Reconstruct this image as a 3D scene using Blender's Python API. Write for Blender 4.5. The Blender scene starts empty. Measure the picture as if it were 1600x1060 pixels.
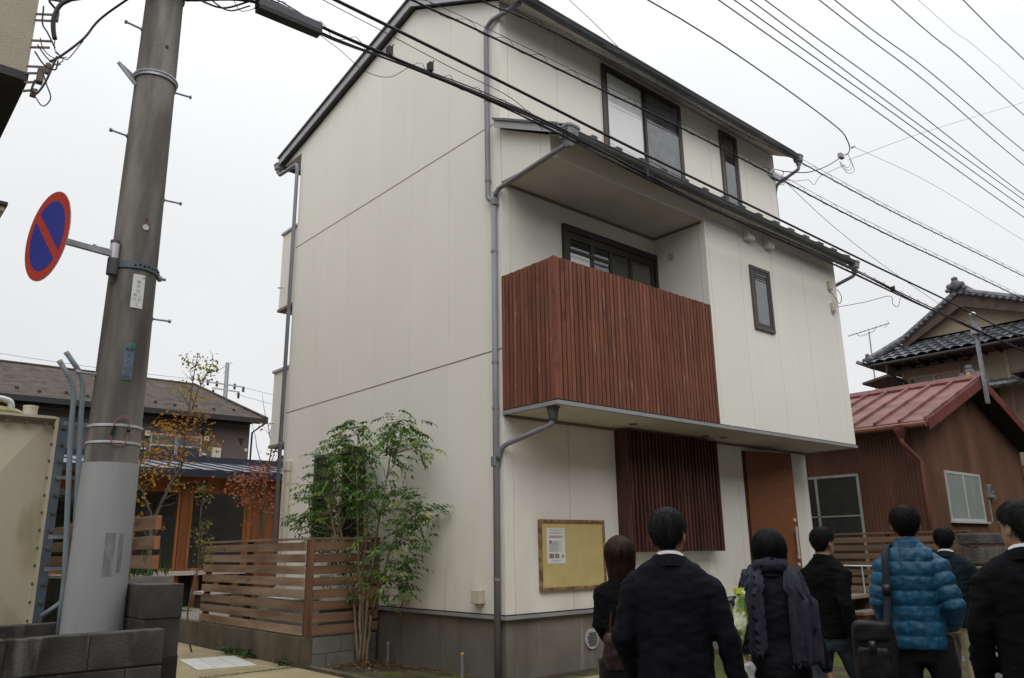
import bpy, math, random
import numpy as np
from mathutils import Vector, Matrix, noise
from math import sin, cos, pi, radians

random.seed(7)
RNG = np.random.default_rng(11)
SC = bpy.context.scene
COL = SC.collection

# ------------------------------------------------------------------ camera
cam_d = bpy.data.cameras.new('camera')
cam = bpy.data.objects.new('camera', cam_d)
COL.objects.link(cam)
YAW, PIT, ROL = radians(41.262), radians(14.922), radians(-0.825)
_F = Vector((sin(YAW) * cos(PIT), cos(YAW) * cos(PIT), sin(PIT)))
_R0 = Vector((cos(YAW), -sin(YAW), 0))
_U0 = _R0.cross(_F)
_R = cos(ROL) * _R0 + sin(ROL) * _U0
_U = -sin(ROL) * _R0 + cos(ROL) * _U0
cam.matrix_world = Matrix(((_R.x, _U.x, -_F.x, -5.9155), (_R.y, _U.y, -_F.y, -6.9093),
                           (_R.z, _U.z, -_F.z, 1.5), (0, 0, 0, 1)))
cam_d.sensor_width = 36.0
cam_d.lens = 27.76
cam_d.clip_start = 0.05
cam_d.clip_end = 2000
SC.camera = cam

# ------------------------------------------------------------------ overcast sky
SUN_EL, SUN_AZ = radians(38), math.atan2(-0.52, -0.85)      # azimuth from +Y towards +X
world = bpy.data.worlds.new('World')
SC.world = world
world.use_nodes = True
nt = world.node_tree
nt.nodes.clear()
w_out = nt.nodes.new('ShaderNodeOutputWorld')
w_bg = nt.nodes.new('ShaderNodeBackground')
w_sky = nt.nodes.new('ShaderNodeTexSky')
w_sky.sky_type = 'NISHITA'
w_sky.sun_disc = False
w_sky.sun_elevation = SUN_EL
w_sky.sun_rotation = SUN_AZ
w_sky.dust_density = 4.0
w_hs = nt.nodes.new('ShaderNodeHueSaturation')
w_hs.inputs['Saturation'].default_value = 0.25
w_mul = nt.nodes.new('ShaderNodeMix'); w_mul.data_type = 'RGBA'
w_tc = nt.nodes.new('ShaderNodeTexCoord')
w_sep = nt.nodes.new('ShaderNodeSeparateXYZ')
w_pw = nt.nodes.new('ShaderNodeMath'); w_pw.operation = 'POWER'; w_pw.inputs[1].default_value = 3.6; w_pw.use_clamp = True
w_mr = nt.nodes.new('ShaderNodeMapRange')
w_mr.inputs['To Min'].default_value = 7.3
w_mr.inputs['To Max'].default_value = 24.0
w_cl = nt.nodes.new('ShaderNodeTexNoise')
w_cl.inputs['Scale'].default_value = 2.2
w_cl.inputs['Detail'].default_value = 5
w_cm = nt.nodes.new('ShaderNodeMapRange')
w_cm.inputs['From Min'].default_value = 0.3
w_cm.inputs['From Max'].default_value = 0.7
w_cm.inputs['To Min'].default_value = 0.95
w_cm.inputs['To Max'].default_value = 1.05
w_m2 = nt.nodes.new('ShaderNodeMath'); w_m2.operation = 'MULTIPLY'
w_cc = nt.nodes.new('ShaderNodeCombineColor')
w_t = nt.nodes.new('ShaderNodeMix'); w_t.data_type = 'RGBA'; w_t.blend_type = 'MULTIPLY'
w_t.inputs['Factor'].default_value = 1.0
w_t.inputs['B'].default_value = (0.975, 0.988, 1.008, 1)
L = nt.links.new
L(w_tc.outputs['Generated'], w_sep.inputs[0])
L(w_tc.outputs['Generated'], w_cl.inputs['Vector'])
L(w_sep.outputs['Z'], w_pw.inputs[0]); L(w_pw.outputs[0], w_mr.inputs['Value'])
L(w_cl.outputs['Fac'], w_cm.inputs['Value'])
L(w_mr.outputs[0], w_m2.inputs[0]); L(w_cm.outputs[0], w_m2.inputs[1])
for i in range(3):
    L(w_m2.outputs[0], w_cc.inputs[i])
L(w_sky.outputs[0], w_hs.inputs['Color'])
L(w_cc.outputs[0], w_t.inputs['A'])
w_mul.inputs['Factor'].default_value = 0.93          # cloud deck over a trace of clear sky
L(w_hs.outputs[0], w_mul.inputs['A']); L(w_t.outputs['Result'], w_mul.inputs['B'])
L(w_mul.outputs['Result'], w_bg.inputs['Color'])
w_bg.inputs['Strength'].default_value = 0.118
L(w_bg.outputs[0], w_out.inputs[0])

sun_d = bpy.data.lights.new('sun', 'SUN')
sun_d.energy = 1.35
sun_d.angle = radians(50)
sun_d.color = (1.0, 0.97, 0.92)
sun = bpy.data.objects.new('sun', sun_d)
COL.objects.link(sun)
_sd = Vector((sin(SUN_AZ) * cos(SUN_EL), cos(SUN_AZ) * cos(SUN_EL), sin(SUN_EL)))
sun.rotation_euler = _sd.to_track_quat('Z', 'Y').to_euler()
sun.location = _sd * 60

SC.view_settings.view_transform = 'Standard'
SC.view_settings.look = 'None'
SC.view_settings.gamma = 1
SC.view_settings.exposure = 0.0
SC.view_settings.use_curve_mapping = False
SC.cycles.use_denoising = True
SC.cycles.max_bounces = 8
SC.cycles.transparent_max_bounces = 16

# ------------------------------------------------------------------ helpers
ORG = {}

def tag(o, label=None, cat=None, group=None, kind=None):
    if label: o['label'] = label
    if cat: o['category'] = cat
    if group: o['group'] = group
    if kind: o['kind'] = kind
    return o

def thing(name, loc, label, cat, group=None):
    o = bpy.data.objects.new(name, None)
    COL.objects.link(o)
    o.empty_display_size = 0.2
    o.location = loc
    ORG[o.name] = Vector(loc)
    return tag(o, label, cat, group)

def org(p):
    return ORG.get(p.name, Vector((0, 0, 0))) if p is not None else Vector((0, 0, 0))

class MB:
    """collects shapes in world coordinates, links them as one mesh object"""
    def __init__(s):
        s.v = []; s.f = []; s.rnd = None
    def add(s, vs, fs):
        b = len(s.v)
        s.v += [tuple(p) for p in vs]
        s.f += [tuple(i + b for i in f) for f in fs]
        return s
    def box(s, x0, x1, y0, y1, z0, z1):
        return s.add([(x0, y0, z0), (x1, y0, z0), (x1, y1, z0), (x0, y1, z0),
                      (x0, y0, z1), (x1, y0, z1), (x1, y1, z1), (x0, y1, z1)],
                     [(3, 2, 1, 0), (4, 5, 6, 7), (0, 1, 5, 4), (1, 2, 6, 5), (2, 3, 7, 6), (3, 0, 4, 7)])
    def obox(s, c, ax, ay, az):
        c = Vector(c); ax = Vector(ax); ay = Vector(ay); az = Vector(az)
        vs = [c + i * ax + j * ay + k * az for k in (-1, 1) for j, i in ((-1, -1), (-1, 1), (1, 1), (1, -1))]
        return s.add(vs, [(3, 2, 1, 0), (4, 5, 6, 7), (0, 1, 5, 4), (1, 2, 6, 5), (2, 3, 7, 6), (3, 0, 4, 7)])
    def bar(s, a, b, w, h, up=(0, 0, 1)):
        a = Vector(a); b = Vector(b); d = (b - a); L_ = d.length; d.normalize()
        up = Vector(up)
        sd = d.cross(up)
        if sd.length < 1e-4: sd = d.cross(Vector((0, 1, 0)))
        sd.normalize(); u = sd.cross(d)
        return s.obox((a + b) / 2, d * L_ / 2, sd * w / 2, u * h / 2)
    def prism(s, poly, ext):
        n = len(poly); e = Vector(ext)
        vs = [Vector(p) for p in poly] + [Vector(p) + e for p in poly]
        fs = [tuple(range(n - 1, -1, -1)), tuple(range(n, 2 * n))]
        fs += [(i, (i + 1) % n, n + (i + 1) % n, n + i) for i in range(n)]
        return s.add(vs, fs)
    def tube(s, pts, r, n=8, caps=True):
        pts = [Vector(p) for p in pts]
        rr = list(r) if isinstance(r, (list, tuple)) else [r] * len(pts)
        vs = []; prev = None
        for i, p in enumerate(pts):
            a = pts[max(i - 1, 0)]; b = pts[min(i + 1, len(pts) - 1)]
            d = (b - a).normalized()
            if prev is None:
                u = d.orthogonal().normalized()
            else:
                u = (prev - d * prev.dot(d))
                u = u.normalized() if u.length > 1e-6 else d.orthogonal().normalized()
            prev = u; w = d.cross(u)
            for k in range(n):
                t = 2 * pi * k / n
                vs.append(p + (u * cos(t) + w * sin(t)) * rr[i])
        fs = []
        for i in range(len(pts) - 1):
            for k in range(n):
                fs.append((i * n + k, i * n + (k + 1) % n, (i + 1) * n + (k + 1) % n, (i + 1) * n + k))
        if caps:
            fs.append(tuple(range(n - 1, -1, -1)))
            fs.append(tuple((len(pts) - 1) * n + k for k in range(n)))
        return s.add(vs, fs)
    def rings(s, rings, caps=True):
        n = len(rings[0]); vs = [p for r in rings for p in r]; fs = []
        for i in range(len(rings) - 1):
            for k in range(n):
                fs.append((i * n + k, i * n + (k + 1) % n, (i + 1) * n + (k + 1) % n, (i + 1) * n + k))
        if caps:
            fs.append(tuple(range(n - 1, -1, -1)))
            fs.append(tuple((len(rings) - 1) * n + k for k in range(n)))
        return s.add(vs, fs)
    def ball(s, c, rx, ry, rz, nu=12, nv=8):
        c = Vector(c); rg = []
        for j in range(1, nv):
            t = pi * j / nv
            rg.append([c + Vector((rx * sin(t) * cos(2 * pi * k / nu), ry * sin(t) * sin(2 * pi * k / nu), -rz * cos(t))) for k in range(nu)])
        return s.rings(rg)
    def disc(s, c, nrm, r, n=24, th=0.01):
        c = Vector(c); nrm = Vector(nrm).normalized(); u = nrm.orthogonal().normalized(); w = nrm.cross(u)
        poly = [c + (u * cos(2 * pi * k / n) + w * sin(2 * pi * k / n)) * r for k in range(n)]
        return s.prism(poly, nrm * th)
    def mesh(s, name, mat, o=(0, 0, 0), smooth=False):
        me = bpy.data.meshes.new(name)
        o = Vector(o)
        me.from_pydata([(p[0] - o.x, p[1] - o.y, p[2] - o.z) for p in s.v], [], s.f)
        if mat: me.materials.append(mat)
        if smooth:
            me.polygons.foreach_set('use_smooth', [True] * len(me.polygons))
        me.update()
        return me
    def build(s, name, mat, parent=None, smooth=False, bev=0, base=None):
        if parent is not None:
            o = org(parent)
        else:
            a = np.array(s.v)
            o = Vector(base) if base else Vector(((a[:, 0].min() + a[:, 0].max()) / 2, (a[:, 1].min() + a[:, 1].max()) / 2, a[:, 2].min()))
        me = s.mesh(name, mat, o, smooth)
        ob = bpy.data.objects.new(name, me)
        COL.objects.link(ob)
        ORG[ob.name] = o
        if parent is not None:
            ob.parent = parent
        else:
            ob.location = o
        if smooth and smooth == 'auto':
            m_ = ob.modifiers.new('es', 'EDGE_SPLIT'); m_.split_angle = radians(40)
        if bev:
            b = ob.modifiers.new('bevel', 'BEVEL'); b.width = bev; b.segments = 2; b.limit_method = 'ANGLE'
        return ob

def inst(name, me, parent, pos, rot=(0, 0, 0), scale=(1, 1, 1), bev=0):
    """object sharing mesh data; pos in world coordinates"""
    ob = bpy.data.objects.new(name, me)
    COL.objects.link(ob)
    ob.location = Vector(pos) - org(parent)
    ob.rotation_euler = rot; ob.scale = scale
    ob.parent = parent
    ORG[ob.name] = org(parent) if parent is not None else Vector(pos)
    if bev:
        b = ob.modifiers.new('bevel', 'BEVEL'); b.width = bev; b.segments = 2; b.limit_method = 'ANGLE'
    return ob

def copy_tree(o, parent=None):
    c = o.copy(); COL.objects.link(c); c.parent = parent
    for ch in o.children: copy_tree(ch, c)
    return c

def sag(a, b, n=14, s=0.1):
    a = Vector(a); b = Vector(b)
    return [a.lerp(b, i / n) - Vector((0, 0, s * 4 * (i / n) * (1 - i / n))) for i in range(n + 1)]

def smoothline(pts, n=6):
    """Catmull-Rom through the points"""
    P = [Vector(p) for p in pts]
    P = [P[0] * 2 - P[1]] + P + [P[-1] * 2 - P[-2]]
    out = []
    for i in range(1, len(P) - 2):
        for k in range(n):
            t = k / n
            a, b, c, d = P[i - 1], P[i], P[i + 1], P[i + 2]
            out.append(0.5 * ((2 * b) + (c - a) * t + (2 * a - 5 * b + 4 * c - d) * t * t + (3 * b - a - 3 * c + d) * t ** 3))
    out.append(P[-2])
    return out

# ------------------------------------------------------------------ materials
def M(name, col, rough=0.7, var=0.12, scale=6.0, stretch=(1, 1, 1), bump=0.0, bscale=80.0, bstretch=None, metal=0.0,
      spec=0.4, rand=0.0, col2=None, lo=0.35, hi=0.65, rot=(0, 0, 0), detail=6, rnd_attr=None, sheen=0.0, bdist=0.01):
    m = bpy.data.materials.new(name)
    m.use_nodes = True
    t = m.node_tree; nd = t.nodes; bs = nd['Principled BSDF']
    bs.inputs['Roughness'].default_value = rough
    bs.inputs['Metallic'].default_value = metal
    bs.inputs['Specular IOR Level'].default_value = spec
    if sheen: bs.inputs['Sheen Weight'].default_value = sheen
    tc = nd.new('ShaderNodeTexCoord'); mp = nd.new('ShaderNodeMapping')
    mp.inputs['Scale'].default_value = stretch; mp.inputs['Rotation'].default_value = rot
    t.links.new(tc.outputs['Object'], mp.inputs[0])
    ng = nd.new('ShaderNodeTexNoise'); ng.inputs['Scale'].default_value = scale; ng.inputs['Detail'].default_value = detail
    vec = mp.outputs[0]
    if rand:                                    # offset the pattern from piece to piece
        oi = nd.new('ShaderNodeObjectInfo')
        sc_ = nd.new('ShaderNodeVectorMath'); sc_.operation = 'SCALE'; sc_.inputs['Scale'].default_value = 37.0
        cx = nd.new('ShaderNodeCombineXYZ')
        for i in range(3): t.links.new(oi.outputs['Random'], cx.inputs[i])
        t.links.new(cx.outputs[0], sc_.inputs[0])
        ad = nd.new('ShaderNodeVectorMath'); ad.operation = 'ADD'
        t.links.new(mp.outputs[0], ad.inputs[0]); t.links.new(sc_.outputs[0], ad.inputs[1])
        vec = ad.outputs[0]
    t.links.new(vec, ng.inputs['Vector'])
    cr = nd.new('ShaderNodeValToRGB')
    c = np.array(col[:3])
    c1 = np.clip(c * (1 - var), 0, 1)
    c2 = np.array(col2[:3]) if col2 is not None else np.clip(c * (1 + var), 0, 1)
    cr.color_ramp.elements[0].position = lo; cr.color_ramp.elements[0].color = (*c1, 1)
    cr.color_ramp.elements[1].position = hi; cr.color_ramp.elements[1].color = (*c2, 1)
    t.links.new(ng.outputs['Fac'], cr.inputs[0])
    outc = cr.outputs[0]
    if rand:
        hs = nd.new('ShaderNodeHueSaturation')
        mr = nd.new('ShaderNodeMapRange'); mr.inputs['To Min'].default_value = 1 - rand; mr.inputs['To Max'].default_value = 1 + rand
        t.links.new(oi.outputs['Random'], mr.inputs['Value'])
        t.links.new(mr.outputs[0], hs.inputs['Value']); t.links.new(outc, hs.inputs['Color'])
        outc = hs.outputs[0]
    t.links.new(outc, bs.inputs['Base Color'])
    m['rand'] = rand
    if bump:
        n2 = nd.new('ShaderNodeTexNoise'); n2.inputs['Scale'].default_value = bscale; n2.inputs['Detail'].default_value = 4
        if bstretch:
            m2 = nd.new('ShaderNodeMapping'); m2.inputs['Scale'].default_value = bstretch
            t.links.new(tc.outputs['Object'], m2.inputs[0]); t.links.new(m2.outputs[0], n2.inputs['Vector'])
        else:
            t.links.new(tc.outputs['Object'], n2.inputs['Vector'])
        bp = nd.new('ShaderNodeBump'); bp.inputs['Strength'].default_value = bump; bp.inputs['Distance'].default_value = bdist
        t.links.new(n2.outputs['Fac'], bp.inputs['Height']); t.links.new(bp.outputs[0], bs.inputs['Normal'])
    return m

def overlay(m, col, scale, stretch, lo, hi, amount, detail=8, zlo=None, zhi=None, axis='Z'):
    """a second noise layer (stain, moss, paint loss) over a material; optional object-space fade along one axis"""
    t = m.node_tree; nd = t.nodes; bs = nd['Principled BSDF']
    src = bs.inputs['Base Color'].links[0].from_socket
    tc = nd.new('ShaderNodeTexCoord'); mp = nd.new('ShaderNodeMapping'); mp.inputs['Scale'].default_value = stretch
    mp.inputs['Location'].default_value = (3.1, 7.7, 1.9)
    ng = nd.new('ShaderNodeTexNoise'); ng.inputs['Scale'].default_value = scale; ng.inputs['Detail'].default_value = detail
    t.links.new(tc.outputs['Object'], mp.inputs[0])
    if m['rand']:
        oi = nd.new('ShaderNodeObjectInfo'); cx = nd.new('ShaderNodeCombineXYZ')
        for i in range(3): t.links.new(oi.outputs['Random'], cx.inputs[i])
        sc_ = nd.new('ShaderNodeVectorMath'); sc_.operation = 'SCALE'; sc_.inputs['Scale'].default_value = 53.0
        ad = nd.new('ShaderNodeVectorMath'); ad.operation = 'ADD'
        t.links.new(cx.outputs[0], sc_.inputs[0]); t.links.new(mp.outputs[0], ad.inputs[0]); t.links.new(sc_.outputs[0], ad.inputs[1])
        t.links.new(ad.outputs[0], ng.inputs['Vector'])
    else:
        t.links.new(mp.outputs[0], ng.inputs['Vector'])
    mr = nd.new('ShaderNodeMapRange'); mr.inputs['From Min'].default_value = lo; mr.inputs['From Max'].default_value = hi
    mr.inputs['To Max'].default_value = amount
    t.links.new(ng.outputs['Fac'], mr.inputs['Value'])
    fac = mr.outputs[0]
    if zlo is not None:
        sp = nd.new('ShaderNodeSeparateXYZ'); t.links.new(tc.outputs['Object'], sp.inputs[0])
        mz = nd.new('ShaderNodeMapRange'); mz.inputs['From Min'].default_value = zlo; mz.inputs['From Max'].default_value = zhi
        t.links.new(sp.outputs[axis], mz.inputs['Value'])
        mm = nd.new('ShaderNodeMath'); mm.operation = 'MULTIPLY'
        t.links.new(fac, mm.inputs[0]); t.links.new(mz.outputs[0], mm.inputs[1]); fac = mm.outputs[0]
    mx = nd.new('ShaderNodeMix'); mx.data_type = 'RGBA'
    mx.inputs['B'].default_value = (*col, 1)
    t.links.new(fac, mx.inputs['Factor']); t.links.new(src, mx.inputs['A'])
    t.links.new(mx.outputs['Result'], bs.inputs['Base Color'])
    return m

def leafmat(name, cols, rough=0.5, trans=0.35):
    """leaf colour picked leaf by leaf from the 'rnd' attribute"""
    m = bpy.data.materials.new(name); m.use_nodes = True
    t = m.node_tree; nd = t.nodes; bs = nd['Principled BSDF']; out = nd['Material Output']
    at = nd.new('ShaderNodeAttribute'); at.attribute_name = 'rnd'
    cr = nd.new('ShaderNodeValToRGB'); e = cr.color_ramp.elements
    for i, (p, c) in enumerate(cols):
        k = e[i] if i < 2 else e.new(p)
        k.position = p; k.color = (*c, 1)
    t.links.new(at.outputs['Fac'], cr.inputs[0]); t.links.new(cr.outputs[0], bs.inputs['Base Color'])
    bs.inputs['Roughness'].default_value = rough; bs.inputs['Specular IOR Level'].default_value = 0.35
    tr = nd.new('ShaderNodeBsdfTranslucent'); t.links.new(cr.outputs[0], tr.inputs[0])
    mx = nd.new('ShaderNodeMixShader'); mx.inputs[0].default_value = trans
    t.links.new(bs.outputs[0], mx.inputs[1]); t.links.new(tr.outputs[0], mx.inputs[2]); t.links.new(mx.outputs[0], out.inputs[0])
    return m

def glassmat(name, tint=(0.9, 0.95, 0.95), ior=1.5, thru=0.9, wave=0.0):
    """thin pane: fresnel reflection over a see-through tint"""
    m = bpy.data.materials.new(name); m.use_nodes = True
    t = m.node_tree; nd = t.nodes; nd.remove(nd['Principled BSDF']); out = nd['Material Output']
    lw = nd.new('ShaderNodeLayerWeight'); pw = nd.new('ShaderNodeMath'); pw.operation = 'POWER'; pw.inputs[1].default_value = 3.5
    t.links.new(lw.outputs['Facing'], pw.inputs[0])
    gl = nd.new('ShaderNodeBsdfGlossy'); gl.inputs['Roughness'].default_value = 0.01
    tp = nd.new('ShaderNodeBsdfTransparent'); tp.inputs[0].default_value = (tint[0] * thru, tint[1] * thru, tint[2] * thru, 1)
    mul = nd.new('ShaderNodeMath'); mul.operation = 'MULTIPLY_ADD'; mul.inputs[1].default_value = 0.85; mul.inputs[2].default_value = 0.05
    mx = nd.new('ShaderNodeMixShader')
    t.links.new(pw.outputs[0], mul.inputs[0]); t.links.new(mul.outputs[0], mx.inputs[0])
    t.links.new(tp.outputs[0], mx.inputs[1]); t.links.new(gl.outputs[0], mx.inputs[2]); t.links.new(mx.outputs[0], out.inputs[0])
    if wave:
        ng = nd.new('ShaderNodeTexNoise'); ng.inputs['Scale'].default_value = 1.3
        bp = nd.new('ShaderNodeBump'); bp.inputs['Strength'].default_value = wave; bp.inputs['Distance'].default_value = 0.02
        t.links.new(ng.outputs['Fac'], bp.inputs['Height']); t.links.new(bp.outputs[0], gl.inputs['Normal'])
    return m

SIDING = M('cream_siding', (0.75, 0.728, 0.67), 0.85, 0.02, 1.0, (1, 1, 0.6), bump=0.3, bscale=130, rand=0.006, bdist=0.004)
overlay(SIDING, (0.36, 0.32, 0.25), 5.0, (1.2, 1.2, 0.12), 0.58, 0.82, 0.08)
overlay(SIDING, (0.42, 0.37, 0.28), 2.6, (1.0, 1.0, 0.45), 0.36, 0.70, 0.45, 8, 2.2, 0.66)
SIDING_BACK = M('siding_joint_sealant', (0.42, 0.385, 0.325), 0.9, 0.1)
TRIM = M('grey_flashing', (0.33, 0.335, 0.35), 0.45, 0.08, 4, metal=0.3)
TRIM_DARK = M('brown_joint_trim', (0.20, 0.165, 0.125), 0.7, 0.1)
SOFFIT = M('soffit_board', (0.60, 0.56, 0.49), 0.9, 0.06, 2.0, bump=0.1, bscale=120)
PLINTH = M('plinth_mortar', (0.165, 0.152, 0.130), 0.95, 0.12, 2.0, bump=0.4, bscale=140, bdist=0.006)
overlay(PLINTH, (0.33, 0.31, 0.27), 7.0, (1.6, 1.6, 0.10), 0.58, 0.72, 0.55)
overlay(PLINTH, (0.075, 0.068, 0.056), 3.0, (1.0, 1.0, 0.3), 0.52, 0.75, 0.6)
PIPE = M('grey_downpipe', (0.195, 0.20, 0.225), 0.5, 0.08, 3)
GUTTER = M('dark_gutter', (0.075, 0.083, 0.088), 0.55, 0.3, 2.5, (0.6, 3, 3), col2=(0.13, 0.138, 0.14))
ROOF = M('dark_roof_sheet', (0.06, 0.062, 0.065), 0.5, 0.15, 3, metal=0.2)
RED_WOOD = M('red_stained_slat', (0.165, 0.053, 0.028), 0.75, 0.3, 9, (1, 1, 0.13), bump=0.35, bscale=30, bstretch=(6, 6, 0.5), rand=0.17,
             col2=(0.205, 0.073, 0.042), lo=0.3, hi=0.7)
overlay(RED_WOOD, (0.42, 0.28, 0.21), 22.0, (1.4, 1.4, 0.12), 0.64, 0.74, 0.7)
overlay(RED_WOOD, (0.05, 0.015, 0.010), 6.0, (1, 1, 0.6), 0.60, 0.75, 0.7)
DARK_WOOD = M('dark_stained_slat', (0.070, 0.026, 0.017), 0.7, 0.35, 9, (1, 1, 0.15), bump=0.25, bscale=30, bstretch=(6, 6, 0.5), rand=0.25)
DOOR_WOOD = M('door_veneer', (0.165, 0.058, 0.022), 0.5, 0.14, 5, (1.2, 1.2, 9), bump=0.05, bscale=40, bstretch=(2, 2, 30), col2=(0.19, 0.070, 0.028))
SASH = M('dark_brown_sash', (0.028, 0.024, 0.024), 0.4, 0.1)
SASH_FACE = M('bronze_sash_face', (0.085, 0.070, 0.064), 0.4, 0.1, metal=0.3)
GLASS = glassmat('window_glass', (1, 1, 1), thru=.97, wave=0.06)
GLASS_DARK = glassmat('window_glass_smoked', (0.35, 0.38, 0.38), wave=0.06)
CURTAIN = M('white_blind', (0.86, 0.88, 0.87), 0.9, 0.03)
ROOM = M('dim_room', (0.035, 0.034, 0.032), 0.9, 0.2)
STEEL = M('brushed_steel', (0.52, 0.52, 0.54), 0.4, 0.05, metal=0.35)
PLASTIC = M('cream_plastic', (0.50, 0.46, 0.37), 0.5, 0.06)
WHITE_PL = M('white_plastic', (0.62, 0.62, 0.60), 0.5, 0.05)
BLACK = M('black_rubber', (0.012, 0.012, 0.014), 0.55, 0.2)
CABLE = M('cable_sheath', (0.016, 0.015, 0.018), 0.6, 0.3)
GALV = M('galvanised_steel', (0.30, 0.31, 0.33), 0.5, 0.2, 12, metal=0.6)
RUSTY = M('old_bolt', (0.10, 0.075, 0.06), 0.7, 0.4, 40)
CONC = M('pole_concrete', (0.160, 0.151, 0.138), 0.9, 0.22, 3.0, (1.5, 1.5, 0.35), bump=0.6, bscale=70, col2=(0.225, 0.212, 0.19), bdist=0.005)
overlay(CONC, (0.040, 0.034, 0.032), 2.6, (2.2, 2.2, 0.25), 0.49, 0.64, 0.55)
overlay(CONC, (0.050, 0.040, 0.036), 1.5, (3.2, 3.2, 0.6), 0.50, 0.62, 0.55, 12)
overlay(CONC, (0.40, 0.39, 0.36), 9.0, (1.5, 1.5, 0.2), 0.63, 0.78, 0.4)
WRAP = M('grey_pole_sheet', (0.285, 0.295, 0.295), 0.55, 0.08, 2.5, (2, 2, 0.4))
overlay(WRAP, (0.11, 0.115, 0.125), 8.0, (2.2, 2.2, 0.10), 0.60, 0.75, 0.45)
BLOCK = M('weathered_block', (0.034, 0.032, 0.029), 0.95, 0.5, 3.2, (1, 1, 0.7), bump=0.6, bscale=90, rand=0.18, col2=(0.075, 0.070, 0.062), bdist=0.008)
overlay(BLOCK, (0.025, 0.022, 0.020), 4.0, (1, 1, 0.45), 0.48, 0.66, 0.85)
overlay(BLOCK, (0.22, 0.21, 0.19), 11.0, (1, 1, 0.15), 0.55, 0.72, 0.55)
MORTAR = M('dark_mortar', (0.045, 0.042, 0.038), 1.0, 0.3)
TANK = M('cream_tank_panel', (0.46, 0.41, 0.31), 0.6, 0.07, 2.0, (1, 1, 0.4))
overlay(TANK, (0.22, 0.15, 0.09), 4.0, (1.5, 1.5, 0.15), 0.58, 0.78, 0.5)
overlay(TANK, (0.20, 0.19, 0.05), 2.2, (1.2, 1.2, 0.6), 0.60, 0.72, 0.55)
BLUESTEEL = M('blue_grey_steel', (0.075, 0.10, 0.125), 0.6, 0.3, 6, (1, 1, 0.3))
CONDUIT = M('grey_blue_conduit', (0.185, 0.22, 0.25), 0.55, 0.1, 3)
PAVE = M('sandy_paving', (0.33, 0.27, 0.15), 0.9, 0.16, 1.6, bump=0.3, bscale=70, col2=(0.38, 0.315, 0.185), bdist=0.005)
overlay(PAVE, (0.15, 0.115, 0.06), 2.2, (1, 1, 1), 0.55, 0.75, 0.5)
ASPHALT = M('asphalt', (0.095, 0.093, 0.090), 0.95, 0.2, 30, bump=0.5, bscale=180, bdist=0.006)
SOIL = M('mossy_soil', (0.060, 0.046, 0.030), 1.0, 0.4, 6, bump=0.8, bscale=40, bdist=0.02)
overlay(SOIL, (0.085, 0.105, 0.016), 2.0, (1, 1, 1), 0.46, 0.58, 0.85)
MOSS = M('moss', (0.095, 0.105, 0.020), 1.0, 0.4, 10, bump=0.8, bscale=60, col2=(0.14, 0.135, 0.03), bdist=0.02)
GREY_WOOD = M('weathered_fence_board', (0.27, 0.160, 0.095), 0.85, 0.3, 7, (1, 0.12, 1), bump=0.3, bscale=30, bstretch=(5, 0.5, 5), rand=0.22, col2=(0.36, 0.26, 0.185))
overlay(GREY_WOOD, (0.10, 0.055, 0.03), 9.0, (1, 0.5, 1), 0.62, 0.72, 0.6)
GREY_WOOD_X = M('weathered_fence_board_across', (0.175, 0.095, 0.055), 0.85, 0.3, 7, (0.12, 1, 1), bump=0.3, bscale=30, bstretch=(0.5, 5, 5), rand=0.2, col2=(0.22, 0.125, 0.075))
POST_WOOD = M('fence_post_wood', (0.17, 0.085, 0.045), 0.85, 0.3, 8, (1, 1, 0.15), bump=0.3, bscale=30, rand=0.15)
CEDAR = M('orange_cedar', (0.26, 0.088, 0.024), 0.75, 0.3, 6, (1, 1, 0.12), rand=0.18, bump=0.15, bscale=30, col2=(0.33, 0.125, 0.040))
CUT_WOOD = M('fresh_cut_wood', (0.36, 0.15, 0.07), 0.8, 0.2)
WHITE_TILE = M('white_floor_tile', (0.60, 0.60, 0.58), 0.6, 0.1, 20, rand=0.05)
KERB = M('kerb_concrete', (0.120, 0.100, 0.072), 0.95, 0.2, 3, bump=0.4, bscale=90, bdist=0.006)
overlay(KERB, (0.05, 0.045, 0.03), 3.0, (1, 1, 0.4), 0.50, 0.70, 0.7)
BARK = M('smooth_pale_bark', (0.23, 0.175, 0.12), 0.9, 0.25, 20, (1, 1, 0.3), bump=0.3, bscale=60)
BARK_DARK = M('grey_bark', (0.13, 0.105, 0.085), 0.9, 0.3, 20, (1, 1, 0.3), bump=0.3, bscale=60)
# ------------------------------------------------------------------ ground
def sstep(a, b, x):
    t = min(max((x - a) / (b - a), 0), 1); return t * t * (3 - 2 * t)
def gz(x, y):
    return 0.13 * sstep(-3.2, 0.2, y)

def sheet(x0, x1, y0, y1, nx, ny, dz, zf=gz):
    b = MB(); vs = []; fs = []
    for j in range(ny + 1):
        for i in range(nx + 1):
            x = x0 + (x1 - x0) * i / nx; y = y0 + (y1 - y0) * j / ny
            vs.append((x, y, zf(x, y) + dz))
    for j in range(ny):
        for i in range(nx):
            a = j * (nx + 1) + i
            fs.append((a, a + 1, a + nx + 2, a + nx + 1))
    return b.add(vs, fs)

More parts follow.
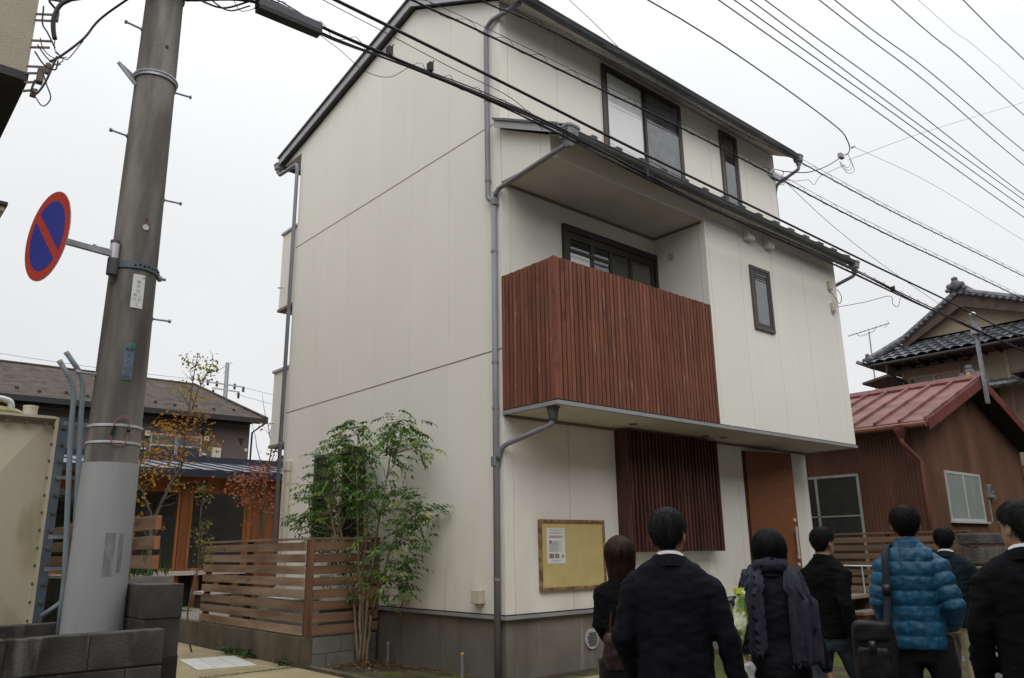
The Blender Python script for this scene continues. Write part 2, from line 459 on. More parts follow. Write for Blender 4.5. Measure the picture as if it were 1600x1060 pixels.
g = MB()
ys = [-400, -60, -20, -10] + [-4 + 0.2 * i for i in range(24)] + [2, 10, 30, 80, 400]
vs = [(x, y, gz(x, y)) for y in ys for x in (-400, -40, 0, 40, 400)]
fs = [(j * 5 + i, j * 5 + i + 1, j * 5 + i + 6, j * 5 + i + 5) for j in range(len(ys) - 1) for i in range(4)]
tag(g.add(vs, fs).build('ground', SOIL, base=(0, 0, 0)), kind='structure')
tag(sheet(-60, 60, -16, -3.0, 4, 24, 0.004).build('road', ASPHALT, base=(0, 0, 0)), kind='structure')
tag(sheet(-3.95, -1.10, -2.96, 14.0, 4, 60, 0.006).build('garden_path', PAVE, base=(-2.5, 4, 0)), kind='structure')
tag(sheet(-1.09, 1.9, -2.96, -0.35, 6, 20, 0.008).build('front_apron', PAVE, base=(.4, -1.5, 0)), kind='structure')
tag(sheet(5.61, 14, -2.96, -2.3, 4, 10, 0.005).build('side_apron', ASPHALT, base=(9, -2.6, 0)), kind='structure')
# joint strip with weeds across the path
tag(MB().box(-3.9, -1.1, 2.70, 2.725, 0.137, 0.1385).build('path_joint', SOIL), kind='structure')

# ------------------------------------------------------------------ the white house
W, LN, D = 6.77, 5.74, 0.90
ZB, ZJ1, ZJ2 = 0.78, 3.815, 6.845
house = thing('house', (W / 2, LN / 2, 0.12), 'tall cream three-storey house with a red slatted balcony over its entrance', 'house')

def rake(y):
    return 9.68 - (2.0 - y) * 0.517 if y < 2.0 else 9.68 - (y - 2.0) * 0.207

# solid core behind the siding panels (doorway left open on the ground floor)
k = 0.018
DX0, DX1, DZ = 4.84, 5.72, 2.93
b = MB()
b.box(k, DX0, k, LN - k, 0.77, 3.3); b.box(DX1, W - k, k, LN - k, 0.77, 3.3); b.box(DX0, DX1, k, LN - k, DZ, 3.3)
prof = [(k, y, z) for y, z in ((k, 3.3), (LN - k, 3.3), (LN - k, rake(LN) - .02), (2.0, rake(2) - .02), (k, rake(0) - .02))]
b.prism(prof, (W - 2 * k, 0, 0))
b.build('wall', SIDING_BACK, house)
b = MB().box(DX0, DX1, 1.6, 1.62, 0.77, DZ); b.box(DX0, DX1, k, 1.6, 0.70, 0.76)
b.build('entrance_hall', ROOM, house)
# plinth and base flashing
pl = MB().box(0.03, W - 0.03, 0.03, LN - 0.03, -0.2, 0.76).build('plinth', PLINTH, house)
b = MB()
b.box(-0.028, W + 0.028, -0.028, 0.03, 0.757, 0.795); b.box(-0.028, 0.03, 0.03, LN + 0.02, 0.757, 0.795); b.box(W - 0.03, W + 0.028, 0.03, LN, 0.757, 0.795)
b.build('base_flashing', TRIM, house)
b = MB()
b.box(-0.012, W + 0.012, -0.012, 0.02, 0.7951, 0.806); b.box(-0.012, 0.02, 0.02, LN + 0.012, 0.7951, 0.806)
b.build('starter_strip', BLACK, house)

def pan_x(y0, y1, zlo, ztop, x=0.0, t=0.014):
    """panel on a plane facing -X; ztop is a number or a function of y"""
    f = ztop if callable(ztop) else (lambda y: ztop)
    ysamp = [y1, y0] if not (y0 < 2.0 < y1) else [y1, 2.0, y0]
    poly = [(x, y0, zlo), (x, y1, zlo)] + [(x, y, f(y)) for y in ysamp]
    MB().prism(poly, (t, 0, 0)).build('siding_panel', SIDING, house)

def pan_y(x0, x1, z0, z1, y=0.0, t=0.014):
    MB().box(x0, x1, y, y + t, z0, z1).build('siding_panel', SIDING, house)

G = 0.0022
yj = [0.16, 1.09, 1.995, 2.90, 3.805, 4.71, 5.60]
cols = list(zip([0.0] + [y + G for y in yj], [y - G for y in yj] + [LN]))
for y0, y1 in cols:
    pan_x(y0, y1, 0.808, ZJ1 - .008)
    pan_x(y0, y1, ZJ1 + .008, ZJ2 - .008)
    pan_x(y0, y1, ZJ2 + .008, lambda y: rake(y) - 0.01)
for z in (ZJ1, ZJ2):
    MB().box(-0.002, 0.016, 0, LN, z - .0075, z + .0075).build('joint_trim', TRIM_DARK, house)
# front wall, plane Y = 0
G = 0.0032
xj = [0.14, 1.05, 1.96, 2.87, 3.78, 4.69, 5.75, 6.56]
cols = list(zip([0.015] + [x + G for x in xj], [x - G for x in xj] + [W]))
for x0, x1 in cols:
    if x0 > 4.6 and x1 < 5.8:
        pan_y(x0, DX0, 0.808, 2.99); pan_y(DX0, DX1, DZ, 2.99); pan_y(DX1, x1, 0.808, 2.99)
    else:
        pan_y(x0, x1, 0.808, 2.99)
    if x1 < 3.1:
        pan_y(x0, min(x1, 3.0), 3.10, ZJ2 - .9)
    pan_y(x0, x1, 6.60, rake(0) - 0.02)
pan_y(2.87 + G, 3.0, 3.10, 5.95)
# right-hand side wall
b = MB(); b.box(W - 0.016, W, 0, LN, 0.808, 8.6)
b.build('side_wall', SIDING, house)

# ---- projecting first floor: sill, floor, right block, beam, roof
b = MB(); b.box(0.0, W, -D, 0.0, 3.02, 3.07)
b.build('balcony_floor', SOFFIT, house)
b = MB(); b.box(-0.02, W + 0.02, -D - 0.02, -D + 0.03, 3.012, 3.055); b.box(-0.02, 0.03, -D + 0.03, 0.0, 3.012, 3.055); b.box(W - .03, W + .02, -D + .03, 0, 3.012, 3.055)
b.build('sill_flashing', TRIM, house)
b = MB(); b.box(-0.006, W + 0.006, -D - 0.006, -D + 0.03, 3.056, 3.066); b.box(-0.006, 0.02, -D + 0.03, 0.0, 3.056, 3.066)
b.build('sill_shadow_strip', BLACK, house)
b = MB(); b.box(0.03, W - 0.03, -0.028, -0.002, 2.985, 3.0118)
b.build('soffit_trim', TRIM_DARK, house)
XB = 3.0
b = MB(); b.box(XB + k, W - k, -D + k, 0.01, 3.07, 6.40); b.box(k, XB + k, -D + k, -D + .16, 5.985, 6.25)
b.build('projecting_block', SIDING_BACK, house)
pj = [XB + 0.07, 3.845, 4.725, 5.645, 6.58]
ZH = 6.045
for x0, x1 in zip([XB] + [x + G for x in pj], [x - G for x in pj] + [W]):
    pan_y(x0, x1, 3.068, ZH - .004, -D); pan_y(x0, x1, ZH + .004, 6.27, -D)
for x0, x1 in zip([0.0, 0.14 + G, 1.045 + G, 1.97 + G, 2.91 + G], [0.14 - G, 1.045 - G, 1.97 - G, 2.91 - G, 3.0]):
    pan_y(x0, x1, 5.97, 6.27, -D)
prl = lambda y: 6.72 + y * 0.52
for y0, y1 in ((-D + .014, -0.735), (-0.728, -0.012)):
    pan_x(y0, y1, 5.97, lambda y: prl(y) - 0.01, 0.0)
MB().prism([(k, -D + .16, 5.985), (k, 0, 5.985), (k, 0, 6.70), (k, -D + .16, prl(-D + .16) - .02)], (0.1, 0, 0)).build('gable_infill', SIDING_BACK, house)
# cheek wall inside the balcony and its ceiling
for y0, y1 in ((-D + .016, -0.80), (-0.793, -0.002)):
    pan_x(y0, y1, 3.10, 5.965, XB - 0.001)
MB().box(0.02, XB - .001, -D + .018, -0.001, 5.968, 5.984).build('balcony_ceiling', SOFFIT, house)
b = MB(); b.box(0.02, XB - .002, -0.03, -0.003, 5.94, 5.9675); b.box(XB - .028, XB - .003, -D + .05, -0.03, 5.94, 5.9675)
b.build('ceiling_trim', TRIM_DARK, house)
# right cheek of the projecting block
MB().box(W - .014, W, -D + .015, -0.001, 3.068, 6.35).build('side_wall', SIDING, house)

# ---- roofs
def slab(name, y0, z0, y1, z1, th, x0=-0.10, x1=W + 0.10, mat=ROOF):
    return MB().prism([(x0, y0, z0), (x0, y1, z1), (x0, y1, z1 + th), (x0, y0, z0 + th)], (x1 - x0, 0, 0)).build(name, mat, house)
rf = slab('roof', 2.0, 9.70, -0.40, rake(-.4) + .02, 0.13)
rb = slab('roof', 2.0, 9.70, 6.50, rake(6.5) + .02, 0.13)
rl = slab('roof', -0.001, 6.74, -1.16, prl(-1.16) + .02, 0.10)
MB().prism([(-0.12, 1.8, 9.77), (-0.12, 2.2, 9.80), (-0.12, 2.2, 9.84), (-0.12, 2.0, 9.90), (-0.12, 1.8, 9.84)], (W + .24, 0, 0)).build('ridge_cap', ROOF, rf)
# rake boards: a pale face with a dark cap over it
def rakeboard(ya, za, yb, zb_, par, x=-0.115, dep=0.135):
    MB().prism([(x, ya, za), (x, yb, zb_), (x, yb, zb_ + dep), (x, ya, za + dep)], (0.02, 0, 0)).build('rake_board', TRIM, par)
    MB().prism([(x - .03, ya, za + dep + .002), (x - .03, yb, zb_ + dep + .002), (x - .03, yb, zb_ + dep + .032), (x - .03, ya, za + dep + .032)], (0.09, 0, 0)).build('rake_cap', GUTTER, par)
rakeboard(2.0, 9.68, -0.40, rake(-.4), rf)
rakeboard(2.0, 9.68, 6.50, rake(6.5), rb)
rakeboard(-0.002, 6.70, -1.16, prl(-1.16), rl, dep=.095)
# rear eave soffit box
MB().box(0.0, W, LN, 6.42, 8.74, 8.755).build('eave_soffit', SOFFIT, rb)
MB().prism([(0.0, LN, 8.756), (0.0, 6.42, 8.756), (0.0, 6.42, rake(6.42)), (0.0, LN, rake(LN))], (0.012, 0, 0)).build('eave_end_board', SIDING, rb)
# front eave soffits
slab('eave_soffit', -0.001, rake(0) - .012, -0.38, rake(-.38) - .012, 0.012, 0.0, W, SOFFIT)
slab('eave_soffit', -D - .001, prl(-D) - .012, -1.14, prl(-1.14) - .012, 0.012, 0.0, W, SOFFIT)
# standing seams, their ends show over the lower gutter
seam = MB().prism([(-.016, 0, 0), (.016, 0, 0), (.016, -1.18, -1.18 * .52), (-.016, -1.18, -1.18 * .52)], (0, 0, 0.045)).mesh('roof_seam', ROOF)
for i in range(16):
    inst('roof_seam', seam, rl, (0.05 + i * 0.45, -0.01, 6.84))
seam2 = MB().prism([(-.016, 0, 0), (.016, 0, 0), (.016, -2.1, -2.1 * .517), (-.016, -2.1, -2.1 * .517)], (0, 0, 0.03)).mesh('roof_seam', ROOF)
for i in range(16):
    inst('roof_seam', seam2, rf, (0.05 + i * 0.45, 2.0, 9.83))
clip = MB().box(-.05, .05, -.02, .02, 0, .03).add([(-.07, -.03, .03), (.07, -.03, .03), (.07, .03, .05), (-.07, .03, .05)], [(0, 1, 2, 3)]).mesh('snow_guard', GALV)
for i in range(14):
    inst('snow_guard', clip, rl, (0.55 + i * 0.45, -1.10, prl(-1.10) + .165), scale=(.55, .6, .6))

# ---- gutters and downpipes
def gutter(y, z, x0, x1, r=0.058):
    b = MB(); n = 10
    prof = [(cos(pi + pi * i / n) * r, sin(pi + pi * i / n) * r) for i in range(n + 1)]
    inner = [(cos(pi + pi * i / n) * (r - .006), sin(pi + pi * i / n) * (r - .006)) for i in range(n, -1, -1)]
    b.prism([(x0, y + p[0], z + p[1] * 1.05) for p in prof + inner], (x1 - x0, 0, 0))
    b.tube([(x0, y - r, z), (x1, y - r, z)], 0.011, 6); b.tube([(x0, y + r, z), (x1, y + r, z)], 0.008, 6)
    gt = b.build('gutter', GUTTER, house)
    e = MB()
    for xx in (x0 - .004, x1 - .002):
        e.prism([(xx, y + p[0] * 1.06, z + p[1] * 1.1 + .004) for p in prof], (0.006, 0, 0))
    e.build('end_cap', GUTTER, gt)
    br = MB()
    for i in range(int((x1 - x0) / .6)):
        br.bar((x0 + .3 + i * .6, y - r, z + .006), (x0 + .3 + i * .6, y + .12, z + .02), .022, .005)
    br.build('gutter_bracket', GUTTER, gt)
    return gt
gu = gutter(-0.45, 8.44, -0.12, W + 0.12, .065)
gl = gutter(-1.21, 6.15, -0.10, W + 0.14, .065)
gr = gutter(6.55, 8.78, -0.12, W + 0.1)
def hopper(x, y, z, par, s=1.0):
    b = MB()
    def ring(h, a): return [(x + a * sx, y + a * sy, z + h) for sx, sy in ((-1, -.8), (-.6, -1), (.6, -1), (1, -.8), (1, .8), (.6, 1), (-.6, 1), (-1, .8))]
    b.rings([ring(-.17 * s, .035), ring(-.09 * s, .05 * s), ring(-.08 * s, .075 * s), ring(.02 * s, .085 * s), ring(.022 * s, .095 * s), ring(.05 * s, .095 * s)])
    b.build('rain_hopper', PIPE, par)
hopper(0.0, -1.21, 6.14, gl, 1.1); hopper(W + .10, -1.21, 6.12, gl, .9); hopper(W + .08, -.45, 8.42, gu, .9); hopper(-.07, 6.55, 8.76, gr, .9)

def pipe(pts, r=0.033, straps=()):
    p = MB().tube(smooth_corner(pts), r, 12).build('downpipe', PIPE, house, smooth=True)
    for s_, ax in straps:
        b = MB(); s_ = Vector(s_)
        b.tube([s_ - Vector((0, 0, .014)), s_ + Vector((0, 0, .014))], r + .006, 12)
        b.box(s_.x, s_.x + .06, s_.y - .008, s_.y + .008, s_.z - .01, s_.z + .01)
        b.build('pipe_strap', PIPE, p)
    return p
def smooth_corner(pts, r=0.05, n=4):
    P = [Vector(p) for p in pts]; out = [P[0]]
    for i in range(1, len(P) - 1):
        a = (P[i - 1] - P[i]); c = (P[i + 1] - P[i])
        rr = min(r, a.length / 2.2, c.length / 2.2)
        a = P[i] + a.normalized() * rr; c = P[i] + c.normalized() * rr
        for j in range(n + 1):
            t = j / n
            out.append(a * (1 - t) ** 2 + P[i] * 2 * t * (1 - t) + c * t * t)
    out.append(P[-1]); return out
pipe([(0.02, -.40, 8.38), (-.05, 0.10, 8.36), (-.05, .22, 8.30), (-.05, .20, 5.80), (-.05, .09, 5.74), (-.05, .09, 5.5)], straps=[((-.05, .21, 7.2), 0), ((-.05, .2, 6.05), 0)])
pipe([(-.05, .08, 5.84), (-.05, .085, 0.16)], 0.037, straps=[((-.05, .085, 5.05), 0), ((-.05, .085, 3.65), 0), ((-.05, .085, 3.1), 0), ((-.05, .085, 1.18), 0)])
pipe([(0.0, -1.21, 6.02), (-.02, -1.12, 5.98), (-.05, .0, 5.86), (-.05, .06, 5.78)], 0.030)
pipe([(.10, -.72, 2.90), (.09, -.70, 2.82), (-.03, -.06, 2.66), (-.05, .02, 2.60), (-.05, .04, 2.50)], 0.030)
b = MB()
b.rings([[(.10 + r * cos(2 * pi * i / 16), -.72 + r * sin(2 * pi * i / 16), z) for i in range(16)] for r, z in ((.032, 2.86), (.05, 2.88), (.066, 3.005), (.082, 3.006), (.082, 3.016))])
b.build('drain_funnel', GUTTER, house)
b = MB().box(-.10, -.005, .05, .125, 2.42, 2.54); b.box(-.09, -.01, .03, .10, 5.66, 5.76)
b.build('pipe_junction', PIPE, house, bev=.01)
pipe([(-.07, 6.55, 8.62), (-.07, 6.5, 8.56), (-.06, 5.80, 8.52), (-.06, 5.76, 8.44), (-.06, 5.76, .3)], 0.034, straps=[((-.06, 5.76, 5.6), 0), ((-.06, 5.76, 3.3), 0)])
pipe([(W + .08, -.45, 8.28), (W + .08, -.44, 8.2), (W + .05, .0, 8.05), (W + .05, .06, 7.9), (W + .05, .06, 6.4)], 0.030)
pipe([(W + .10, -1.21, 5.98), (W + .10, -1.18, 5.92), (W + .05, -.80, 5.80), (W + .05, -.72, 5.7), (W + .05, -.72, 3.2)], 0.030)
# rear balconies peeping out behind the corner
for z0, z1, dy in ((5.82, 7.28, .62), (3.32, 4.62, .62)):
    b = MB().box(0.02, 2.6, LN + .002, LN + dy, z0, z1); p = b.build('rear_balcony', SIDING, house)
    b = MB().box(-0.01, 2.62, LN + .003, LN + dy + .03, z1 + .001, z1 + .045); b.build('coping', TRIM, p)
    b = MB().box(0.0, 2.62, LN + .003, LN + dy + .02, z0 - .05, z0 - .001); b.build('balcony_soffit', TRIM_DARK, p)
    b = MB().tube([(0.0, LN + .45, z0 + .38), (-.09, LN + .45, z0 + .36)], .016, 8); b.build('overflow_pipe', PLASTIC, p)
# slim conduit cover on the gable wall
b = MB().box(-.07, -.001, 5.42, 5.53, .9, 2.9); b.build('conduit_cover', PLASTIC, house, bev=.012)
b = MB().box(-.085, -.001, 5.40, 5.55, 2.80, 2.98); b.build('conduit_cap', PLASTIC, house, bev=.02)

# ---- windows (proud aluminium frames)
def window(x0, x1, z0, z1, y, fr=0.058, face=SASH_FACE, proud=0.035, split=False, glass=GLASS, back=CURTAIN, screen=False):
    w = MB()
    w.box(x0, x1, y - proud, y - .001, z1 - fr, z1); w.box(x0, x1, y - proud, y - .001, z0, z0 + fr)
    w.box(x0, x0 + fr, y - proud, y - .001, z0 + fr, z1 - fr); w.box(x1 - fr, x1, y - proud, y - .001, z0 + fr, z1 - fr)
    o = w.build('window', face, house, bev=.004)
    s = MB(); a0, a1, c0, c1 = x0 + fr + .001, x1 - fr - .001, z0 + fr + .001, z1 - fr - .001
    st = 0.05
    spans = [(a0, (a0 + a1) / 2 + .02, y - .012), ((a0 + a1) / 2 - .02, a1, y - .030)] if split else [(a0, a1, y - .012)]
    for i, (p, q, yy) in enumerate(spans):
        s.box(p, q, yy - .014, yy, c1 - st, c1); s.box(p, q, yy - .014, yy, c0, c0 + st)
        s.box(p, p + st, yy - .014, yy, c0 + st, c1 - st); s.box(q - st, q, yy - .014, yy, c0 + st, c1 - st)
        MB().box(p + st, q - st, yy - .008, yy - .005, c0 + st, c1 - st).build('pane', glass, o)
    s.build('sash', SASH, o)
    bk = back if isinstance(back, (list, tuple)) else [back] * len(spans)
    for i, (p, q, yy) in enumerate(spans):
        MB().box(p + st * .5, q - st * .5 - (.04 if i == 0 and split else 0), y - .0035 - .0004 * i, y - .0030 - .0004 * i, c0 + st * .5, c1 - st * .5).build('window_backing', bk[i], o)  # dark backings paint the dim room behind the pane onto a flat sheet
    return o
SCREEN = M('insect_screen', (0.085, 0.09, 0.10), 0.8, 0.35, 5, (1, 1, 1.6), detail=3)
w3 = window(1.985, 3.89, 6.98, 8.54, 0.0, split=True, back=[CURTAIN, SCREEN])
window(4.99, 5.51, 6.98, 8.53, 0.0, back=ROOM)
window(4.06, 4.59, 4.56, 5.55, -D, fr=.05, back=M('grey_room', (0.04, 0.045, 0.052), .8, .2))
# sliding balcony window, recessed dark frame with three sashes
b = MB(); b.box(1.05, 3.0 - .002, -.05, -.001, 5.60, 5.69); b.box(1.05, 1.12, -.05, -.001, 3.1, 5.6); b.box(2.94, 2.998, -.05, -.001, 3.1, 5.6); b.box(1.12, 2.94, -.05, -.001, 3.08, 3.14)
sl = b.build('balcony_window', SASH, house)
b = MB()
for x in (1.14, 1.60, 1.98, 2.40, 2.88):
    b.box(x - .03, x + .03, -.035, -.006, 3.14, 5.6)
b.box(1.12, 2.94, -.034, -.007, 5.50, 5.598); b.box(1.12, 1.95, -.0335, -.0075, 5.32, 5.36)
b.build('sash', SASH, sl)
MB().box(1.12, 2.94, -.022, -.018, 3.15, 5.50).build('pane', GLASS, sl)
b = MB().box(1.12, 2.94, -.0060, -.0055, 3.15, 5.5); b.build('dark_room', ROOM, sl)
MB().box(1.17, 1.57, -.0100, -.0095, 3.2, 5.31).build('window_backing', CURTAIN, sl)
MB().box(1.63, 1.95, -.0100, -.0095, 3.2, 5.31).build('window_backing', SCREEN, sl)
MB().box(2.43, 2.85, -.0100, -.0095, 3.2, 5.45).build('window_backing', M('olive_curtain', (.10, .095, .075), .9, .2), sl)
# gable-side ground-floor windows behind the tree
for y0, y1 in ((3.98, 4.55), (3.06, 3.66)):
    w = MB(); fr = .045
    w.box(-.04, -.001, y0, y1, 2.92, 2.965); w.box(-.04, -.001, y0, y1, 1.68, 1.725); w.box(-.04, -.001, y0, y0 + fr, 1.725, 2.92); w.box(-.04, -.001, y1 - fr, y1, 1.725, 2.92)
    o = w.build('window', SASH_FACE, house)
    MB().box(-.010, -.006, y0 + fr, y1 - fr, 1.725, 2.92).build('pane', GLASS, o)
    MB().box(-.0045, -.0035, y0 + fr, y1 - fr, 1.725, 2.92).build('dark_room', ROOM, o)
    MB().box(-.07, -.041, y0 - .02, y1 + .02, 1.655, 1.679).build('sill', TRIM, o)

# ---- balcony slats
SLAT_Z0, SLAT_Z1 = 3.070, 4.71
sm = [MB().box(-.0254, .0254, -.011 - .0015 * (i % 3), .011, 0, SLAT_Z1 - SLAT_Z0 - .003 * (i % 2)).mesh('slat', RED_WOOD) for i in range(4)]
n = 43
for i in range(n):
    x = 0.045 + (XB - .05 - 0.045) * i / (n - 1)
    inst('slat', sm[i % 4], house, (x, -D - .004 + random.uniform(-.002, .002), SLAT_Z0 + random.uniform(-.0015, .0015)), (0, 0, random.uniform(-.01, .01)))
n = 13
for i in range(n):
    y = -D + .055 + (D - .085) * i / (n - 1)
    inst('slat', sm[(i + 2) % 4], house, (-.002 + random.uniform(-.002, .002), y, SLAT_Z0 + random.uniform(-.0015, .0015)), (0, 0, -pi / 2 + random.uniform(-.01, .01)))
b = MB()
for z in (3.20, 3.85, 4.55):
    b.box(.02, XB - .01, -D + .012, -D + .05, z, z + .07); b.box(.016, .05, -D + .05, -.02, z, z + .07)
b.box(.03, XB - .01, -D + .052, -D + .056, 3.08, 4.66); b.box(.052, .056, -D + .06, -.02, 3.08, 4.66)
b.build('slat_rail', M('balcony_backing', (.03, .012, .009), .9, .2), house)

MB().box(-.016, .012, -D - .018, -D + .028, SLAT_Z0, SLAT_Z1 + .006).build('corner_slat', RED_WOOD, house)
# ---- ground-floor louver screen
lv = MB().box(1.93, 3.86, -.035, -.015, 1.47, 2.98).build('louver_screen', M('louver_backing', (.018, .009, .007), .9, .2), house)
MB().box(1.905, 1.93, -.22, -.001, 1.44, 2.983).build('side_board', DARK_WOOD, lv)
MB().box(3.86, 3.885, -.22, -.001, 1.44, 2.983).build('side_board', DARK_WOOD, lv)
lm = MB().box(-.016, .016, -.025, .025, 0, 1.535).mesh('slat', DARK_WOOD)
for i in range(25):
    inst('slat', lm, lv, (1.965 + i * .0775, -.195, 1.446))
b = MB()
for z in (1.6, 2.2, 2.85): b.box(1.93, 3.86, -.17, -.14, z, z + .04)
b.build('slat_rail', DARK_WOOD, lv)

# ---- front door standing ajar, hinged on its left edge
dang = radians(-21)
dr = bpy.data.objects.new('door', MB().box(0, .865, -.02, .02, 0.80, 2.915).mesh('door', DOOR_WOOD))
COL.objects.link(dr); dr.parent = house; dr.location = Vector((DX0 + .03, -.03, 0)) - ORG[house.name]; dr.rotation_euler = (0, 0, dang)
bv = dr.modifiers.new('bevel', 'BEVEL'); bv.width = .004
def on_door(name, mb, mat, smooth=False):
    o = bpy.data.objects.new(name, mb.mesh(name, mat, (0, 0, 0), smooth)); COL.objects.link(o); o.parent = dr; return o
hb = MB().box(.765, .80, -.075, -.062, 1.30, 1.78); hb.box(.77, .795, -.064, -.0205, 1.31, 1.36); hb.box(.77, .795, -.064, -.0205, 1.71, 1.76)
on_door('handle', hb, STEEL)
for z in (1.88, 1.22):
    on_door('lock', MB().disc((.80, -.0205, z), (0, -1, 0), .028, 20, .014), STEEL)
on_door('latch_plate', MB().box(.8652, .867, -.012, .012, 1.35, 1.65), STEEL)
b = MB(); b.box(DX0 + .001, DX0 + .03, -.02, .05, .79, DZ - .001); b.box(DX1 - .03, DX1 - .001, -.02, .05, .79, DZ - .001); b.box(DX0 + .03, DX1 - .03, -.02, .05, DZ - .03, DZ - .001)
b.build('door_frame', DARK_WOOD, house)
# concrete step up to the entrance
tag(MB().box(4.2, 6.4, -.62, -.03, 0.0, .42).add(*[[], []]).build('entrance_step', KERB, bev=.012), 'low concrete step below the open front door', 'step')

# ---- small fittings
for x, y in ((1.82, -.41), (3.53, -.28), (3.90, -.33)):
    b = MB(); b.disc((x, y, 3.0195), (0, 0, -1), .058, 24, .004); b.build('downlight', M('downlight_rim', (.05, .045, .04), .5), house)
for x in (4.075, 4.62):
    b = MB(); z = 6.02
    b.prism([(x - .085, -D - .001, z - .09), (x - .085, -D - .10, z - .09), (x - .085, -D - .10, z + .02), (x - .085, -D - .06, z + .075), (x - .085, -D - .001, z + .085)], (.17, 0, 0))
    b.build('vent_hood', WHITE_PL, house, bev=.005)
b = MB()
for x, z in ((6.50, 5.74), (6.53, 5.36)):
    b = MB().box(x - .05, x + .05, -D - .05, -D - .001, z - .075, z + .075); b.prism([(x - .05, -D - .05, z - .075), (x + .05, -D - .05, z - .075), (x, -D - .03, z - .13)], (0, .04, 0))
    b.build('cable_box', PLASTIC, house, bev=.01)
b = MB().tube(smoothline([(6.52, -D - .03, 5.62), (6.70, -D - .05, 5.45), (6.84, -D - .04, 5.60), (6.80, -D, 5.74)]), .006, 6); b.build('service_cable', CABLE, house)
b = MB().disc((XB - .001, -.32, 5.30 + .3), (-1, 0, 0), .05, 20, .02); b.disc((XB - .0215, -.32, 5.60), (-1, 0, 0), .022, 16, .02); b.build('vent_cap', PLASTIC, house)
for y, z, s in ((.43, .99, .085), (1.92, .98, .10)):
    b = MB().box(-.09, -.001, y - s * .9, y + s * .9, z - .08, z + .075); b.box(-.07, -.01, y - .05, y + .03, z - .10, z - .081)
    o = b.build('outdoor_socket', PLASTIC, house, bev=.01)
b = MB().tube(smoothline([(-.03, 1.98, .90), (-.03, 2.0, .84), (-.02, 2.04, .80)]), .006, 6); b.build('service_cable', CABLE, house)
v = MB(); v.disc((1.36, .029, .46), (0, -1, 0), .115, 28, .02); vo = v.build('foundation_vent', STEEL, house)
b = MB()
for i in range(9): b.box(1.30 if abs(i - 4) > 2 else 1.28, 1.42 if abs(i - 4) > 2 else 1.44, .003, .0085, .385 + i * .0175, .392 + i * .0175)
b.build('vent_slot', BLACK, vo)
# ------------------------------------------------------------------ text helper
def text_geo(body, size):
    """flat glyph outlines of a short string, centred: (verts, faces)"""
    c = bpy.data.curves.new('txt', 'FONT'); c.body = body; c.size = size; c.align_x = 'CENTER'; c.align_y = 'CENTER'; c.resolution_u = 2
    o = bpy.data.objects.new('txt', c); COL.objects.link(o)
    dg = bpy.context.evaluated_depsgraph_get(); dg.update()
    me = bpy.data.meshes.new_from_object(o.evaluated_get(dg))
    v = [tuple(p.co) for p in me.vertices]; f = [tuple(p.vertices) for p in me.polygons]
    bpy.data.objects.remove(o); bpy.data.curves.remove(c); bpy.data.meshes.remove(me)
    return v, f

# ------------------------------------------------------------------ utility pole
TAPE = M('tape_residue', (.17, .175, .18), .8, .25, 30, (1, 1, .3), col2=(.24, .25, .25))
PX, PY = -4.52, -1.46
def prad(z): return 0.157 - 0.0085 * (z - 2.0)
def on_pole(ang, z, off=0.0):
    r = prad(z) + off
    return Vector((PX + r * sin(ang), PY - r * cos(ang), z))     # ang 0 faces -Y, positive towards +X
pole = thing('utility_pole', (PX, PY, 0.06), 'weathered concrete utility pole wrapped in a grey sheet at its foot', 'utility pole')
MB().rings([[on_pole(2 * pi * i / 40, z) for i in range(40)] for z in np.linspace(-0.3, 9.5, 40)]).build('shaft', CONC, pole, smooth='auto')
MB().rings([[on_pole(2 * pi * i / 48, z, .006) for i in range(48)] for z in np.linspace(0.1, 2.055, 24)]).build('grey_sheet', WRAP, pole, smooth='auto')
def band(z, h, mat, off=.005, tilt=0.0, name='steel_band'):
    b = MB()
    rg = []
    for (zz, o) in ((z - h / 2, .001), (z - h / 2, off), (z + h / 2, off), (z + h / 2, .001)):
        rg.append([on_pole(2 * pi * i / 40, zz + tilt * sin(2 * pi * i / 40), o) for i in range(40)])
    return b.rings(rg, caps=False).build(name, mat, pole, smooth='auto')
band(2.285, .016, STEEL); band(2.18, .014, STEEL)
band(3.345, .045, BLUESTEEL, .010); band(4.79, .035, GALV, .012); band(5.52, .05, BLUESTEEL, .010)
b = MB()
for i in range(30):
    a = -pi / 2 + pi * i / 29
    p = on_pole(a, 4.80, .012); b.ball(p, .008, .008, .012, 6, 4)
tag(b.build('band_rivet', GALV, pole), kind='stuff')
b = MB()
for i in range(9):
    a = -0.2 + 1.5 * i / 8
    p = on_pole(a, 3.345 + .006 * (i % 2), .011); b.ball(p, .008, .008, .008, 6, 4)
tag(b.build('band_hole', BLACK, pole), kind='stuff')
def stepbolt(z, side, ln=.115, tip=.0):
    a = on_pole(side * pi / 2, z, -.02); d = Vector((side, -.12, tip)).normalized()
    b = MB(); b.tube([a, a + d * (ln + .02)], .0075, 8); b.tube([a + d * (ln + .012), a + d * (ln + .026)], .014, 8); b.tube([a + d * .018, a + d * .028], .016, 6)
    b.build('step_bolt', GALV, pole)
for z, s in ((5.17, -1), (4.76, 1), (4.31, -1), (3.91, 1), (3.46, -1), (3.04, 1), (2.615, -1)):
    stepbolt(z, s)
for a0, z0, z1, w_ in ((.02, 1.38, 1.63, .055), (.42, 1.40, 1.63, .030)):
    vs = [on_pole(a0 + (i / 6 - .5) * w_ / .16, z, .0072) for z in (z0, z1) for i in range(7)]
    MB().add(vs, [(i, i + 1, 8 + i, 7 + i) for i in range(6)]).build('tape_residue', TAPE, pole)
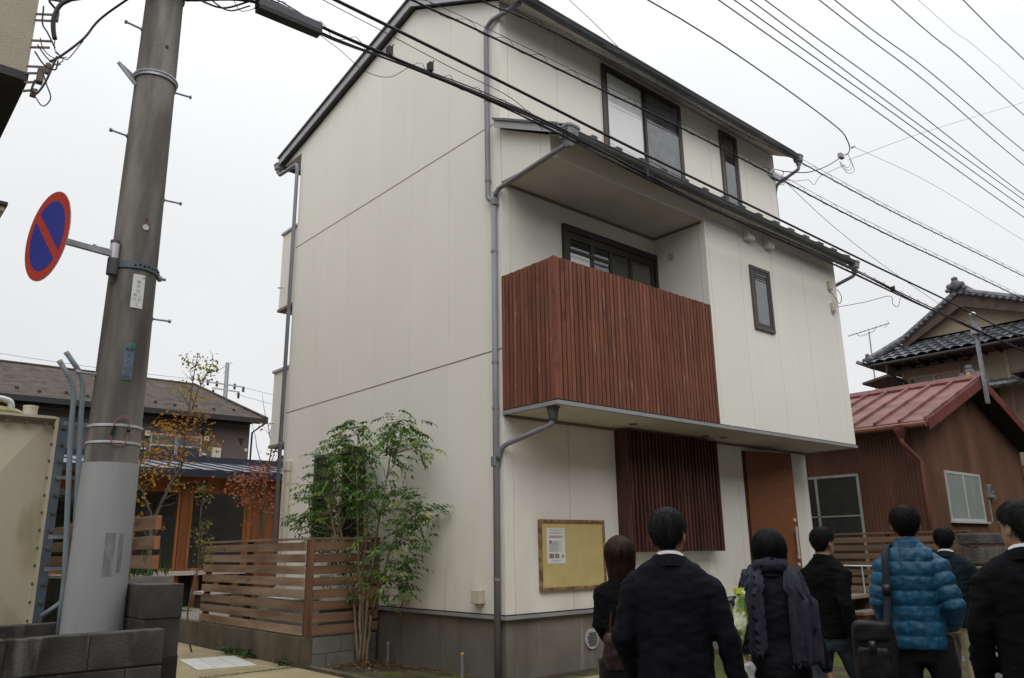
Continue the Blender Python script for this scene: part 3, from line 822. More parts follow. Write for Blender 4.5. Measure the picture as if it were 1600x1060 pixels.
# folded bracket above, and the bolt holes
b = MB(); a = on_pole(-pi / 2, 4.77); t_ = a + Vector((-.13, -.04, .05))
b.bar(a, t_, .012, .022); b.bar(t_, a + Vector((0.0, -.03, -.07)), .012, .022)
b.build('angle_bracket', GALV, pole)
for ang, z, r, mt in ((.12, 5.02, .012, BLACK), (.05, 3.68, .009, M('red_dot', (.25, .03, .03), .6)), (.05, 3.62, .020, STEEL)):
    b = MB(); n_ = Vector((sin(ang), -cos(ang), 0)); b.disc(on_pole(ang, z, -.002), n_, r, 16, .006); b.build('pole_stud', mt, pole)
# name plates, curved round the shaft
AN = -0.02
def plate(ac, z0, z1, w, mat, chars, tmat, name):
    r = prad((z0 + z1) / 2); n = 8; b = MB(); vs = []
    for o in (.0015, .004):
        for z in (z0, z1):
            for i in range(n + 1):
                vs.append(on_pole(ac + (i / n - .5) * w / r, z, o))
    m_ = n + 1; fs = []
    for i in range(n):
        fs += [(2 * m_ + i, 2 * m_ + i + 1, 3 * m_ + i + 1, 3 * m_ + i), (i + 1, i, m_ + i, m_ + i + 1),
               (m_ + i, 3 * m_ + i, 3 * m_ + i + 1, m_ + i + 1), (i, i + 1, 2 * m_ + i + 1, 2 * m_ + i)]
    fs += [(0, 2 * m_, 3 * m_, m_), (n, m_ + n, 3 * m_ + n, 2 * m_ + n)]
    p = b.add(vs, fs).build(name, mat, pole)
    t = MB()
    for s, size, dx, z in chars:
        v, f = text_geo(s, size)
        t.add([on_pole(ac + (q[0] + dx) / r, z + q[1], .0050) for q in v], f)
    t.build('lettering', tmat, p)
    return p
INK = M('black_print', (.03, .03, .035), .6, .2)
INKG = M('grey_print', (.22, .23, .24), .7, .2)
plate(-.03 + .05, 3.052, 3.282, .074, M('white_plate', (.60, .61, .60), .5, .06, 20),
      [('二番', .016, .022, 3.262), ('・', .014, 0, 3.25), ('西', .026, 0, 3.228), ('木', .024, 0, 3.200), ('①', .026, 0, 3.168), ('熊 二', .022, 0, 3.138), ('の 支', .020, 0, 3.110), ('二', .022, 0, 3.085), ('・', .03, 0, 3.066)], INKG, 'name_plate')
plate(-.03 - .02, 2.572, 2.815, .060, M('blue_plate', (.10, .135, .18), .5, .12, 15),
      [('有線', .028, 0, 2.770), ('ク', .034, 0, 2.730), ('ノ', .034, 0, 2.690), ('竹下', .026, 0, 2.640), ('の', .022, .004, 2.614), ('細松', .026, 0, 2.588)], INK, 'name_plate')
b = MB(); b.rings([[on_pole(AN + .09 + (.016 * cos(2 * pi * i / 12)) / .15, 2.797 + .012 * sin(2 * pi * i / 12), o) for i in range(12)] for o in (.003, .0055)]); b.build('green_sticker', M('green_sticker', (.02, .16, .10), .5), pole)
# wire loop on the lower bands
b = MB(); b.tube(smoothline([on_pole(-.35, 2.24, .014), on_pole(-.25, 2.31, .016), on_pole(.02, 2.33, .016), on_pole(.22, 2.29, .016), on_pole(.20, 2.22, .014), on_pole(.12, 2.17, .014), on_pole(-.2, 2.16, .014), on_pole(-.35, 2.19, .014), on_pole(-.35, 2.24, .014)]), .0035, 6)
b.build('wire_loop', M('copper_red_wire', (.30, .10, .07), .5), pole)
b = MB(); b.tube([on_pole(-.36, 2.22, .016), on_pole(-.27, 2.275, .018)], .009, 8); b.ball(on_pole(.20, 2.255, .018), .013, .013, .013, 8, 6); b.build('wire_clamp', BLACK, pole)

# ------------------------------------------------------------------ no-parking sign on its arm
SN = Vector((-.975, -.222, 0)).normalized(); SU = Vector((0, 0, 1)); SR = SU.cross(SN)
scn = Vector((-5.085, -1.68, 3.385)); R0 = .285
sign = thing('no_parking_sign', (scn.x, scn.y, scn.z - R0), 'round red and blue no-parking sign held out from the concrete pole', 'road sign')
def dpt(u, v, o): return scn + SR * u + SU * v + SN * o
def circ(r, o, n=56): return [dpt(r * cos(2 * pi * i / n), r * sin(2 * pi * i / n), o) for i in range(n)]
MB().prism(circ(R0, -.004), SN * .004).build('plate', STEEL, sign)
MB().prism(circ(R0 - .004, .0003), SN * .001).build('red_face', M('sign_red', (.42, .035, .022), .35, .04), sign)
BLU = M('sign_blue', (.018, .030, .26), .35, .06)
rb_ = R0 * .775; hw = R0 * .105; dv = Vector((cos(radians(-45)), sin(radians(-45)))); nv_ = Vector((-dv.y, dv.x))
for s in (1, -1):
    a0 = math.asin(hw / rb_); pts = []
    for i in range(25):
        t = a0 + (pi - 2 * a0) * i / 24
        q = dv * (cos(t) * rb_) + nv_ * (sin(t) * rb_ * s)
        pts.append(dpt(q.x, q.y, .0016))
    if s < 0: pts = pts[::-1]
    MB().prism(pts, SN * .0008).build('blue_field', BLU, sign)
b = MB()
mast = Vector((PX - .155, PY - .10, 3.40))
for dz in (-.16, .16):
    b.bar(dpt(-.09, dz, -.012), dpt(.13, dz, -.012), .018, .03)
b.build('back_rail', GALV, sign)
b = MB(); b.bar(dpt(.0, .0, -.03), mast, .03, .035); b.build('arm', GALV, sign)
b = MB(); b.bar(dpt(.02, -.16, -.025), dpt(.02, .16, -.025), .02, .02); b.build('back_rail', GALV, sign)
b = MB(); b.tube([mast + Vector((0, 0, -.12)), mast + Vector((0, 0, .075))], .028, 14); b.build('clamp_tube', STEEL, sign, smooth='auto')
b = MB(); b.tube([mast + Vector((0, 0, .076)), mast + Vector((0, 0, .095))], .03, 14); b.tube([mast + Vector((0, 0, -.14)), mast + Vector((0, 0, -.03))], .034, 14); b.build('clamp_collar', M('dark_clamp', (.06, .06, .07), .5), sign)
b = MB(); b.bar(mast + Vector((.0, 0, -.05)), on_pole(-.95, 3.345, .0), .03, .045); b.build('clamp_arm', BLUESTEEL, sign)
b = MB(); b.tube([on_pole(1.45, 3.325, 0), on_pole(1.45, 3.325, .06)], .012, 8); b.ball(on_pole(1.45, 3.325, .02), .02, .02, .024, 8, 6); b.build('clamp_bolt', GALV, sign)

# ------------------------------------------------------------------ concrete block walls
blk_x = MB().box(-.193, .193, -.06, .06, -.093, .093).mesh('block', BLOCK)
blk_h = MB().box(-.095, .095, -.06, .06, -.093, .093).mesh('block', BLOCK)
def blockwall_x(name, label, xe, y, ztop, n, courses):
    t = thing(name, (xe - n * .195, y, 0.0), label, 'block wall')
    MB().box(xe - n * .39, xe - .006, y - .052, y + .052, -.1, ztop - .006).build('mortar', MORTAR, t)
    for c in range(courses):
        off = 0 if c % 2 == 0 else .195
        for i in range(n):
            x = xe - .195 - i * .39 - off
            inst('block', blk_x, t, (x, y + random.uniform(-.002, .002), ztop - .093 - c * .195), bev=.006)
        if off: inst('block', blk_h, t, (xe - .097, y, ztop - .093 - c * .195), bev=.006)
    return t
blockwall_x('block_wall', 'low dark concrete block wall in front of the utility pole', -4.27, -1.94, 1.09, 6, 6)
blockwall_x('block_wall', 'low block wall behind the pole, below the cream tank', -4.56, -.90, 1.085, 5, 6)
t = thing('block_wall', (-4.24, -.2, 0), 'higher block wall end stained dark beside the pole and path', 'block wall')
MB().box(-4.345, -4.145, -1.862, 1.6, -.1, 1.322).build('mortar', MORTAR, t)
blk_y = MB().box(-.105, .105, -.193, .193, -.097, .097).mesh('block', BLOCK)
for c in range(7):
    for i in range(9):
        y = -1.675 + i * .39 + (0 if c % 2 == 0 else .02)
        inst('block', blk_y, t, (-4.245, y, 1.33 - .097 - c * .2), bev=.006)
# boards over the higher wall
t = thing('board_fence', (-4.13, 1.2, 1.32), 'three wide weathered boards rising above the higher block wall', 'fence')
for i, (z0, z1, ye) in enumerate(((1.405, 1.495, -1.06), (1.535, 1.625, -1.05), (1.668, 1.765, -1.04))):
    MB().box(-4.085, -4.045, ye, 3.4, z0, z1).build('board', GREY_WOOD, t, bev=.003)
    MB().box(-4.0845, -4.0455, ye - .0025, ye - .0002, z0 + .001, z1 - .001).build('board_end', CUT_WOOD, t)
for y in (-.16, 1.6, 3.2):
    MB().box(-4.045, -3.97, y - .04, y + .04, 1.2, 1.80).build('post', POST_WOOD, t)

# ------------------------------------------------------------------ cream sectional tank
tank = thing('water_tank', (-5.8, .3, .5), 'cream sectional water tank with bolted flanges and a stained lid', 'water tank')
X1, ZT, YF = -4.70, 2.43, -.70
b = MB().box(-7.2, X1, YF + .02, 1.4, .55, ZT - .01); b.build('tank_body', TANK, tank)
for x0, x1, z0, z1 in ((-5.70, X1 - .02, 1.06, ZT - .02), (-5.70, X1 - .02, .55, 1.05), (-6.7, -5.71, 1.06, ZT - .02)):
    cx_, cz_ = (x0 + x1) / 2, (z0 + z1) / 2; y = YF + .018; m_ = .10
    vs = [(x0, y, z0), (x1, y, z0), (x1, y, z1), (x0, y, z1), (x0 + m_, y - .012, z0 + m_), (x1 - m_, y - .012, z0 + m_), (x1 - m_, y - .012, z1 - m_), (x0 + m_, y - .012, z1 - m_), (cx_, y - .075, cz_)]
    MB().add(vs, [(0, 1, 5, 4), (1, 2, 6, 5), (2, 3, 7, 6), (3, 0, 4, 7), (4, 5, 8), (5, 6, 8), (6, 7, 8), (7, 4, 8)]).build('panel', TANK, tank)
b = MB().box(X1 - .022, X1 - .002, YF - .05, YF + .017, .55, ZT); b.build('flange', TANK, tank)
b = MB().box(-7.2, X1 - .023, YF - .045, YF + .016, ZT - .012, ZT + .006); b.build('top_flange', TANK, tank)
b = MB().box(X1, X1 + .055, YF - .055, YF - .045, .55, ZT + .0); b.box(X1, X1 + .008, YF - .044, YF + .02, .55, ZT); b.build('steel_angle', BLUESTEEL, tank)
b = MB()
for i in range(15):
    z = .75 + i * .115
    b.disc((X1 + .03, YF - .0555, z), (0, -1, 0), .013, 6, .014); b.tube([(X1 - .034, YF - .03, z), (X1 + .02, YF - .03, z)], .011, 6)
tag(b.build('bolt', RUSTY, tank), kind='stuff')
b = MB()
for i in range(10):
    b.tube([(-4.78 - i * .115, YF - .02, ZT - .05), (-4.78 - i * .115, YF - .04, ZT - .05)], .013, 6)
tag(b.build('bolt', RUSTY, tank), kind='stuff')
LID = M('mossy_lid', (.25, .225, .085), .8, .4, 8)
b = MB(); rg = []
for r, z in ((.30, 2.44), (.30, 2.47), (.26, 2.50), (.15, 2.52)): rg.append([(-5.13 + r * cos(2 * pi * i / 28), -.35 + r * sin(2 * pi * i / 28), z) for i in range(28)])
b.rings(rg).build('lid', LID, tank, smooth='auto')
b = MB().tube([(-4.86, -.60, 2.43), (-4.86, -.60, 2.50)], .045, 20); b.tube([(-4.86, -.60, 2.50), (-4.86, -.60, 2.515)], .047, 20); b.build('vent_cap', PLASTIC, tank, smooth='auto')
b = MB().tube(smoothline([(-5.6, -.5, 2.56), (-5.1, -.5, 2.565), (-4.99, -.5, 2.555), (-4.965, -.5, 2.53), (-4.96, -.5, 2.49)]), .022, 12); b.build('silver_pipe', STEEL, tank, smooth=True)
b = MB().bar((-5.5, -.05, 2.95), (-4.94, .1, 2.50), .05, .05); b.build('ladder_rail', GALV, tank)

# conduits rising beside the tank
for i, (pts, lb) in enumerate((([(-4.79, -1.0, 2.76), (-4.685, -1.0, 2.61), (-4.675, -1.0, 2.3), (-4.60, -1.0, 1.36), (-4.59, -.98, .9)], 'thin grey conduit nearer the tank, bent over at its top'),
                               ([(-4.755, -1.0, 2.825), (-4.64, -1.0, 2.68), (-4.625, -1.0, 2.4), (-4.55, -1.0, 1.34), (-4.58, -.98, 1.22), (-4.68, -.9, 1.13)], 'thin grey conduit nearer the pole, bent over at its top'))):
    t = thing('conduit', (-4.6 + i * .05, -1.0, .9), lb, 'conduit', 'conduits beside the tank')
    MB().tube(smooth_corner(pts, .10, 6), .017, 12).build('tube', CONDUIT, t, smooth=True)
    p0 = Vector(pts[0]); d = (p0 - Vector(pts[1])).normalized()
    MB().tube([p0, p0 + d * .02], .0185, 12).build('end_cap', PLASTIC, t)
for z in (2.36, 2.0, 1.62, 1.42):
    MB().box(-4.72, -4.56, -.985, -.975, z - .012, z + .012).build('conduit_strap', GALV, tank)

# ------------------------------------------------------------------ beige building at the left edge
STUCCO = M('beige_stucco', (.34, .305, .24), .95, .06, 3, bump=.6, bscale=90, bdist=.01)
lb = thing('beige_building', (-9, 4, 0), 'beige stucco building with an overhanging upper floor at the left edge', 'building')
MB().box(-14, -6.4, .3, 9, 0, 5.4).build('wall', STUCCO, lb)
MB().box(-14, -5.13, .0, 9, 5.345, 9.5).build('upper_wall', STUCCO, lb)
DKT = M('dark_eave_trim', (.018, .017, .018), .6, .15)
b = MB().box(-14, -5.118, -.02, .16, 5.27, 5.343); b.box(-5.29, -5.118, .16, 9, 5.27, 5.343); b.build('eave_trim', DKT, lb)
MB().box(-14, -5.30, .17, 8.9, 5.31, 5.344).build('soffit', STUCCO, lb)
b = MB().box(-6.5, -5.115, .0, 3.2, 4.17, 4.20); b.build('canopy', DKT, lb)
MB().box(-6.5, -5.13, .02, 3.2, 4.13, 4.168).build('canopy_soffit', STUCCO, lb)
for i, (z, ln) in enumerate(((5.90, .13), (5.84, .13), (5.645, .13), (5.58, .12), (5.40, .13), (5.335, .11), (5.25, .10), (5.17, .08))):
    b = MB(); b.bar((-5.14, -.02, z), (-5.14 + ln, -.14, z - .015), .012, .016)
    if i in (0, 4): b.tube([(-5.14 + ln, -.15, z + .01), (-5.14 + ln, -.15, z - .08)], .022, 10)
    if i == 5: b.box(-5.075, -5.03, -.17, -.10, z - .11, z + .02)
    if i == 7: b.box(-5.10, -5.06, -.14, -.09, z - .07, z - .01)
    b.build('cable_bracket', M('brown_bracket%d' % i, (.12, .09, .075), .7), lb)
# ------------------------------------------------------------------ kerb wall and slatted fence round the service yard
GRAVEL = M('yard_gravel', (.20, .18, .15), 1.0, .4, 40, bump=.9, bscale=60, bdist=.02)
kw = tag(MB().prism([(-1.09, 2.58, -.1), (-1.09, 9.2, -.1), (-1.09, 9.2, .49), (-1.09, 2.58, .49)], (.14, 0, 0)).build('kerb_wall', KERB, bev=.01), 'stained concrete kerb wall below the slatted fence along the path', 'kerb wall')
t = thing('block_wall', (-.48, 2.64, 0), 'short grey block wall under the fence, touching the house', 'block wall')
MB().box(-.948, -.035, 2.592, 2.68, -.1, .475).build('mortar', MORTAR, t)
GBLOCK = M('grey_block', (.155, .15, .13), .95, .2, 4, bump=.4, bscale=90, rand=.08, bdist=.006)
for c in range(2):
    for i in range(3):
        x0 = max(-.947, -.947 + i * .40 - (.2 if c else 0)); x1 = min(-.035, -.947 + (i + 1) * .40 - (.2 if c else 0) - .008)
        if x1 - x0 > .03: MB().box(x0, x1, 2.585, 2.69, .475 - (c + 1) * .2 + .006, .475 - c * .2).build('block', GBLOCK, t, bev=.004)
fence = thing('slatted_fence', (-1.0, 4.0, .49), 'weathered horizontal slat fence standing on the kerb wall beside the path', 'fence')
bz = [.505 + i * .145 for i in range(8)]
for z in bz:
    MB().box(-1.085, -1.055, 2.66, 6.05, z, z + .105).build('board', GREY_WOOD, fence, bev=.003)
    MB().box(-.975, -.02, 2.575, 2.605, z, z + .105).build('board', GREY_WOOD_X, fence, bev=.003)
MB().box(-1.10, -1.00, 2.66, 6.08, 1.655, 1.683).build('top_rail', GREY_WOOD, fence, bev=.003)
MB().box(-.995, -.02, 2.565, 2.66, 1.655, 1.683).build('top_rail', GREY_WOOD_X, fence, bev=.003)
for x, y in ((-1.015, 2.62), (-1.015, 4.45), (-1.015, 5.98), (-.06, 2.65)):
    MB().box(x - .037, x + .037, y - .042, y + .042, .47, 1.654).build('post', POST_WOOD, fence, bev=.003)
tag(MB().box(-.949, -.002, 2.70, 9.2, .0, .44).build('yard_gravel', GRAVEL), kind='structure')
tag(MB().box(-.0, 9, 5.80, 10.2, .0, .44).build('yard_gravel', GRAVEL), kind='structure')
# pale blocks and a unit standing in the yard
for (x0, x1, y0, y1, z0, z1, nm, lbl, ct, mt) in ((-.75, -.35, 3.55, 4.35, .44, .86, 'air_conditioner', 'boxy white outdoor unit behind the slat fence, next to the wall', 'outdoor unit', WHITE_PL),
                                                  (-.8, -.2, 4.6, 5.6, .44, .92, 'storage_box', 'long pale storage box behind the slat fence near its far end', 'storage box', PLASTIC)):
    t = thing(nm, ((x0 + x1) / 2, (y0 + y1) / 2, z0), lbl, ct)
    MB().box(x0, x1, y0, y1, z0 + .06, z1).build('casing', mt, t, bev=.02)
    MB().box(x0 - .012, x1 + .012, y0 - .012, y1 + .012, z1 + .001, z1 + .03).build('lid', WHITE_PL, t, bev=.008)
    MB().box(x0 + .02, x1 - .02, y0 + .06, y0 + .14, z0, z0 + .059).build('foot', GBLOCK, t)
    MB().box(x0 + .02, x1 - .02, y1 - .14, y1 - .06, z0, z0 + .059).build('foot', GBLOCK, t)
# white tile patch in the path
tp = thing('tile_patch', (-1.6, 3.85, .137), 'patch of white floor tiles set into the sandy path', 'floor tiles')
ax = Vector((.70, -.14, 0)); ay = Vector((.18, 1.16, 0)); o0 = Vector((-2.06, 3.36, .138))
for i in range(3):
    for j in range(3):
        p = [o0 + ax * ((i + u) / 3) + ay * ((j + v) / 3) for u, v in ((.015, .012), (.985, .012), (.985, .988), (.015, .988))]
        MB().prism(p, (0, 0, .006)).build('tile', WHITE_TILE, tp)
# bed edging, pipe stubs
tag(MB().prism([(-1.055, .9, .0), (-.975, .9, .0), (-.955, 2.57, .0), (-1.035, 2.57, .0)], (0, 0, .165)).build('bed_edging', KERB, bev=.008), 'narrow concrete edging strip between the path and the mossy tree bed', 'edging')
YEL = M('yellow_cap', (.46, .32, .08), .5, .1)
for (x, y, lbl) in ((-.09, 2.20, 'short grey pipe stub with yellow cap near the slat fence'), (-.12, .62, 'short grey pipe stub with yellow cap near the corner downpipe')):
    t = thing('pipe_stub', (x, y, .13), lbl, 'pipe stub', 'capped pipe stubs along the house wall')
    MB().tube([(x, y, .10), (x, y, .36)], .019, 14).build('stub', PIPE, t, smooth='auto')
    MB().rings([[(x + r * cos(2 * pi * i / 14), y + r * sin(2 * pi * i / 14), z) for i in range(14)] for r, z in ((.0215, .36), (.0215, .378), (.014, .388))]).build('cap', YEL, t)

# ------------------------------------------------------------------ foliage builders
def leaves_mesh(name, mat, items, parent):
    """items: list of (pos, dir, normal, length, width, rnd); each leaf a folded lance of four triangles"""
    n = len(items)
    P = np.array([i[0] for i in items]); Dv = np.array([i[1] for i in items]); Nn = np.array([i[2] for i in items])
    Ln = np.array([i[3] for i in items])[:, None]; Wd = np.array([i[4] for i in items])[:, None]; rn = np.array([i[5] for i in items])
    Dv /= np.linalg.norm(Dv, axis=1, keepdims=True) + 1e-9
    S = np.cross(Dv, Nn); S /= np.linalg.norm(S, axis=1, keepdims=True) + 1e-9
    Nn = np.cross(S, Dv)
    a = P; b = P + Dv * Ln * .42 + S * Wd * .5 + Nn * Wd * .18; c = P + Dv * Ln - Nn * Ln * .10; d = P + Dv * Ln * .42 - S * Wd * .5 + Nn * Wd * .18; m = P + Dv * Ln * .45
    V = np.stack([a, b, c, d, m], 1).reshape(-1, 3) - np.array(org(parent))
    idx = np.arange(n)[:, None] * 5
    T = np.concatenate([idx + np.array([[0, 4, 1]]), idx + np.array([[1, 4, 2]]), idx + np.array([[2, 4, 3]]), idx + np.array([[3, 4, 0]])], 1).reshape(-1, 3)
    me = bpy.data.meshes.new(name)
    me.from_pydata(V.tolist(), [], T.tolist())
    at = me.attributes.new('rnd', 'FLOAT', 'FACE'); at.data.foreach_set('value', np.repeat(rn, 4).astype(np.float32))
    me.materials.append(mat); me.update()
    o = bpy.data.objects.new(name, me); COL.objects.link(o); o.parent = parent
    ORG[o.name] = org(parent)
    return o

def rv(s=1.0): return RNG.normal(0, s, 3)

def spray(items, tip, out, n_leaf, ln=.22, ll=.085, lw=.030, pairs=4, droop=.45, bias=(.0, .9)):
    """a twig end: compound leaves fanned about a tip"""
    for _ in range(n_leaf):
        r = np.array(out) * .6 + rv(.75); r[2] = r[2] * .4 + .10; r /= np.linalg.norm(r)
        p0 = np.array(tip) + rv(.07)
        base = RNG.uniform(*bias); L_ = ln * RNG.uniform(.75, 1.2)
        for k in range(pairs + 1):
            t = (k + .6) / (pairs + .6)
            q = p0 + r * L_ * t + np.array([0, 0, -droop * L_ * t * t * .6])
            dd = r + np.array([0, 0, -droop * t])
            sd = np.cross(dd, [0, 0, 1.0]); sd /= np.linalg.norm(sd) + 1e-6
            for s in ((1, -1) if k < pairs else (0,)):
                ld = dd * (.75 if s else 1) + sd * s * .8 + np.array([0, 0, -.45]) + rv(.12)
                nn = np.array([0, 0, 1.0]) + rv(.3)
                items.append((q, ld, nn, ll * RNG.uniform(.7, 1.2), lw * RNG.uniform(.8, 1.2), min(max(base + RNG.normal(0, .12), 0), 1)))

def limb(mb, a, b, r0, r1, bend=.08, n=7, rs=None):
    a = Vector(a); b = Vector(b); L_ = (b - a).length
    o = Vector(rv(1.0)) * bend * L_
    pts = [a.lerp(b, i / n) + o * sin(pi * i / n) * .5 + Vector(rv(.006)) * (0 < i < n) for i in range(n + 1)]
    mb.tube(pts, [r0 + (r1 - r0) * i / n for i in range(n + 1)], 7)
    return pts

# ------------------------------------------------------------------ multi-stemmed evergreen in front of the gable wall
ASH_LEAF = leafmat('glossy_green_leaf', [(0, (.030, .072, .013)), (.45, (.066, .15, .021)), (.8, (.115, .22, .034)), (.955, (.18, .26, .04)), (1.0, (.42, .32, .03))], .38, .35)
ash = thing('evergreen_tree', (-.36, 2.40, .14), 'slender multi-stemmed evergreen tree with glossy leaves against the gable wall', 'tree')
AX = -.36
stems = [((-.36, 2.46, .12), (-.45, 3.35, 2.75)), ((-.34, 2.43, .12), (-.30, 2.75, 3.05)), ((-.38, 2.40, .12), (-.55, 2.35, 2.55)),
         ((-.35, 2.37, .12), (-.40, 1.72, 2.95)), ((-.33, 2.34, .12), (-.52, 1.35, 1.85)), ((-.37, 2.44, .12), (-.62, 2.95, 2.2))]
wood = MB(); SP = []
for a, b_ in stems:
    m1 = Vector(a).lerp(Vector(b_), .35); m1.y = a[1] + (b_[1] - a[1]) * .16; m1.x = a[0] + (b_[0] - a[0]) * .2
    p1 = limb(wood, a, m1, .021, .017, .02); p2 = limb(wood, m1, b_, .017, .005, .05); SP += p1[4:] + p2
trunk = wood.build('trunk', BARK, ash, smooth=True)
clusters = [ # (y, z, radius, weight)
    (3.35, 2.95, .22, 9), (3.15, 2.70, .30, 13), (3.60, 2.62, .24, 10), (3.85, 2.35, .22, 9), (3.55, 2.25, .30, 13), (3.95, 2.02, .20, 8), (3.60, 1.92, .28, 10), (4.10, 1.98, .14, 5),
    (2.72, 3.12, .22, 10), (2.95, 2.95, .22, 9), (2.60, 2.85, .28, 12), (2.85, 2.55, .30, 14), (3.20, 2.35, .32, 15), (2.65, 2.35, .28, 11), (3.0, 2.0, .30, 11), (2.45, 2.70, .18, 6),
    (1.62, 3.10, .20, 9), (1.45, 2.98, .22, 10), (1.80, 2.88, .20, 8), (1.25, 2.83, .18, 8), (1.55, 2.78, .22, 9), (1.05, 2.72, .10, 4), (1.75, 2.60, .14, 5),
    (2.15, 2.35, .24, 10), (1.85, 2.22, .24, 10), (1.55, 2.15, .20, 8), (2.30, 2.05, .26, 9), (1.95, 1.95, .24, 9), (2.25, 1.70, .22, 6),
    (1.15, 2.02, .18, 9), (.98, 1.92, .14, 7), (1.25, 1.82, .20, 10), (1.10, 1.66, .18, 9), (1.35, 1.55, .18, 8), (1.20, 1.42, .14, 6), (1.62, 1.50, .16, 5),
    (1.50, 1.25, .18, 8), (1.75, 1.15, .20, 7), (1.35, 1.10, .12, 5), (1.55, .98, .12, 5), (2.05, 1.20, .18, 4), (2.35, 1.25, .18, 4),
    (3.85, 1.62, .18, 4), (3.35, 1.60, .20, 5), (3.05, 1.45, .22, 5), (3.35, 1.22, .14, 3), (2.75, 1.62, .22, 5), (2.75, 1.0, .14, 3)]
items = []; tw = MB()
for y, z, r, wgt in clusters:
    for _ in range(max(2, int(wgt * (1.4 if y > 2.4 else 1.05)))):
        d = rv(1.0); d /= np.linalg.norm(d)
        tip = np.array([AX - .05, 2.42 + (y - 2.42) * .93, z]) + d * r * .85 * RNG.uniform(.2, 1.0) * np.array([1.5, 1.0, .8])
        tip[0] = min(tip[0], -.10)
        near = min(SP, key=lambda q: (q.x - tip[0]) ** 2 + (q.y - tip[1]) ** 2 + 1.4 * (q.z + .22 - tip[2]) ** 2)
        if RNG.random() < .6: limb(tw, near, tip, .0055, .0022, .10, 5)
        spray(items, tip, tip - np.array(near), 2 if RNG.random() < .75 else 1, bias=(.05, .88) if RNG.random() < .97 else (.96, 1))
tag(tw.build('twigs', BARK, ash, smooth=True), kind='stuff')
tag(leaves_mesh('crown', ASH_LEAF, items, ash), kind='stuff')
# fallen leaves round its foot
LITTER = leafmat('dry_leaf', [(0, (.10, .045, .022)), (.5, (.19, .09, .045)), (.9, (.27, .16, .08)), (1, (.5, .45, .35))], .8, .1)
li = []
for _ in range(420):
    a = RNG.uniform(0, 2 * pi); r = abs(RNG.normal(0, .34))
    x = -.40 + r * cos(a) * .75; y = 2.2 + r * sin(a) * 1.2
    if -.95 < x < -.03 and y < 2.55: li.append(((x, y, .146 + RNG.uniform(0, .015)), (cos(a * 7), sin(a * 7), RNG.uniform(-.2, .3)), (0, 0, 1), .05, .025, RNG.random()))
for _ in range(160):
    li.append(((RNG.uniform(-.2, -.04), RNG.uniform(.3, 2.5), .15), (cos(_), sin(_), .1), (0, 0, 1), .04, .02, RNG.random()))
e_ = thing('fallen_leaves', (-.4, 2.2, .14), 'brown fallen leaves scattered round the foot of the evergreen', 'leaves')
lo_ = leaves_mesh('leaf_litter', LITTER, li, e_); tag(lo_, kind='stuff'); e_['kind'] = 'stuff'

# weeds along the kerb wall and the path joint
WEED = leafmat('weed_leaf', [(0, (.02, .06, .012)), (1, (.06, .13, .03))], .5, .3)
for (x, y, s, lbl) in ((-1.15, 7.4, .16, 'leafy weed at the far end of the kerb wall'), (-1.16, 4.55, .17, 'broad leafy weed clump halfway along the kerb wall'), (-1.15, 4.05, .15, 'dark weed clump on the kerb wall nearer the corner'), (-1.15, 2.95, .11, 'small weed tuft at the kerb wall corner')):
    t = thing('weed', (x, y, .13), lbl, 'weed', 'weeds along the kerb wall'); it = []
    for _ in range(46):
        a = RNG.uniform(0, 2 * pi); el = RNG.uniform(.1, .9)
        it.append(((x + RNG.normal(0, s * .3), y + RNG.normal(0, s * .9), .135 + RNG.uniform(0, s * .5)), (cos(a) * .6, sin(a), el), (0, 0, 1), s * .55, s * .30, RNG.random()))
    leaves_mesh('leaves', WEED, it, t)
it = []
for _ in range(260):
    x = RNG.uniform(-3.8, -1.12); a = RNG.uniform(0, 6.28)
    it.append(((x, 2.71 + RNG.normal(0, .02), .136), (cos(a), sin(a), .6), (0, 0, 1), .03, .012, RNG.random()))
t = thing('grass_strip', (-2.4, 2.71, .13), 'thin line of moss and grass growing in the path joint', 'grass'); t['kind'] = 'stuff'
tag(leaves_mesh('blades', WEED, it, t), kind='stuff')

# ------------------------------------------------------------------ timber building with big panes behind the garden
tag(MB().box(-12, -.96, 9.2, 10.2, -.1, .44).build('moss_bank', MOSS, bev=.12), kind='structure')
tb = thing('timber_building', (0, 13, .2), 'low cedar-clad building with large panes and a metal seam roof', 'building')
YW = 11.0
b = MB(); b.box(-7, 5, YW + 2.5, YW + 2.6, .3, 3.1); b.box(-7, 5, YW + .3, YW + 2.5, .9, 1.0); b.build('room', ROOM, tb)
n = 0
for x in np.arange(-7, 5, .135):                                     # vertical cedar boards of the header and the side wall
    MB().box(x, x + .131, YW - .02 - .004 * (n % 2), YW, 2.88, 3.30).build('cedar_board', CEDAR, tb); n += 1
for x in np.arange(1.74, 5, .135):
    MB().box(x, x + .131, YW - .019 - .004 * (n % 2), YW + .001, .6, 2.879).build('cedar_board', CEDAR, tb); n += 1
for x0, x1 in ((-6.9, -3.3), (-3.1, -1.42), (-1.25, .14), (.36, 1.63)):
    f = MB(); f.box(x0, x1, YW - .03, YW + .03, 2.80, 2.879); f.box(x0, x1, YW - .03, YW + .03, 1.16, 1.21); f.box(x0, x0 + .05, YW - .03, YW + .03, 1.21, 2.80); f.box(x1 - .05, x1, YW - .03, YW + .03, 1.21, 2.80)
    f = f.build('window', CEDAR, tb)
    MB().box(x0 + .05, x1 - .05, YW - .004, YW, 1.21, 2.80).build('pane', GLASS, f)
for x0, x1 in ((-3.29, -3.11), (-1.41, -1.26), (.15, .35), (1.635, 1.735)):
    MB().box(x0, x1, YW - .05, YW + .06, .5, 2.878).build('column', CEDAR, tb)
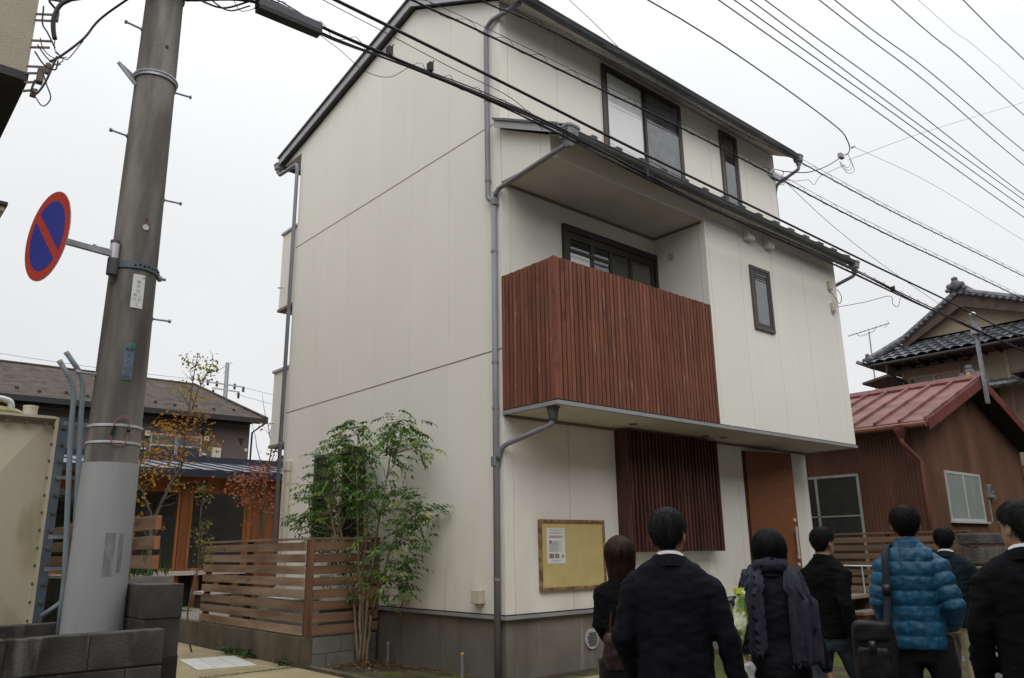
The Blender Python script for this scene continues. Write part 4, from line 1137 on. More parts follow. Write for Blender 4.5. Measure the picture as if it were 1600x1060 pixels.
MB().box(-7, 1.74, YW - .75, YW - .06, 1.08, 1.155).build('deck', M('pale_deck', (.46, .40, .36), .8, .15, 6, (.2, 1, 1)), tb)
for x in np.arange(-6.8, 1.6, .42):
    MB().box(x, x + .12, YW - .62, YW - .5, .44, 1.079).build('deck_post', CEDAR, tb)
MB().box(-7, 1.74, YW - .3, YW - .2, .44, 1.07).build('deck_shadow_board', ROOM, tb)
MB().box(.30, 2.6, YW - 1.25, YW - .80, .70, .765).build('deck_step', M('pale_step', (.55, .50, .50), .8, .1), tb)
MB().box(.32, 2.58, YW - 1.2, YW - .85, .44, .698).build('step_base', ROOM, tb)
ZE, YE, YR, ZR = 3.20, YW - .55, YW + 2.9, 3.74
SHEET = M('blue_grey_seam_roof', (.15, .165, .20), .5, .1, 2, metal=.4)
NAVY = M('navy_fascia', (.022, .026, .042), .5, .1)
rf2 = MB().prism([(-7.4, YE, ZE), (-7.4, YR, ZR), (-7.4, YR, ZR + .05), (-7.4, YE, ZE + .05)], (12.2, 0, 0)).build('roof', SHEET, tb)
MB().box(-7.4, 4.8, YE - .03, YE - .001, ZE - .10, ZE + .06).build('fascia', NAVY, rf2)
MB().box(-7.4, 4.8, YE, YW, ZE - .06, ZE - .02).build('eave_soffit', CEDAR, rf2)
MB().box(-7.4, 4.8, YR - .06, YR + .04, ZR + .02, ZR + .20).build('ridge_fascia', NAVY, rf2)
sm_ = MB().prism([(-.02, 0, 0), (.02, 0, 0), (.02, YR - YE - .1, (YR - YE - .1) * (ZR - ZE) / (YR - YE)), (-.02, YR - YE - .1, (YR - YE - .1) * (ZR - ZE) / (YR - YE))], (0, 0, .03)).mesh('roof_seam', NAVY)
for i in range(27): inst('roof_seam', sm_, rf2, (-7.3 + i * .45, YE - .01, ZE + .045))
b = MB().prism([(3.3, YR + .05, ZR - .1), (9.0, YR + .05, ZR - .1), (9.0, YR + .05, ZR + .32), (3.75, YR + .05, ZR + .32)], (0, .1, 0)); pr_ = b.build('parapet', M('grey_parapet', (.20, .19, .18), .8, .1), tb)
MB().box(3.72, 9.0, YR + .03, YR + .17, ZR + .321, ZR + .38).build('coping', NAVY, pr_)
# planter with grasses on the engawa side
pb = thing('planter', (-3.2, 1.7, .13), 'grey planter box with grassy plants beyond the block wall', 'planter')
MB().box(-3.55, -3.08, 1.45, 1.95, .13, 1.29).build('box', GBLOCK, pb); it = []
for _ in range(90):
    a = RNG.uniform(0, 6.28); it.append(((-3.3 + RNG.normal(0, .1), 1.68 + RNG.normal(0, .1), 1.29), (cos(a) * .5, sin(a) * .5, .9), (cos(a), sin(a), .3), RNG.uniform(.12, .3), .022, RNG.random()))
leaves_mesh('grass_tuft', WEED, it, pb)

# ------------------------------------------------------------------ dark siding house with brown roof, farther back
dh = thing('dark_house', (-2, 24, .2), 'grey-brown two-storey house with a shingled brown roof behind the garden', 'house')
DS = M('grey_brown_siding', (.105, .088, .086), .85, .1, 3, (.3, 1, 1), bump=.35, bscale=14, bstretch=(.05, .05, 1), bdist=.03)
YD = 20.0
MB().box(-12, 5.35, YD, 27, .2, 6.1).build('wall', DS, dh)
SHG = M('brown_shingle_roof', (.042, .031, .024), .9, .3, 3.5, (1, 1, 1), bump=.5, bscale=10, col2=(.068, .052, .040), bdist=.04)
e0, e1, zr_, yr_ = YD - .6, 27.6, 7.80, 23.6
vs = [(-13, e0, 6.02), (5.70, e0, 6.02), (5.70, e1, 6.02), (-13, e1, 6.02), (-13, yr_, zr_), (4.55, yr_, zr_)]
dr_ = MB().add(vs, [(0, 1, 5, 4), (1, 2, 5), (2, 3, 4, 5), (0, 4, 3), (3, 2, 1, 0)]).build('roof', SHG, dh)
b = MB(); b.box(-13, 5.72, e0 - .04, e0 - .001, 5.86, 6.03); b.build('gutter', DKT, dr_)
b = MB(); b.box(-13, 5.68, e0, YD - .001, 5.93, 5.96); b.build('eave_soffit', DKT, dr_)
b = MB(); b.box(-12, 5.33, YD - .06, YD - .002, 5.78, 5.84); b.build('eave_rail', M('grey_rail', (.16, .15, .15), .7), dr_)
sg = MB().box(-.045, .045, -.03, .03, 0, .07).mesh('snow_guard', DKT)
for i in range(24): inst('snow_guard', sg, dr_, (-10.5 + i * .66 + .1 * (i % 2), e0 + .55 + .18 * (i % 2), 6.02 + (.55 + .18 * (i % 2)) * (zr_ - 6.02) / (yr_ - e0)))
MB().tube([(4.55, yr_, zr_ + .02), (5.70, e0, 6.06)], .05, 6).build('hip_cap', SHG, dr_)
MB().tube([(-13, yr_, zr_ + .02), (4.55, yr_, zr_ + .02)], .05, 6).build('ridge_cap', SHG, dr_)
ALU = M('pale_door_frame', (.42, .42, .44), .5, .05); DKD = M('dark_door', (.035, .036, .042), .5, .1)
for i, x0 in enumerate((2.10, 2.92, -1.2, -3.6)):
    x1 = x0 + .74
    f = MB(); f.box(x0 - .05, x0, YD - .03, YD - .001, 3.3, 5.32); f.box(x1, x1 + .05, YD - .03, YD - .001, 3.3, 5.32); f.box(x0, x1, YD - .03, YD - .001, 5.26, 5.32); f.box(x0, x1, YD - .029, YD - .002, 4.92, 4.97)
    f = f.build('door', ALU, dh)
    MB().box(x0, x1, YD - .015, YD - .0015, 3.3, 4.92).build('door_leaf', DKD, f)
    MB().box(x0, x1, YD - .014, YD - .0012, 4.97, 5.26).build('transom', M('transom%d' % i, (.10, .10, .11), .4), f)
    b = MB(); pts = [(x0 + .19, YD - .02, 3.4), (x0 + .19, YD - .02, 4.66), (x0 + .37, YD - .02, 4.80), (x0 + .56, YD - .02, 4.66), (x0 + .56, YD - .02, 3.4)]; b.tube(pts, .012, 5); b.build('door_moulding', ALU, f)
for x, z, w_, h_, nm, mt in ((4.20, 4.72, .30, .52, 'water_heater', PLASTIC), (3.83, 5.25, .15, .17, 'meter_box', WHITE_PL), (1.93, 5.28, .15, .17, 'meter_box', WHITE_PL), (3.78, 4.72, .15, .06, 'door_plate', WHITE_PL), (1.85, 4.78, .15, .06, 'door_plate', WHITE_PL), (3.75, 5.48, .2, .10, 'vent_hood', DKT), (1.55, 4.75, .12, .45, 'meter_box', WHITE_PL)):
    p = MB().box(x - w_ / 2, x + w_ / 2, YD - .14, YD - .001, z - h_ / 2, z + h_ / 2).build(nm, mt, dh, bev=.02)
    if nm == 'meter_box': MB().box(x - w_ * .28, x + w_ * .28, YD - .142, YD - .1405, z, z + h_ * .3).build('meter_window', DKT, p)
MB().prism([(4.95, YD - .02, 5.38), (5.18, YD - .02, 5.38), (5.065, YD - .02, 5.13)], (0, .015, 0)).build('triangle_vent', DKT, dh)
b = MB().disc((5.25, YD - .001, 4.98), (0, -1, 0), .06, 16, .03); b.build('round_vent', PLASTIC, dh)
MB().tube([(5.66, e0, 5.9), (5.42, YD - .05, 5.6), (5.39, YD - .05, .3)], .035, 8).build('downpipe', DKT, dh)
MB().box(-12, 5.2, YD - 1.0, YD - .9, 3.2, 4.42).build('walkway_parapet', NAVY, dh)

# ------------------------------------------------------------------ garden trees in autumn leaf
MAPLE = leafmat('autumn_leaf', [(0, (.30, .08, .018)), (.3, (.46, .17, .025)), (.6, (.55, .31, .04)), (.85, (.36, .31, .05)), (1, (.18, .23, .05))], .6, .4)
RUST = leafmat('rust_red_leaf', [(0, (.24, .06, .03)), (.5, (.42, .13, .06)), (1, (.50, .22, .10))], .6, .35)
GREENY = leafmat('yellow_green_leaf', [(0, (.10, .13, .03)), (.6, (.22, .22, .05)), (1, (.40, .30, .06))], .6, .4)
def small_tree(name, label, base, limbs, blobs, mat, per=26, size=.055, seed=0, bark=BARK_DARK, r0=.03):
    t = thing(name, base, label, 'tree'); wb = MB(); SPt = []
    for a, c, ra, rb2 in limbs: SPt += limb(wb, a, c, ra, rb2, .05, 8)
    wb2 = MB(); it = []
    for (x, y, z, r, k, tone) in blobs:
        c = np.array([x, y, z])
        for _ in range(4):
            tip = c + rv(1) * r * .5; near = min(SPt, key=lambda q: (q.x - tip[0]) ** 2 + (q.y - tip[1]) ** 2 + 1.2 * (q.z + .15 - tip[2]) ** 2)
            limb(wb2, near, tip, .006, .002, .08, 5)
        for _ in range(int(per * k)):
            d = rv(1); d[2] = -abs(d[2]) * .5
            it.append((c + rv(1) * r * np.array([.6, .6, .42]), d, rv(1) + np.array([0, 0, .6]), size * RNG.uniform(.7, 1.3), size * .62, min(max(tone + RNG.normal(0, .16), 0), 1)))
    wb.build('trunk', bark, t, smooth=True); tag(wb2.build('twigs', bark, t), kind='stuff'); tag(leaves_mesh('crown', mat, it, t), kind='stuff')
    return t
mx, my = -2.55, 4.08
small_tree('maple_tree', 'young maple with sparse orange and yellow leaves beyond the pole', (mx, my, .13),
           [((mx, my, .1), (mx + .02, my, 1.9), .035, .028), ((mx + .02, my, 1.9), (-2.25, 4.0, 2.65), .022, .014), ((-2.25, 4.0, 2.65), (-2.18, 3.97, 4.2), .014, .005), ((-2.19, 3.98, 3.4), (-1.98, 3.92, 4.1), .009, .004),
            ((mx + .02, my, 1.9), (-2.75, 4.15, 2.4), .018, .010), ((-2.75, 4.15, 2.4), (-2.72, 4.15, 3.1), .010, .004), ((-2.3, 4.0, 2.6), (-2.12, 3.95, 3.2), .009, .004)],
           [(-2.25, 3.99, 4.08, .16, 1.6, .93), (-2.0, 3.91, 4.02, .18, 2.0, .92), (-2.1, 3.95, 3.88, .14, 1.3, .9), (-2.40, 4.05, 3.72, .14, .8, .9), (-2.20, 3.97, 3.62, .20, 1.2, .75), (-2.3, 3.98, 3.35, .24, 1.8, .28), (-2.05, 3.93, 3.3, .2, 1.2, .3),
            (-2.55, 4.1, 3.15, .22, 2.0, .42), (-2.35, 4.05, 3.08, .2, 2.0, .5), (-2.62, 4.12, 2.9, .22, 2.2, .58), (-2.1, 3.95, 3.02, .22, 1.6, .35), (-2.45, 4.08, 2.78, .24, 2.0, .4), (-2.7, 4.15, 2.7, .18, 1.6, .62), (-2.25, 4.0, 2.7, .2, 1.2, .55),
            (-1.95, 3.93, 2.92, .16, 1.5, .66), (-2.6, 4.12, 2.5, .2, 1.4, .5), (-2.3, 4.0, 2.38, .16, .8, .7), (-2.72, 4.15, 2.2, .16, .9, .6), (-2.72, 4.13, 1.95, .12, .7, .45), (-2.45, 4.05, 1.85, .12, .4, .3)], MAPLE, per=30)
sx, sy = -1.42, 5.29
small_tree('sapling', 'thin sapling with yellowing leaves in front of the large pane', (sx, sy, .13),
           [((sx, sy, .1), (sx - .03, sy, 1.3), .014, .011), ((sx - .03, sy, 1.3), (sx - .05, sy, 2.55), .011, .004)],
           [(sx - .05, sy, 2.45, .12, 1.6, .35), (sx - .0, sy, 2.3, .10, .8, .5), (sx + .04, sy, 1.95, .12, 1.2, .35), (sx - .06, sy, 1.78, .14, 1.3, .6), (sx + .02, sy, 1.66, .16, 1.6, .75), (sx + .10, sy, 1.52, .14, 1.2, .5), (sx + .03, sy, 1.42, .12, .9, .3)], GREENY, per=24, size=.05)
rx, ry = .62, 7.7
small_tree('red_leaved_tree', 'bare-topped tree with rust red leaves at the rear corner of the cream house', (rx, ry, .44),
           [((rx, ry, .4), (rx - .03, ry, 2.3), .035, .028), ((rx - .03, ry, 2.3), (rx + .05, ry, 3.5), .024, .010), ((rx + .05, ry, 3.5), (rx - .22, ry, 4.5), .010, .003), ((rx, ry, 2.8), (rx - .40, ry + .1, 4.15), .012, .003), ((rx, ry, 2.6), (rx - .6, ry, 3.3), .010, .003), ((rx, ry, 3.0), (rx + .3, ry, 4.4), .010, .003), ((rx - .03, ry, 2.2), (rx - .5, ry, 2.9), .012, .004)],
           [(rx - .30, ry, 2.95, .28, 2.6, .5), (rx - .55, ry, 2.75, .24, 2.2, .6), (rx, ry, 3.05, .26, 1.6, .45), (rx - .1, ry, 2.65, .26, 2.0, .4), (rx - .40, ry, 2.5, .2, 1.2, .5), (rx + .05, ry, 2.35, .2, 1.2, .4), (rx + .1, ry, 3.4, .2, .7, .6), (rx - .12, ry, 3.85, .14, .3, .5), (rx - .3, ry, 2.05, .1, .3, .6)], RUST, per=34, size=.07)

# ------------------------------------------------------------------ distant power pole on the skyline
dp = thing('power_pole', (15.55, 49.1, 5), 'distant concrete power pole with crossarms above the brown roof', 'utility pole')
MB().tube([(15.6, 49.1, 2), (15.5, 49.1, 15.0)], [.19, .14], 12).build('shaft', GALV, dp)
for z, w_ in ((13.35, 1.25), (12.95, .9)):
    MB().bar((15.5 - w_, 49.3, z + .1), (15.5 + w_, 48.7, z - .1), .09, .09).build('crossarm', GALV, dp)
for i, (dx, z) in enumerate(((-1.2, 13.5), (-.6, 13.45), (.6, 13.35), (1.2, 13.2), (-.8, 12.8), (.9, 12.7))):
    MB().tube([(15.5 + dx, 49.1 - dx * .25, z - .28), (15.5 + dx, 49.1 - dx * .25, z + .12)], .09, 8).build('insulator', BLACK, dp)
# ------------------------------------------------------------------ brown corrugated house with red roof
BRN = M('brown_corrugated', (.135, .066, .037), .6, .22, 2.0, (1, 1, .3), col2=(.175, .084, .052))
BRN_DK = M('brown_corrugated_dark', (.105, .045, .025), .65, .22, 2.0, (1, 1, .3), col2=(.13, .058, .034))
REDR = M('red_sheet_roof', (.150, .056, .047), .65, .3, 2.2, (1, .4, .4), col2=(.215, .098, .085))
REDT = M('red_trim', (.125, .030, .024), .6, .35, 8)
COPPER = M('brown_gutter', (.17, .072, .045), .5, .15, 5)
sh = thing('brown_house', (11.9, 2.5, .6), 'brown corrugated single-storey house with a red sheet-metal gable roof', 'house')
SX0, SX1, SYG, SYB, SZ0 = 9.2, 14.75, -.86, 7.0, .3
SAP, SZE, SZA = 11.85, 3.62, 4.62           # apex x, wall height at the eaves, ridge height
def corr_y(x0, x1, y, z0, ztop, mat, name, parent, pitch=.065, dep=.014):
    """vertical corrugated sheet facing -Y"""
    vs = []; fs = []; x = x0; i = 0; b = MB()
    xs = []
    while x < x1:
        xs += [(x, 0), (x + pitch * .30, 0), (x + pitch * .42, -dep), (x + pitch * .88, -dep)]; x += pitch
    xs.append((x1, 0))
    for xx, d in xs:
        xx = min(xx, x1); vs += [(xx, y + d, z0), (xx, y + d, ztop(xx))]
    for i in range(len(xs) - 1): fs.append((2 * i, 2 * i + 2, 2 * i + 3, 2 * i + 1))
    return b.add(vs, fs).build(name, mat, parent)
def corr_x(y0, y1, x, z0, z1, mat, name, parent, pitch=.065, dep=.014):
    vs = []; fs = []; y = y0; b = MB(); q = []
    while y < y1:
        q += [(y, 0), (y + pitch * .30, 0), (y + pitch * .42, -dep), (y + pitch * .88, -dep)]; y += pitch
    for yy, d in q: vs += [(x + d, yy, z0), (x + d, yy, z1)]
    for i in range(len(q) - 1): fs.append((2 * i + 2, 2 * i, 2 * i + 1, 2 * i + 3))
    return b.add(vs, fs).build(name, mat, parent)
gz_ = lambda x: SZE + (SZA - SZE) * (1 - abs(x - SAP) / (SAP - SX0)) - .03
corr_y(SX0, SX1, SYG, SZ0, gz_, BRN, 'gable_wall', sh, .075, .03)
corr_x(SYG, SYB, SX0, SZ0, SZE + .05, BRN_DK, 'side_wall', sh)
MB().prism([(SX0 + .03, SYG + .03, SZ0), (SX1 - .03, SYG + .03, SZ0), (SX1 - .03, SYG + .03, gz_(SX1) - .02), (SAP, SYG + .03, SZA - .06), (SX0 + .03, SYG + .03, SZE - .02)], (0, SYB - SYG, 0)).build('wall', BRN_DK, sh)
MB().box(SX0 - .03, SX0 + .04, SYG - .03, SYG + .04, SZ0, SZE).build('corner_trim', BRN_DK, sh)
sl_ = (SZA - SZE) / (SAP - SX0)
EX0, EX1 = SX0 - .38, SX1 + .25
zl = lambda x: SZA + .10 - abs(x - SAP) * sl_
YO = SYG - .42
rL = MB().prism([(EX0, YO, zl(EX0)), (SAP, YO, zl(SAP)), (SAP, YO, zl(SAP) + .06), (EX0, YO, zl(EX0) + .06)], (0, SYB + .3 - YO, 0)).build('roof', REDR, sh)
rR = MB().prism([(SAP, YO, zl(SAP)), (EX1, YO, zl(EX1)), (EX1, YO, zl(EX1) + .06), (SAP, YO, zl(SAP) + .06)], (0, SYB + .3 - YO, 0)).build('roof', REDR, sh)
# batten seams and ridge
for i in range(18):
    y = YO + .02 + i * .455
    MB().prism([(EX0 - .01, y, zl(EX0) + .055), (SAP - .06, y, zl(SAP) + .04), (SAP - .06, y, zl(SAP) + .10), (EX0 - .01, y, zl(EX0) + .115)], (0, .045, 0)).build('roof_seam', REDR, rL)
MB().prism([(SAP - .16, YO - .02, zl(SAP - .16) + .07), (SAP, YO - .02, zl(SAP) + .07), (SAP + .16, YO - .02, zl(SAP + .16) + .07), (SAP + .16, YO - .02, zl(SAP + .16) + .11), (SAP, YO - .02, zl(SAP) + .16), (SAP - .16, YO - .02, zl(SAP - .16) + .11)], (0, SYB + .3 - YO, 0)).build('ridge_cap', REDT, rL)
for xa, xb, par in ((EX0, SAP, rL), (EX1, SAP, rR)):
    MB().prism([(xa, YO - .025, zl(xa) - .13), (xb, YO - .025, zl(xb) - .13), (xb, YO - .025, zl(xb) + .075), (xa, YO - .025, zl(xa) + .075)], (0, .022, 0)).build('barge_board', REDT, par)
MB().bar((SAP, YO - .03, zl(SAP) - .32), (SAP, YO - .03, zl(SAP) + .12), .07, .03, (0, 1, 0)).build('barge_post', RUSTY, rR)
DKS = M('dark_soffit', (.035, .022, .016), .9, .2)
MB().prism([(EX0 + .02, YO, zl(EX0) - .03), (SAP, YO, zl(SAP) - .03), (EX1 - .02, YO, zl(EX1) - .03), (EX1 - .02, YO, zl(EX1) - .01), (SAP, YO, zl(SAP) - .01), (EX0 + .02, YO, zl(EX0) - .01)], (0, SYB - YO, 0)).build('soffit', DKS, sh)
gt = MB(); gt.tube([(EX0 - .04, YO + .02, zl(EX0) - .02), (EX0 - .04, SYB, zl(EX0) - .01)], .055, 10); gt = gt.build('gutter', COPPER, sh, smooth='auto')
b = MB(); x_, y_, z_ = EX0 - .05, -.80, zl(EX0) - .06
b.rings([[(x_ + s * sx, y_ + s * sy, z_ + h) for sx, sy in ((-1, -1), (1, -1), (1, 1), (-1, 1))] for s, h in ((.04, -.18), (.05, -.13), (.085, -.03), (.085, .06))]); b.build('rain_hopper', REDT, gt)
MB().tube(smooth_corner([(x_, y_, z_ - .15), (x_, y_, z_ - .25), (SX0 - .07, SYG - .08, z_ - .58), (SX0 - .07, SYG - .08, .5)], .06), .038, 10).build('downpipe', COPPER, sh, smooth=True)
MB().tube(smooth_corner([(EX1 + .02, YO + .3, zl(EX1) - .05), (EX1 - .1, YO + .3, zl(EX1) - .25), (SX1 - .05, SYG - .05, zl(EX1) - .45), (SX1 - .05, SYG - .05, .5)], .06), .038, 10).build('downpipe', COPPER, sh, smooth=True)
# gable window
wx0, wx1, wz0, wz1 = 10.22, 11.98, 1.90, 2.84
f = MB(); y = SYG - .05
for (a0, a1, c0, c1) in ((wx0, wx1, wz1 - .05, wz1), (wx0, wx1, wz0, wz0 + .05), (wx0, wx0 + .05, wz0 + .05, wz1 - .05), (wx1 - .05, wx1, wz0 + .05, wz1 - .05)): f.box(a0, a1, y, SYG + .01, c0, c1)
ALUW = M('aluminium_sash', (.62, .63, .63), .4, .05, metal=.4)
f = f.build('window', ALUW, sh)
MB().box(11.07, 11.13, y + .005, y + .03, wz0 + .05, wz1 - .05).build('sash_stile', ALUW, f)
MB().box(wx0 - .04, wx1 + .06, y - .05, y + .02, wz0 - .035, wz0 - .001).build('sill', ALUW, f)
MB().box(wx0 + .05, wx1 - .05, y + .006, y + .008, wz0 + .05, wz1 - .05).build('pane', glassmat('frosted_pane', (.93, .96, .96), thru=1.0), f)
MB().box(wx0 + .05, wx1 - .05, y + .012, y + .015, wz0 + .05, wz1 - .05).build('curtain', M('pale_green_curtain', (.42, .47, .465), .9, .12, 3, (2, 1, .4)), f)
# side sliding window/door
f = MB(); x = SX0 - .04; a0, a1, c0, c1 = .27, 1.50, .75, 2.82
for (p0, p1, q0, q1) in ((a0, a1, c1 - .05, c1), (a0, a0 + .045, c0, c1 - .05), (a1 - .045, a1, c0, c1 - .05), (a0 + .045, a1 - .045, 2.02, 2.045), (1.12, 1.17, c0, c1 - .05)): f.box(x, SX0 + .01, p0, p1, q0, q1)
f = f.build('sliding_door', M('dull_sash', (.30, .29, .27), .5, .1), sh)
MB().box(x + .012, x + .016, a0 + .045, a1 - .045, c0, c1 - .05).build('screen', M('dark_screen', (.022, .024, .024), .8, .2), f)
# electric meter
mt = MB().box(12.28, 12.46, SYG - .09, SYG - .015, 2.38, 2.66).build('meter_box', GALV, sh, bev=.01)
MB().disc((12.37, SYG - .092, 2.56), (0, -1, 0), .075, 18, .06).build('meter_dial', glassmat('dial_glass'), mt)
MB().disc((12.42, SYG - .09, 2.40), (0, -1, 0), .05, 14, .04).build('meter_cover', GALV, mt)
MB().tube([(12.33, SYG - .03, 2.38), (12.33, SYG - .03, 1.9)], .02, 8).build('meter_conduit', GALV, mt)

# ------------------------------------------------------------------ deck, steps and fence beside it
tag(MB().box(8.06, SX0 - .06, -1.9, 4, -.1, .68).build('terrace', KERB), kind='structure')
GW2 = M('deck_fence_board', (.17, .105, .065), .85, .3, 7, (1, .12, 1), rand=.22, col2=(.235, .155, .10))
f2 = thing('slatted_fence', (8.0, -.5, .6), 'weathered horizontal slat fence in front of the brown house', 'fence')
for i in range(7):
    MB().box(7.975, 8.005, -1.93, 2.6, .72 + i * .135, .72 + i * .135 + .092).build('board', GW2, f2, bev=.003)
MB().box(7.95, 8.06, -1.97, 2.6, 1.665, 1.695).build('top_rail', GW2, f2, bev=.003)
for y in (-1.85, -.65, .6, 1.9):
    MB().box(8.007, 8.075, y - .035, y + .035, .55, 1.664).build('post', POST_WOOD, f2)
st = thing('wooden_steps', (7.5, -.3, .1), 'three open wooden treads climbing beside the house to the terrace', 'steps')
TRW = M('grey_tread', (.21, .165, .125), .85, .25, 7, (.15, 1, 1), rand=.12)
for i, (y0, y1, z, x1) in enumerate(((-1.02, -.70, .26, 7.55), (-.68, -.38, .47, 7.92), (-.36, .0, .69, 7.96))):
    MB().box(6.82, x1, y0, y1, z - .05, z).build('tread', TRW, st, bev=.004)
    for xx in (6.9, x1 - .12): MB().box(xx, xx + .07, y0 + .05, y1 - .05, .08, z - .0505).build('leg', POST_WOOD, st)
MB().box(6.82, 7.96, .002, 2.6, .60, .688).build('landing', TRW, st)
MB().tube([(7.90, -.38, 1.14), (7.90, 1.4, 1.16)], .014, 8).build('handrail', STEEL, st, smooth=True)
MB().tube([(7.90, -.2, .69), (7.90, -.2, 1.14)], .014, 8).build('handrail_post', STEEL, st)
# stone wall pieces to the right of the fence
sw = thing('stone_wall', (9.4, -2.15, 0), 'grey rough stone block wall at the end of the slat fence', 'stone wall')
STONE = M('rough_stone', (.115, .105, .09), .95, .35, 4, bump=.8, bscale=30, rand=.2, bdist=.03)
STONE_D = M('mossy_capstone', (.06, .055, .048), .95, .35, 6, bump=.8, bscale=30, rand=.2, bdist=.03)
MB().box(7.62, 14.0, -2.14, -1.98, -.1, 1.44).build('mortar', MORTAR, sw)
for r in range(5):
    x = 7.55 - (.25 if r % 2 else 0)
    while x < 13.6:
        L_ = random.uniform(.42, .62)
        if x + L_ > 7.5:
            o = MB(); xa = max(x, 7.52)
            o.box(xa, x + L_ - .02, -2.24 + random.uniform(-.015, .015), -1.96, 1.46 - (r + 1) * .285, 1.46 - r * .285 - .015)
            o.build('stone', STONE, sw, bev=.03)
        x += L_
x = 7.52
while x < 13.6:
    L_ = random.uniform(.55, .8); MB().box(x, x + L_ - .015, -2.26, -1.94, 1.465, 1.645).build('capstone', STONE_D, sw, bev=.03); x += L_

# ------------------------------------------------------------------ traditional house with tiled hip-and-gable roof
th = thing('tiled_house', (20, -3, .3), 'traditional two-storey house with a grey tiled hip-and-gable roof', 'house')
PLAST = M('beige_plaster', (.33, .28, .20), .9, .08, 2)
TILE = M('grey_glazed_tile', (.085, .09, .105), .38, .35, 9, col2=(.14, .148, .165))
TILE_L = M('pale_tile_end', (.27, .275, .28), .45, .3, 20)
OLDW = M('old_dark_wood', (.075, .055, .045), .85, .3, 6)
XW, YA, YB_ = 16.0, 1.95, -9.0
MB().box(XW, 27, YB_, YA, .3, 6.35).build('wall', PLAST, th)
for y in (1.93, .50, -.60, -1.75, -2.9):
    MB().box(XW - .025, XW, y - .04, y + .02, 4.6, 6.3).build('timber_post', M('pale_timber', (.40, .36, .30), .8, .15), th)
EXE, ZEV = XW - .75, 6.22                    # eave line of the skirt roof
YC, ZR2 = .14, 7.78                          # ridge position
def tile_slope(name, e0, e1, t0, t1, parent, courses, cols, mat=TILE):
    """sheet of interlocking wave tiles between an eave line e0-e1 and a top line t0-t1"""
    e0, e1, t0, t1 = map(Vector, (e0, e1, t0, t1)); n = ((e1 - e0).cross(t0 - e0)).normalized()
    if n.z < 0: n = -n
    vs = []; fs = []; per = 6
    for c in range(courses):
        for k in (0, 1):
            v = (c + k) / courses
            for j in range(cols * per + 1):
                u = j / (cols * per)
                p = e0.lerp(e1, u).lerp(t0.lerp(t1, u), v)
                w = abs(sin(pi * u * cols)) ** .7 * .055
                vs.append(p + n * (w + (.045 if k == 0 else .0)))
    rw = cols * per + 1
    for c in range(courses):
        a = c * 2 * rw
        for j in range(rw - 1):
            fs.append((a + j, a + j + 1, a + rw + j + 1, a + rw + j))
            if c: fs.append((a - rw + j, a - rw + j + 1, a + j + 1, a + j))
            else:
                pass
    return tag(MB().add(vs, fs).build(name, mat, parent), kind='stuff')
# skirt roof on the -X side
tr = MB().prism([(EXE, 2.55, ZEV - .06), (EXE, YB_, ZEV - .06), (EXE, YB_, ZEV), (EXE, 2.55, ZEV)], (11, 0, 0)).build('roof', OLDW, th)
tile_slope('tile_course', (EXE - .02, 2.58, ZEV), (EXE - .02, YB_, ZEV), (XW + .25, 1.62, ZEV + .66), (XW + .25, YB_, ZEV + .66), tr, 6, 42)
tile_slope('tile_course', (EXE, 2.58, ZEV), (27, 2.58, ZEV), (XW + .25, 1.62, ZEV + .66), (27, 1.62, ZEV + .66), tr, 6, 40)
def roundrow(p0, p1, n, r, par, mat=TILE_L, name='tile_end'):
    p0 = Vector(p0); p1 = Vector(p1); b = MB()
    for i in range(n):
        q = p0.lerp(p1, (i + .5) / n); b.ball(q, r * .7, r, r * .8, 8, 5)
    return tag(b.build(name, mat, par), kind='stuff')
roundrow((XW + .20, 1.60, ZEV + .70), (XW + .20, -3.2, ZEV + .78), 20, .055, tr)
# main gable roof over it, ridge running away along +X
GX = XW + .02
for s, ye, nm in ((1, 1.72, 'a'), (-1, -3.4, 'b')):
    ze = 6.78 if s > 0 else ZR2 - (YC + 3.4) * .40
    tile_slope('tile_course', (GX - .32, ye, ze), (27, ye, ze), (GX - .32, YC, ZR2), (27, YC, ZR2), tr, 7 if s > 0 else 14, 40)
    b = MB().prism([(GX - .30, ye, ze - .20), (GX - .30, YC, ZR2 - .36), (GX - .30, YC, ZR2 - .03), (GX - .30, ye, ze - .03)], (.06, 0, 0)); b.build('barge_board', OLDW, tr)
    b = MB(); p0 = Vector((GX - .30, ye, ze + .06)); p1 = Vector((GX - .30, YC, ZR2 + .06)); b.tube([p0, p1], .085, 8); b.build('rake_tile_roll', TILE, tr)
    roundrow(p0 + Vector((-.07, 0, -.06)), p1 + Vector((-.07, 0, -.06)), 12 if s > 0 else 24, .055, tr, TILE)
MB().prism([(GX, 1.55, ZEV + .62), (GX, -3.2, ZEV + .62), (GX, -3.2, 6.9 - .5), (GX, YC, ZR2 - .12), (GX, 1.55, 6.80)], (.1, 0, 0)).build('gable_plaster', PLAST, tr)
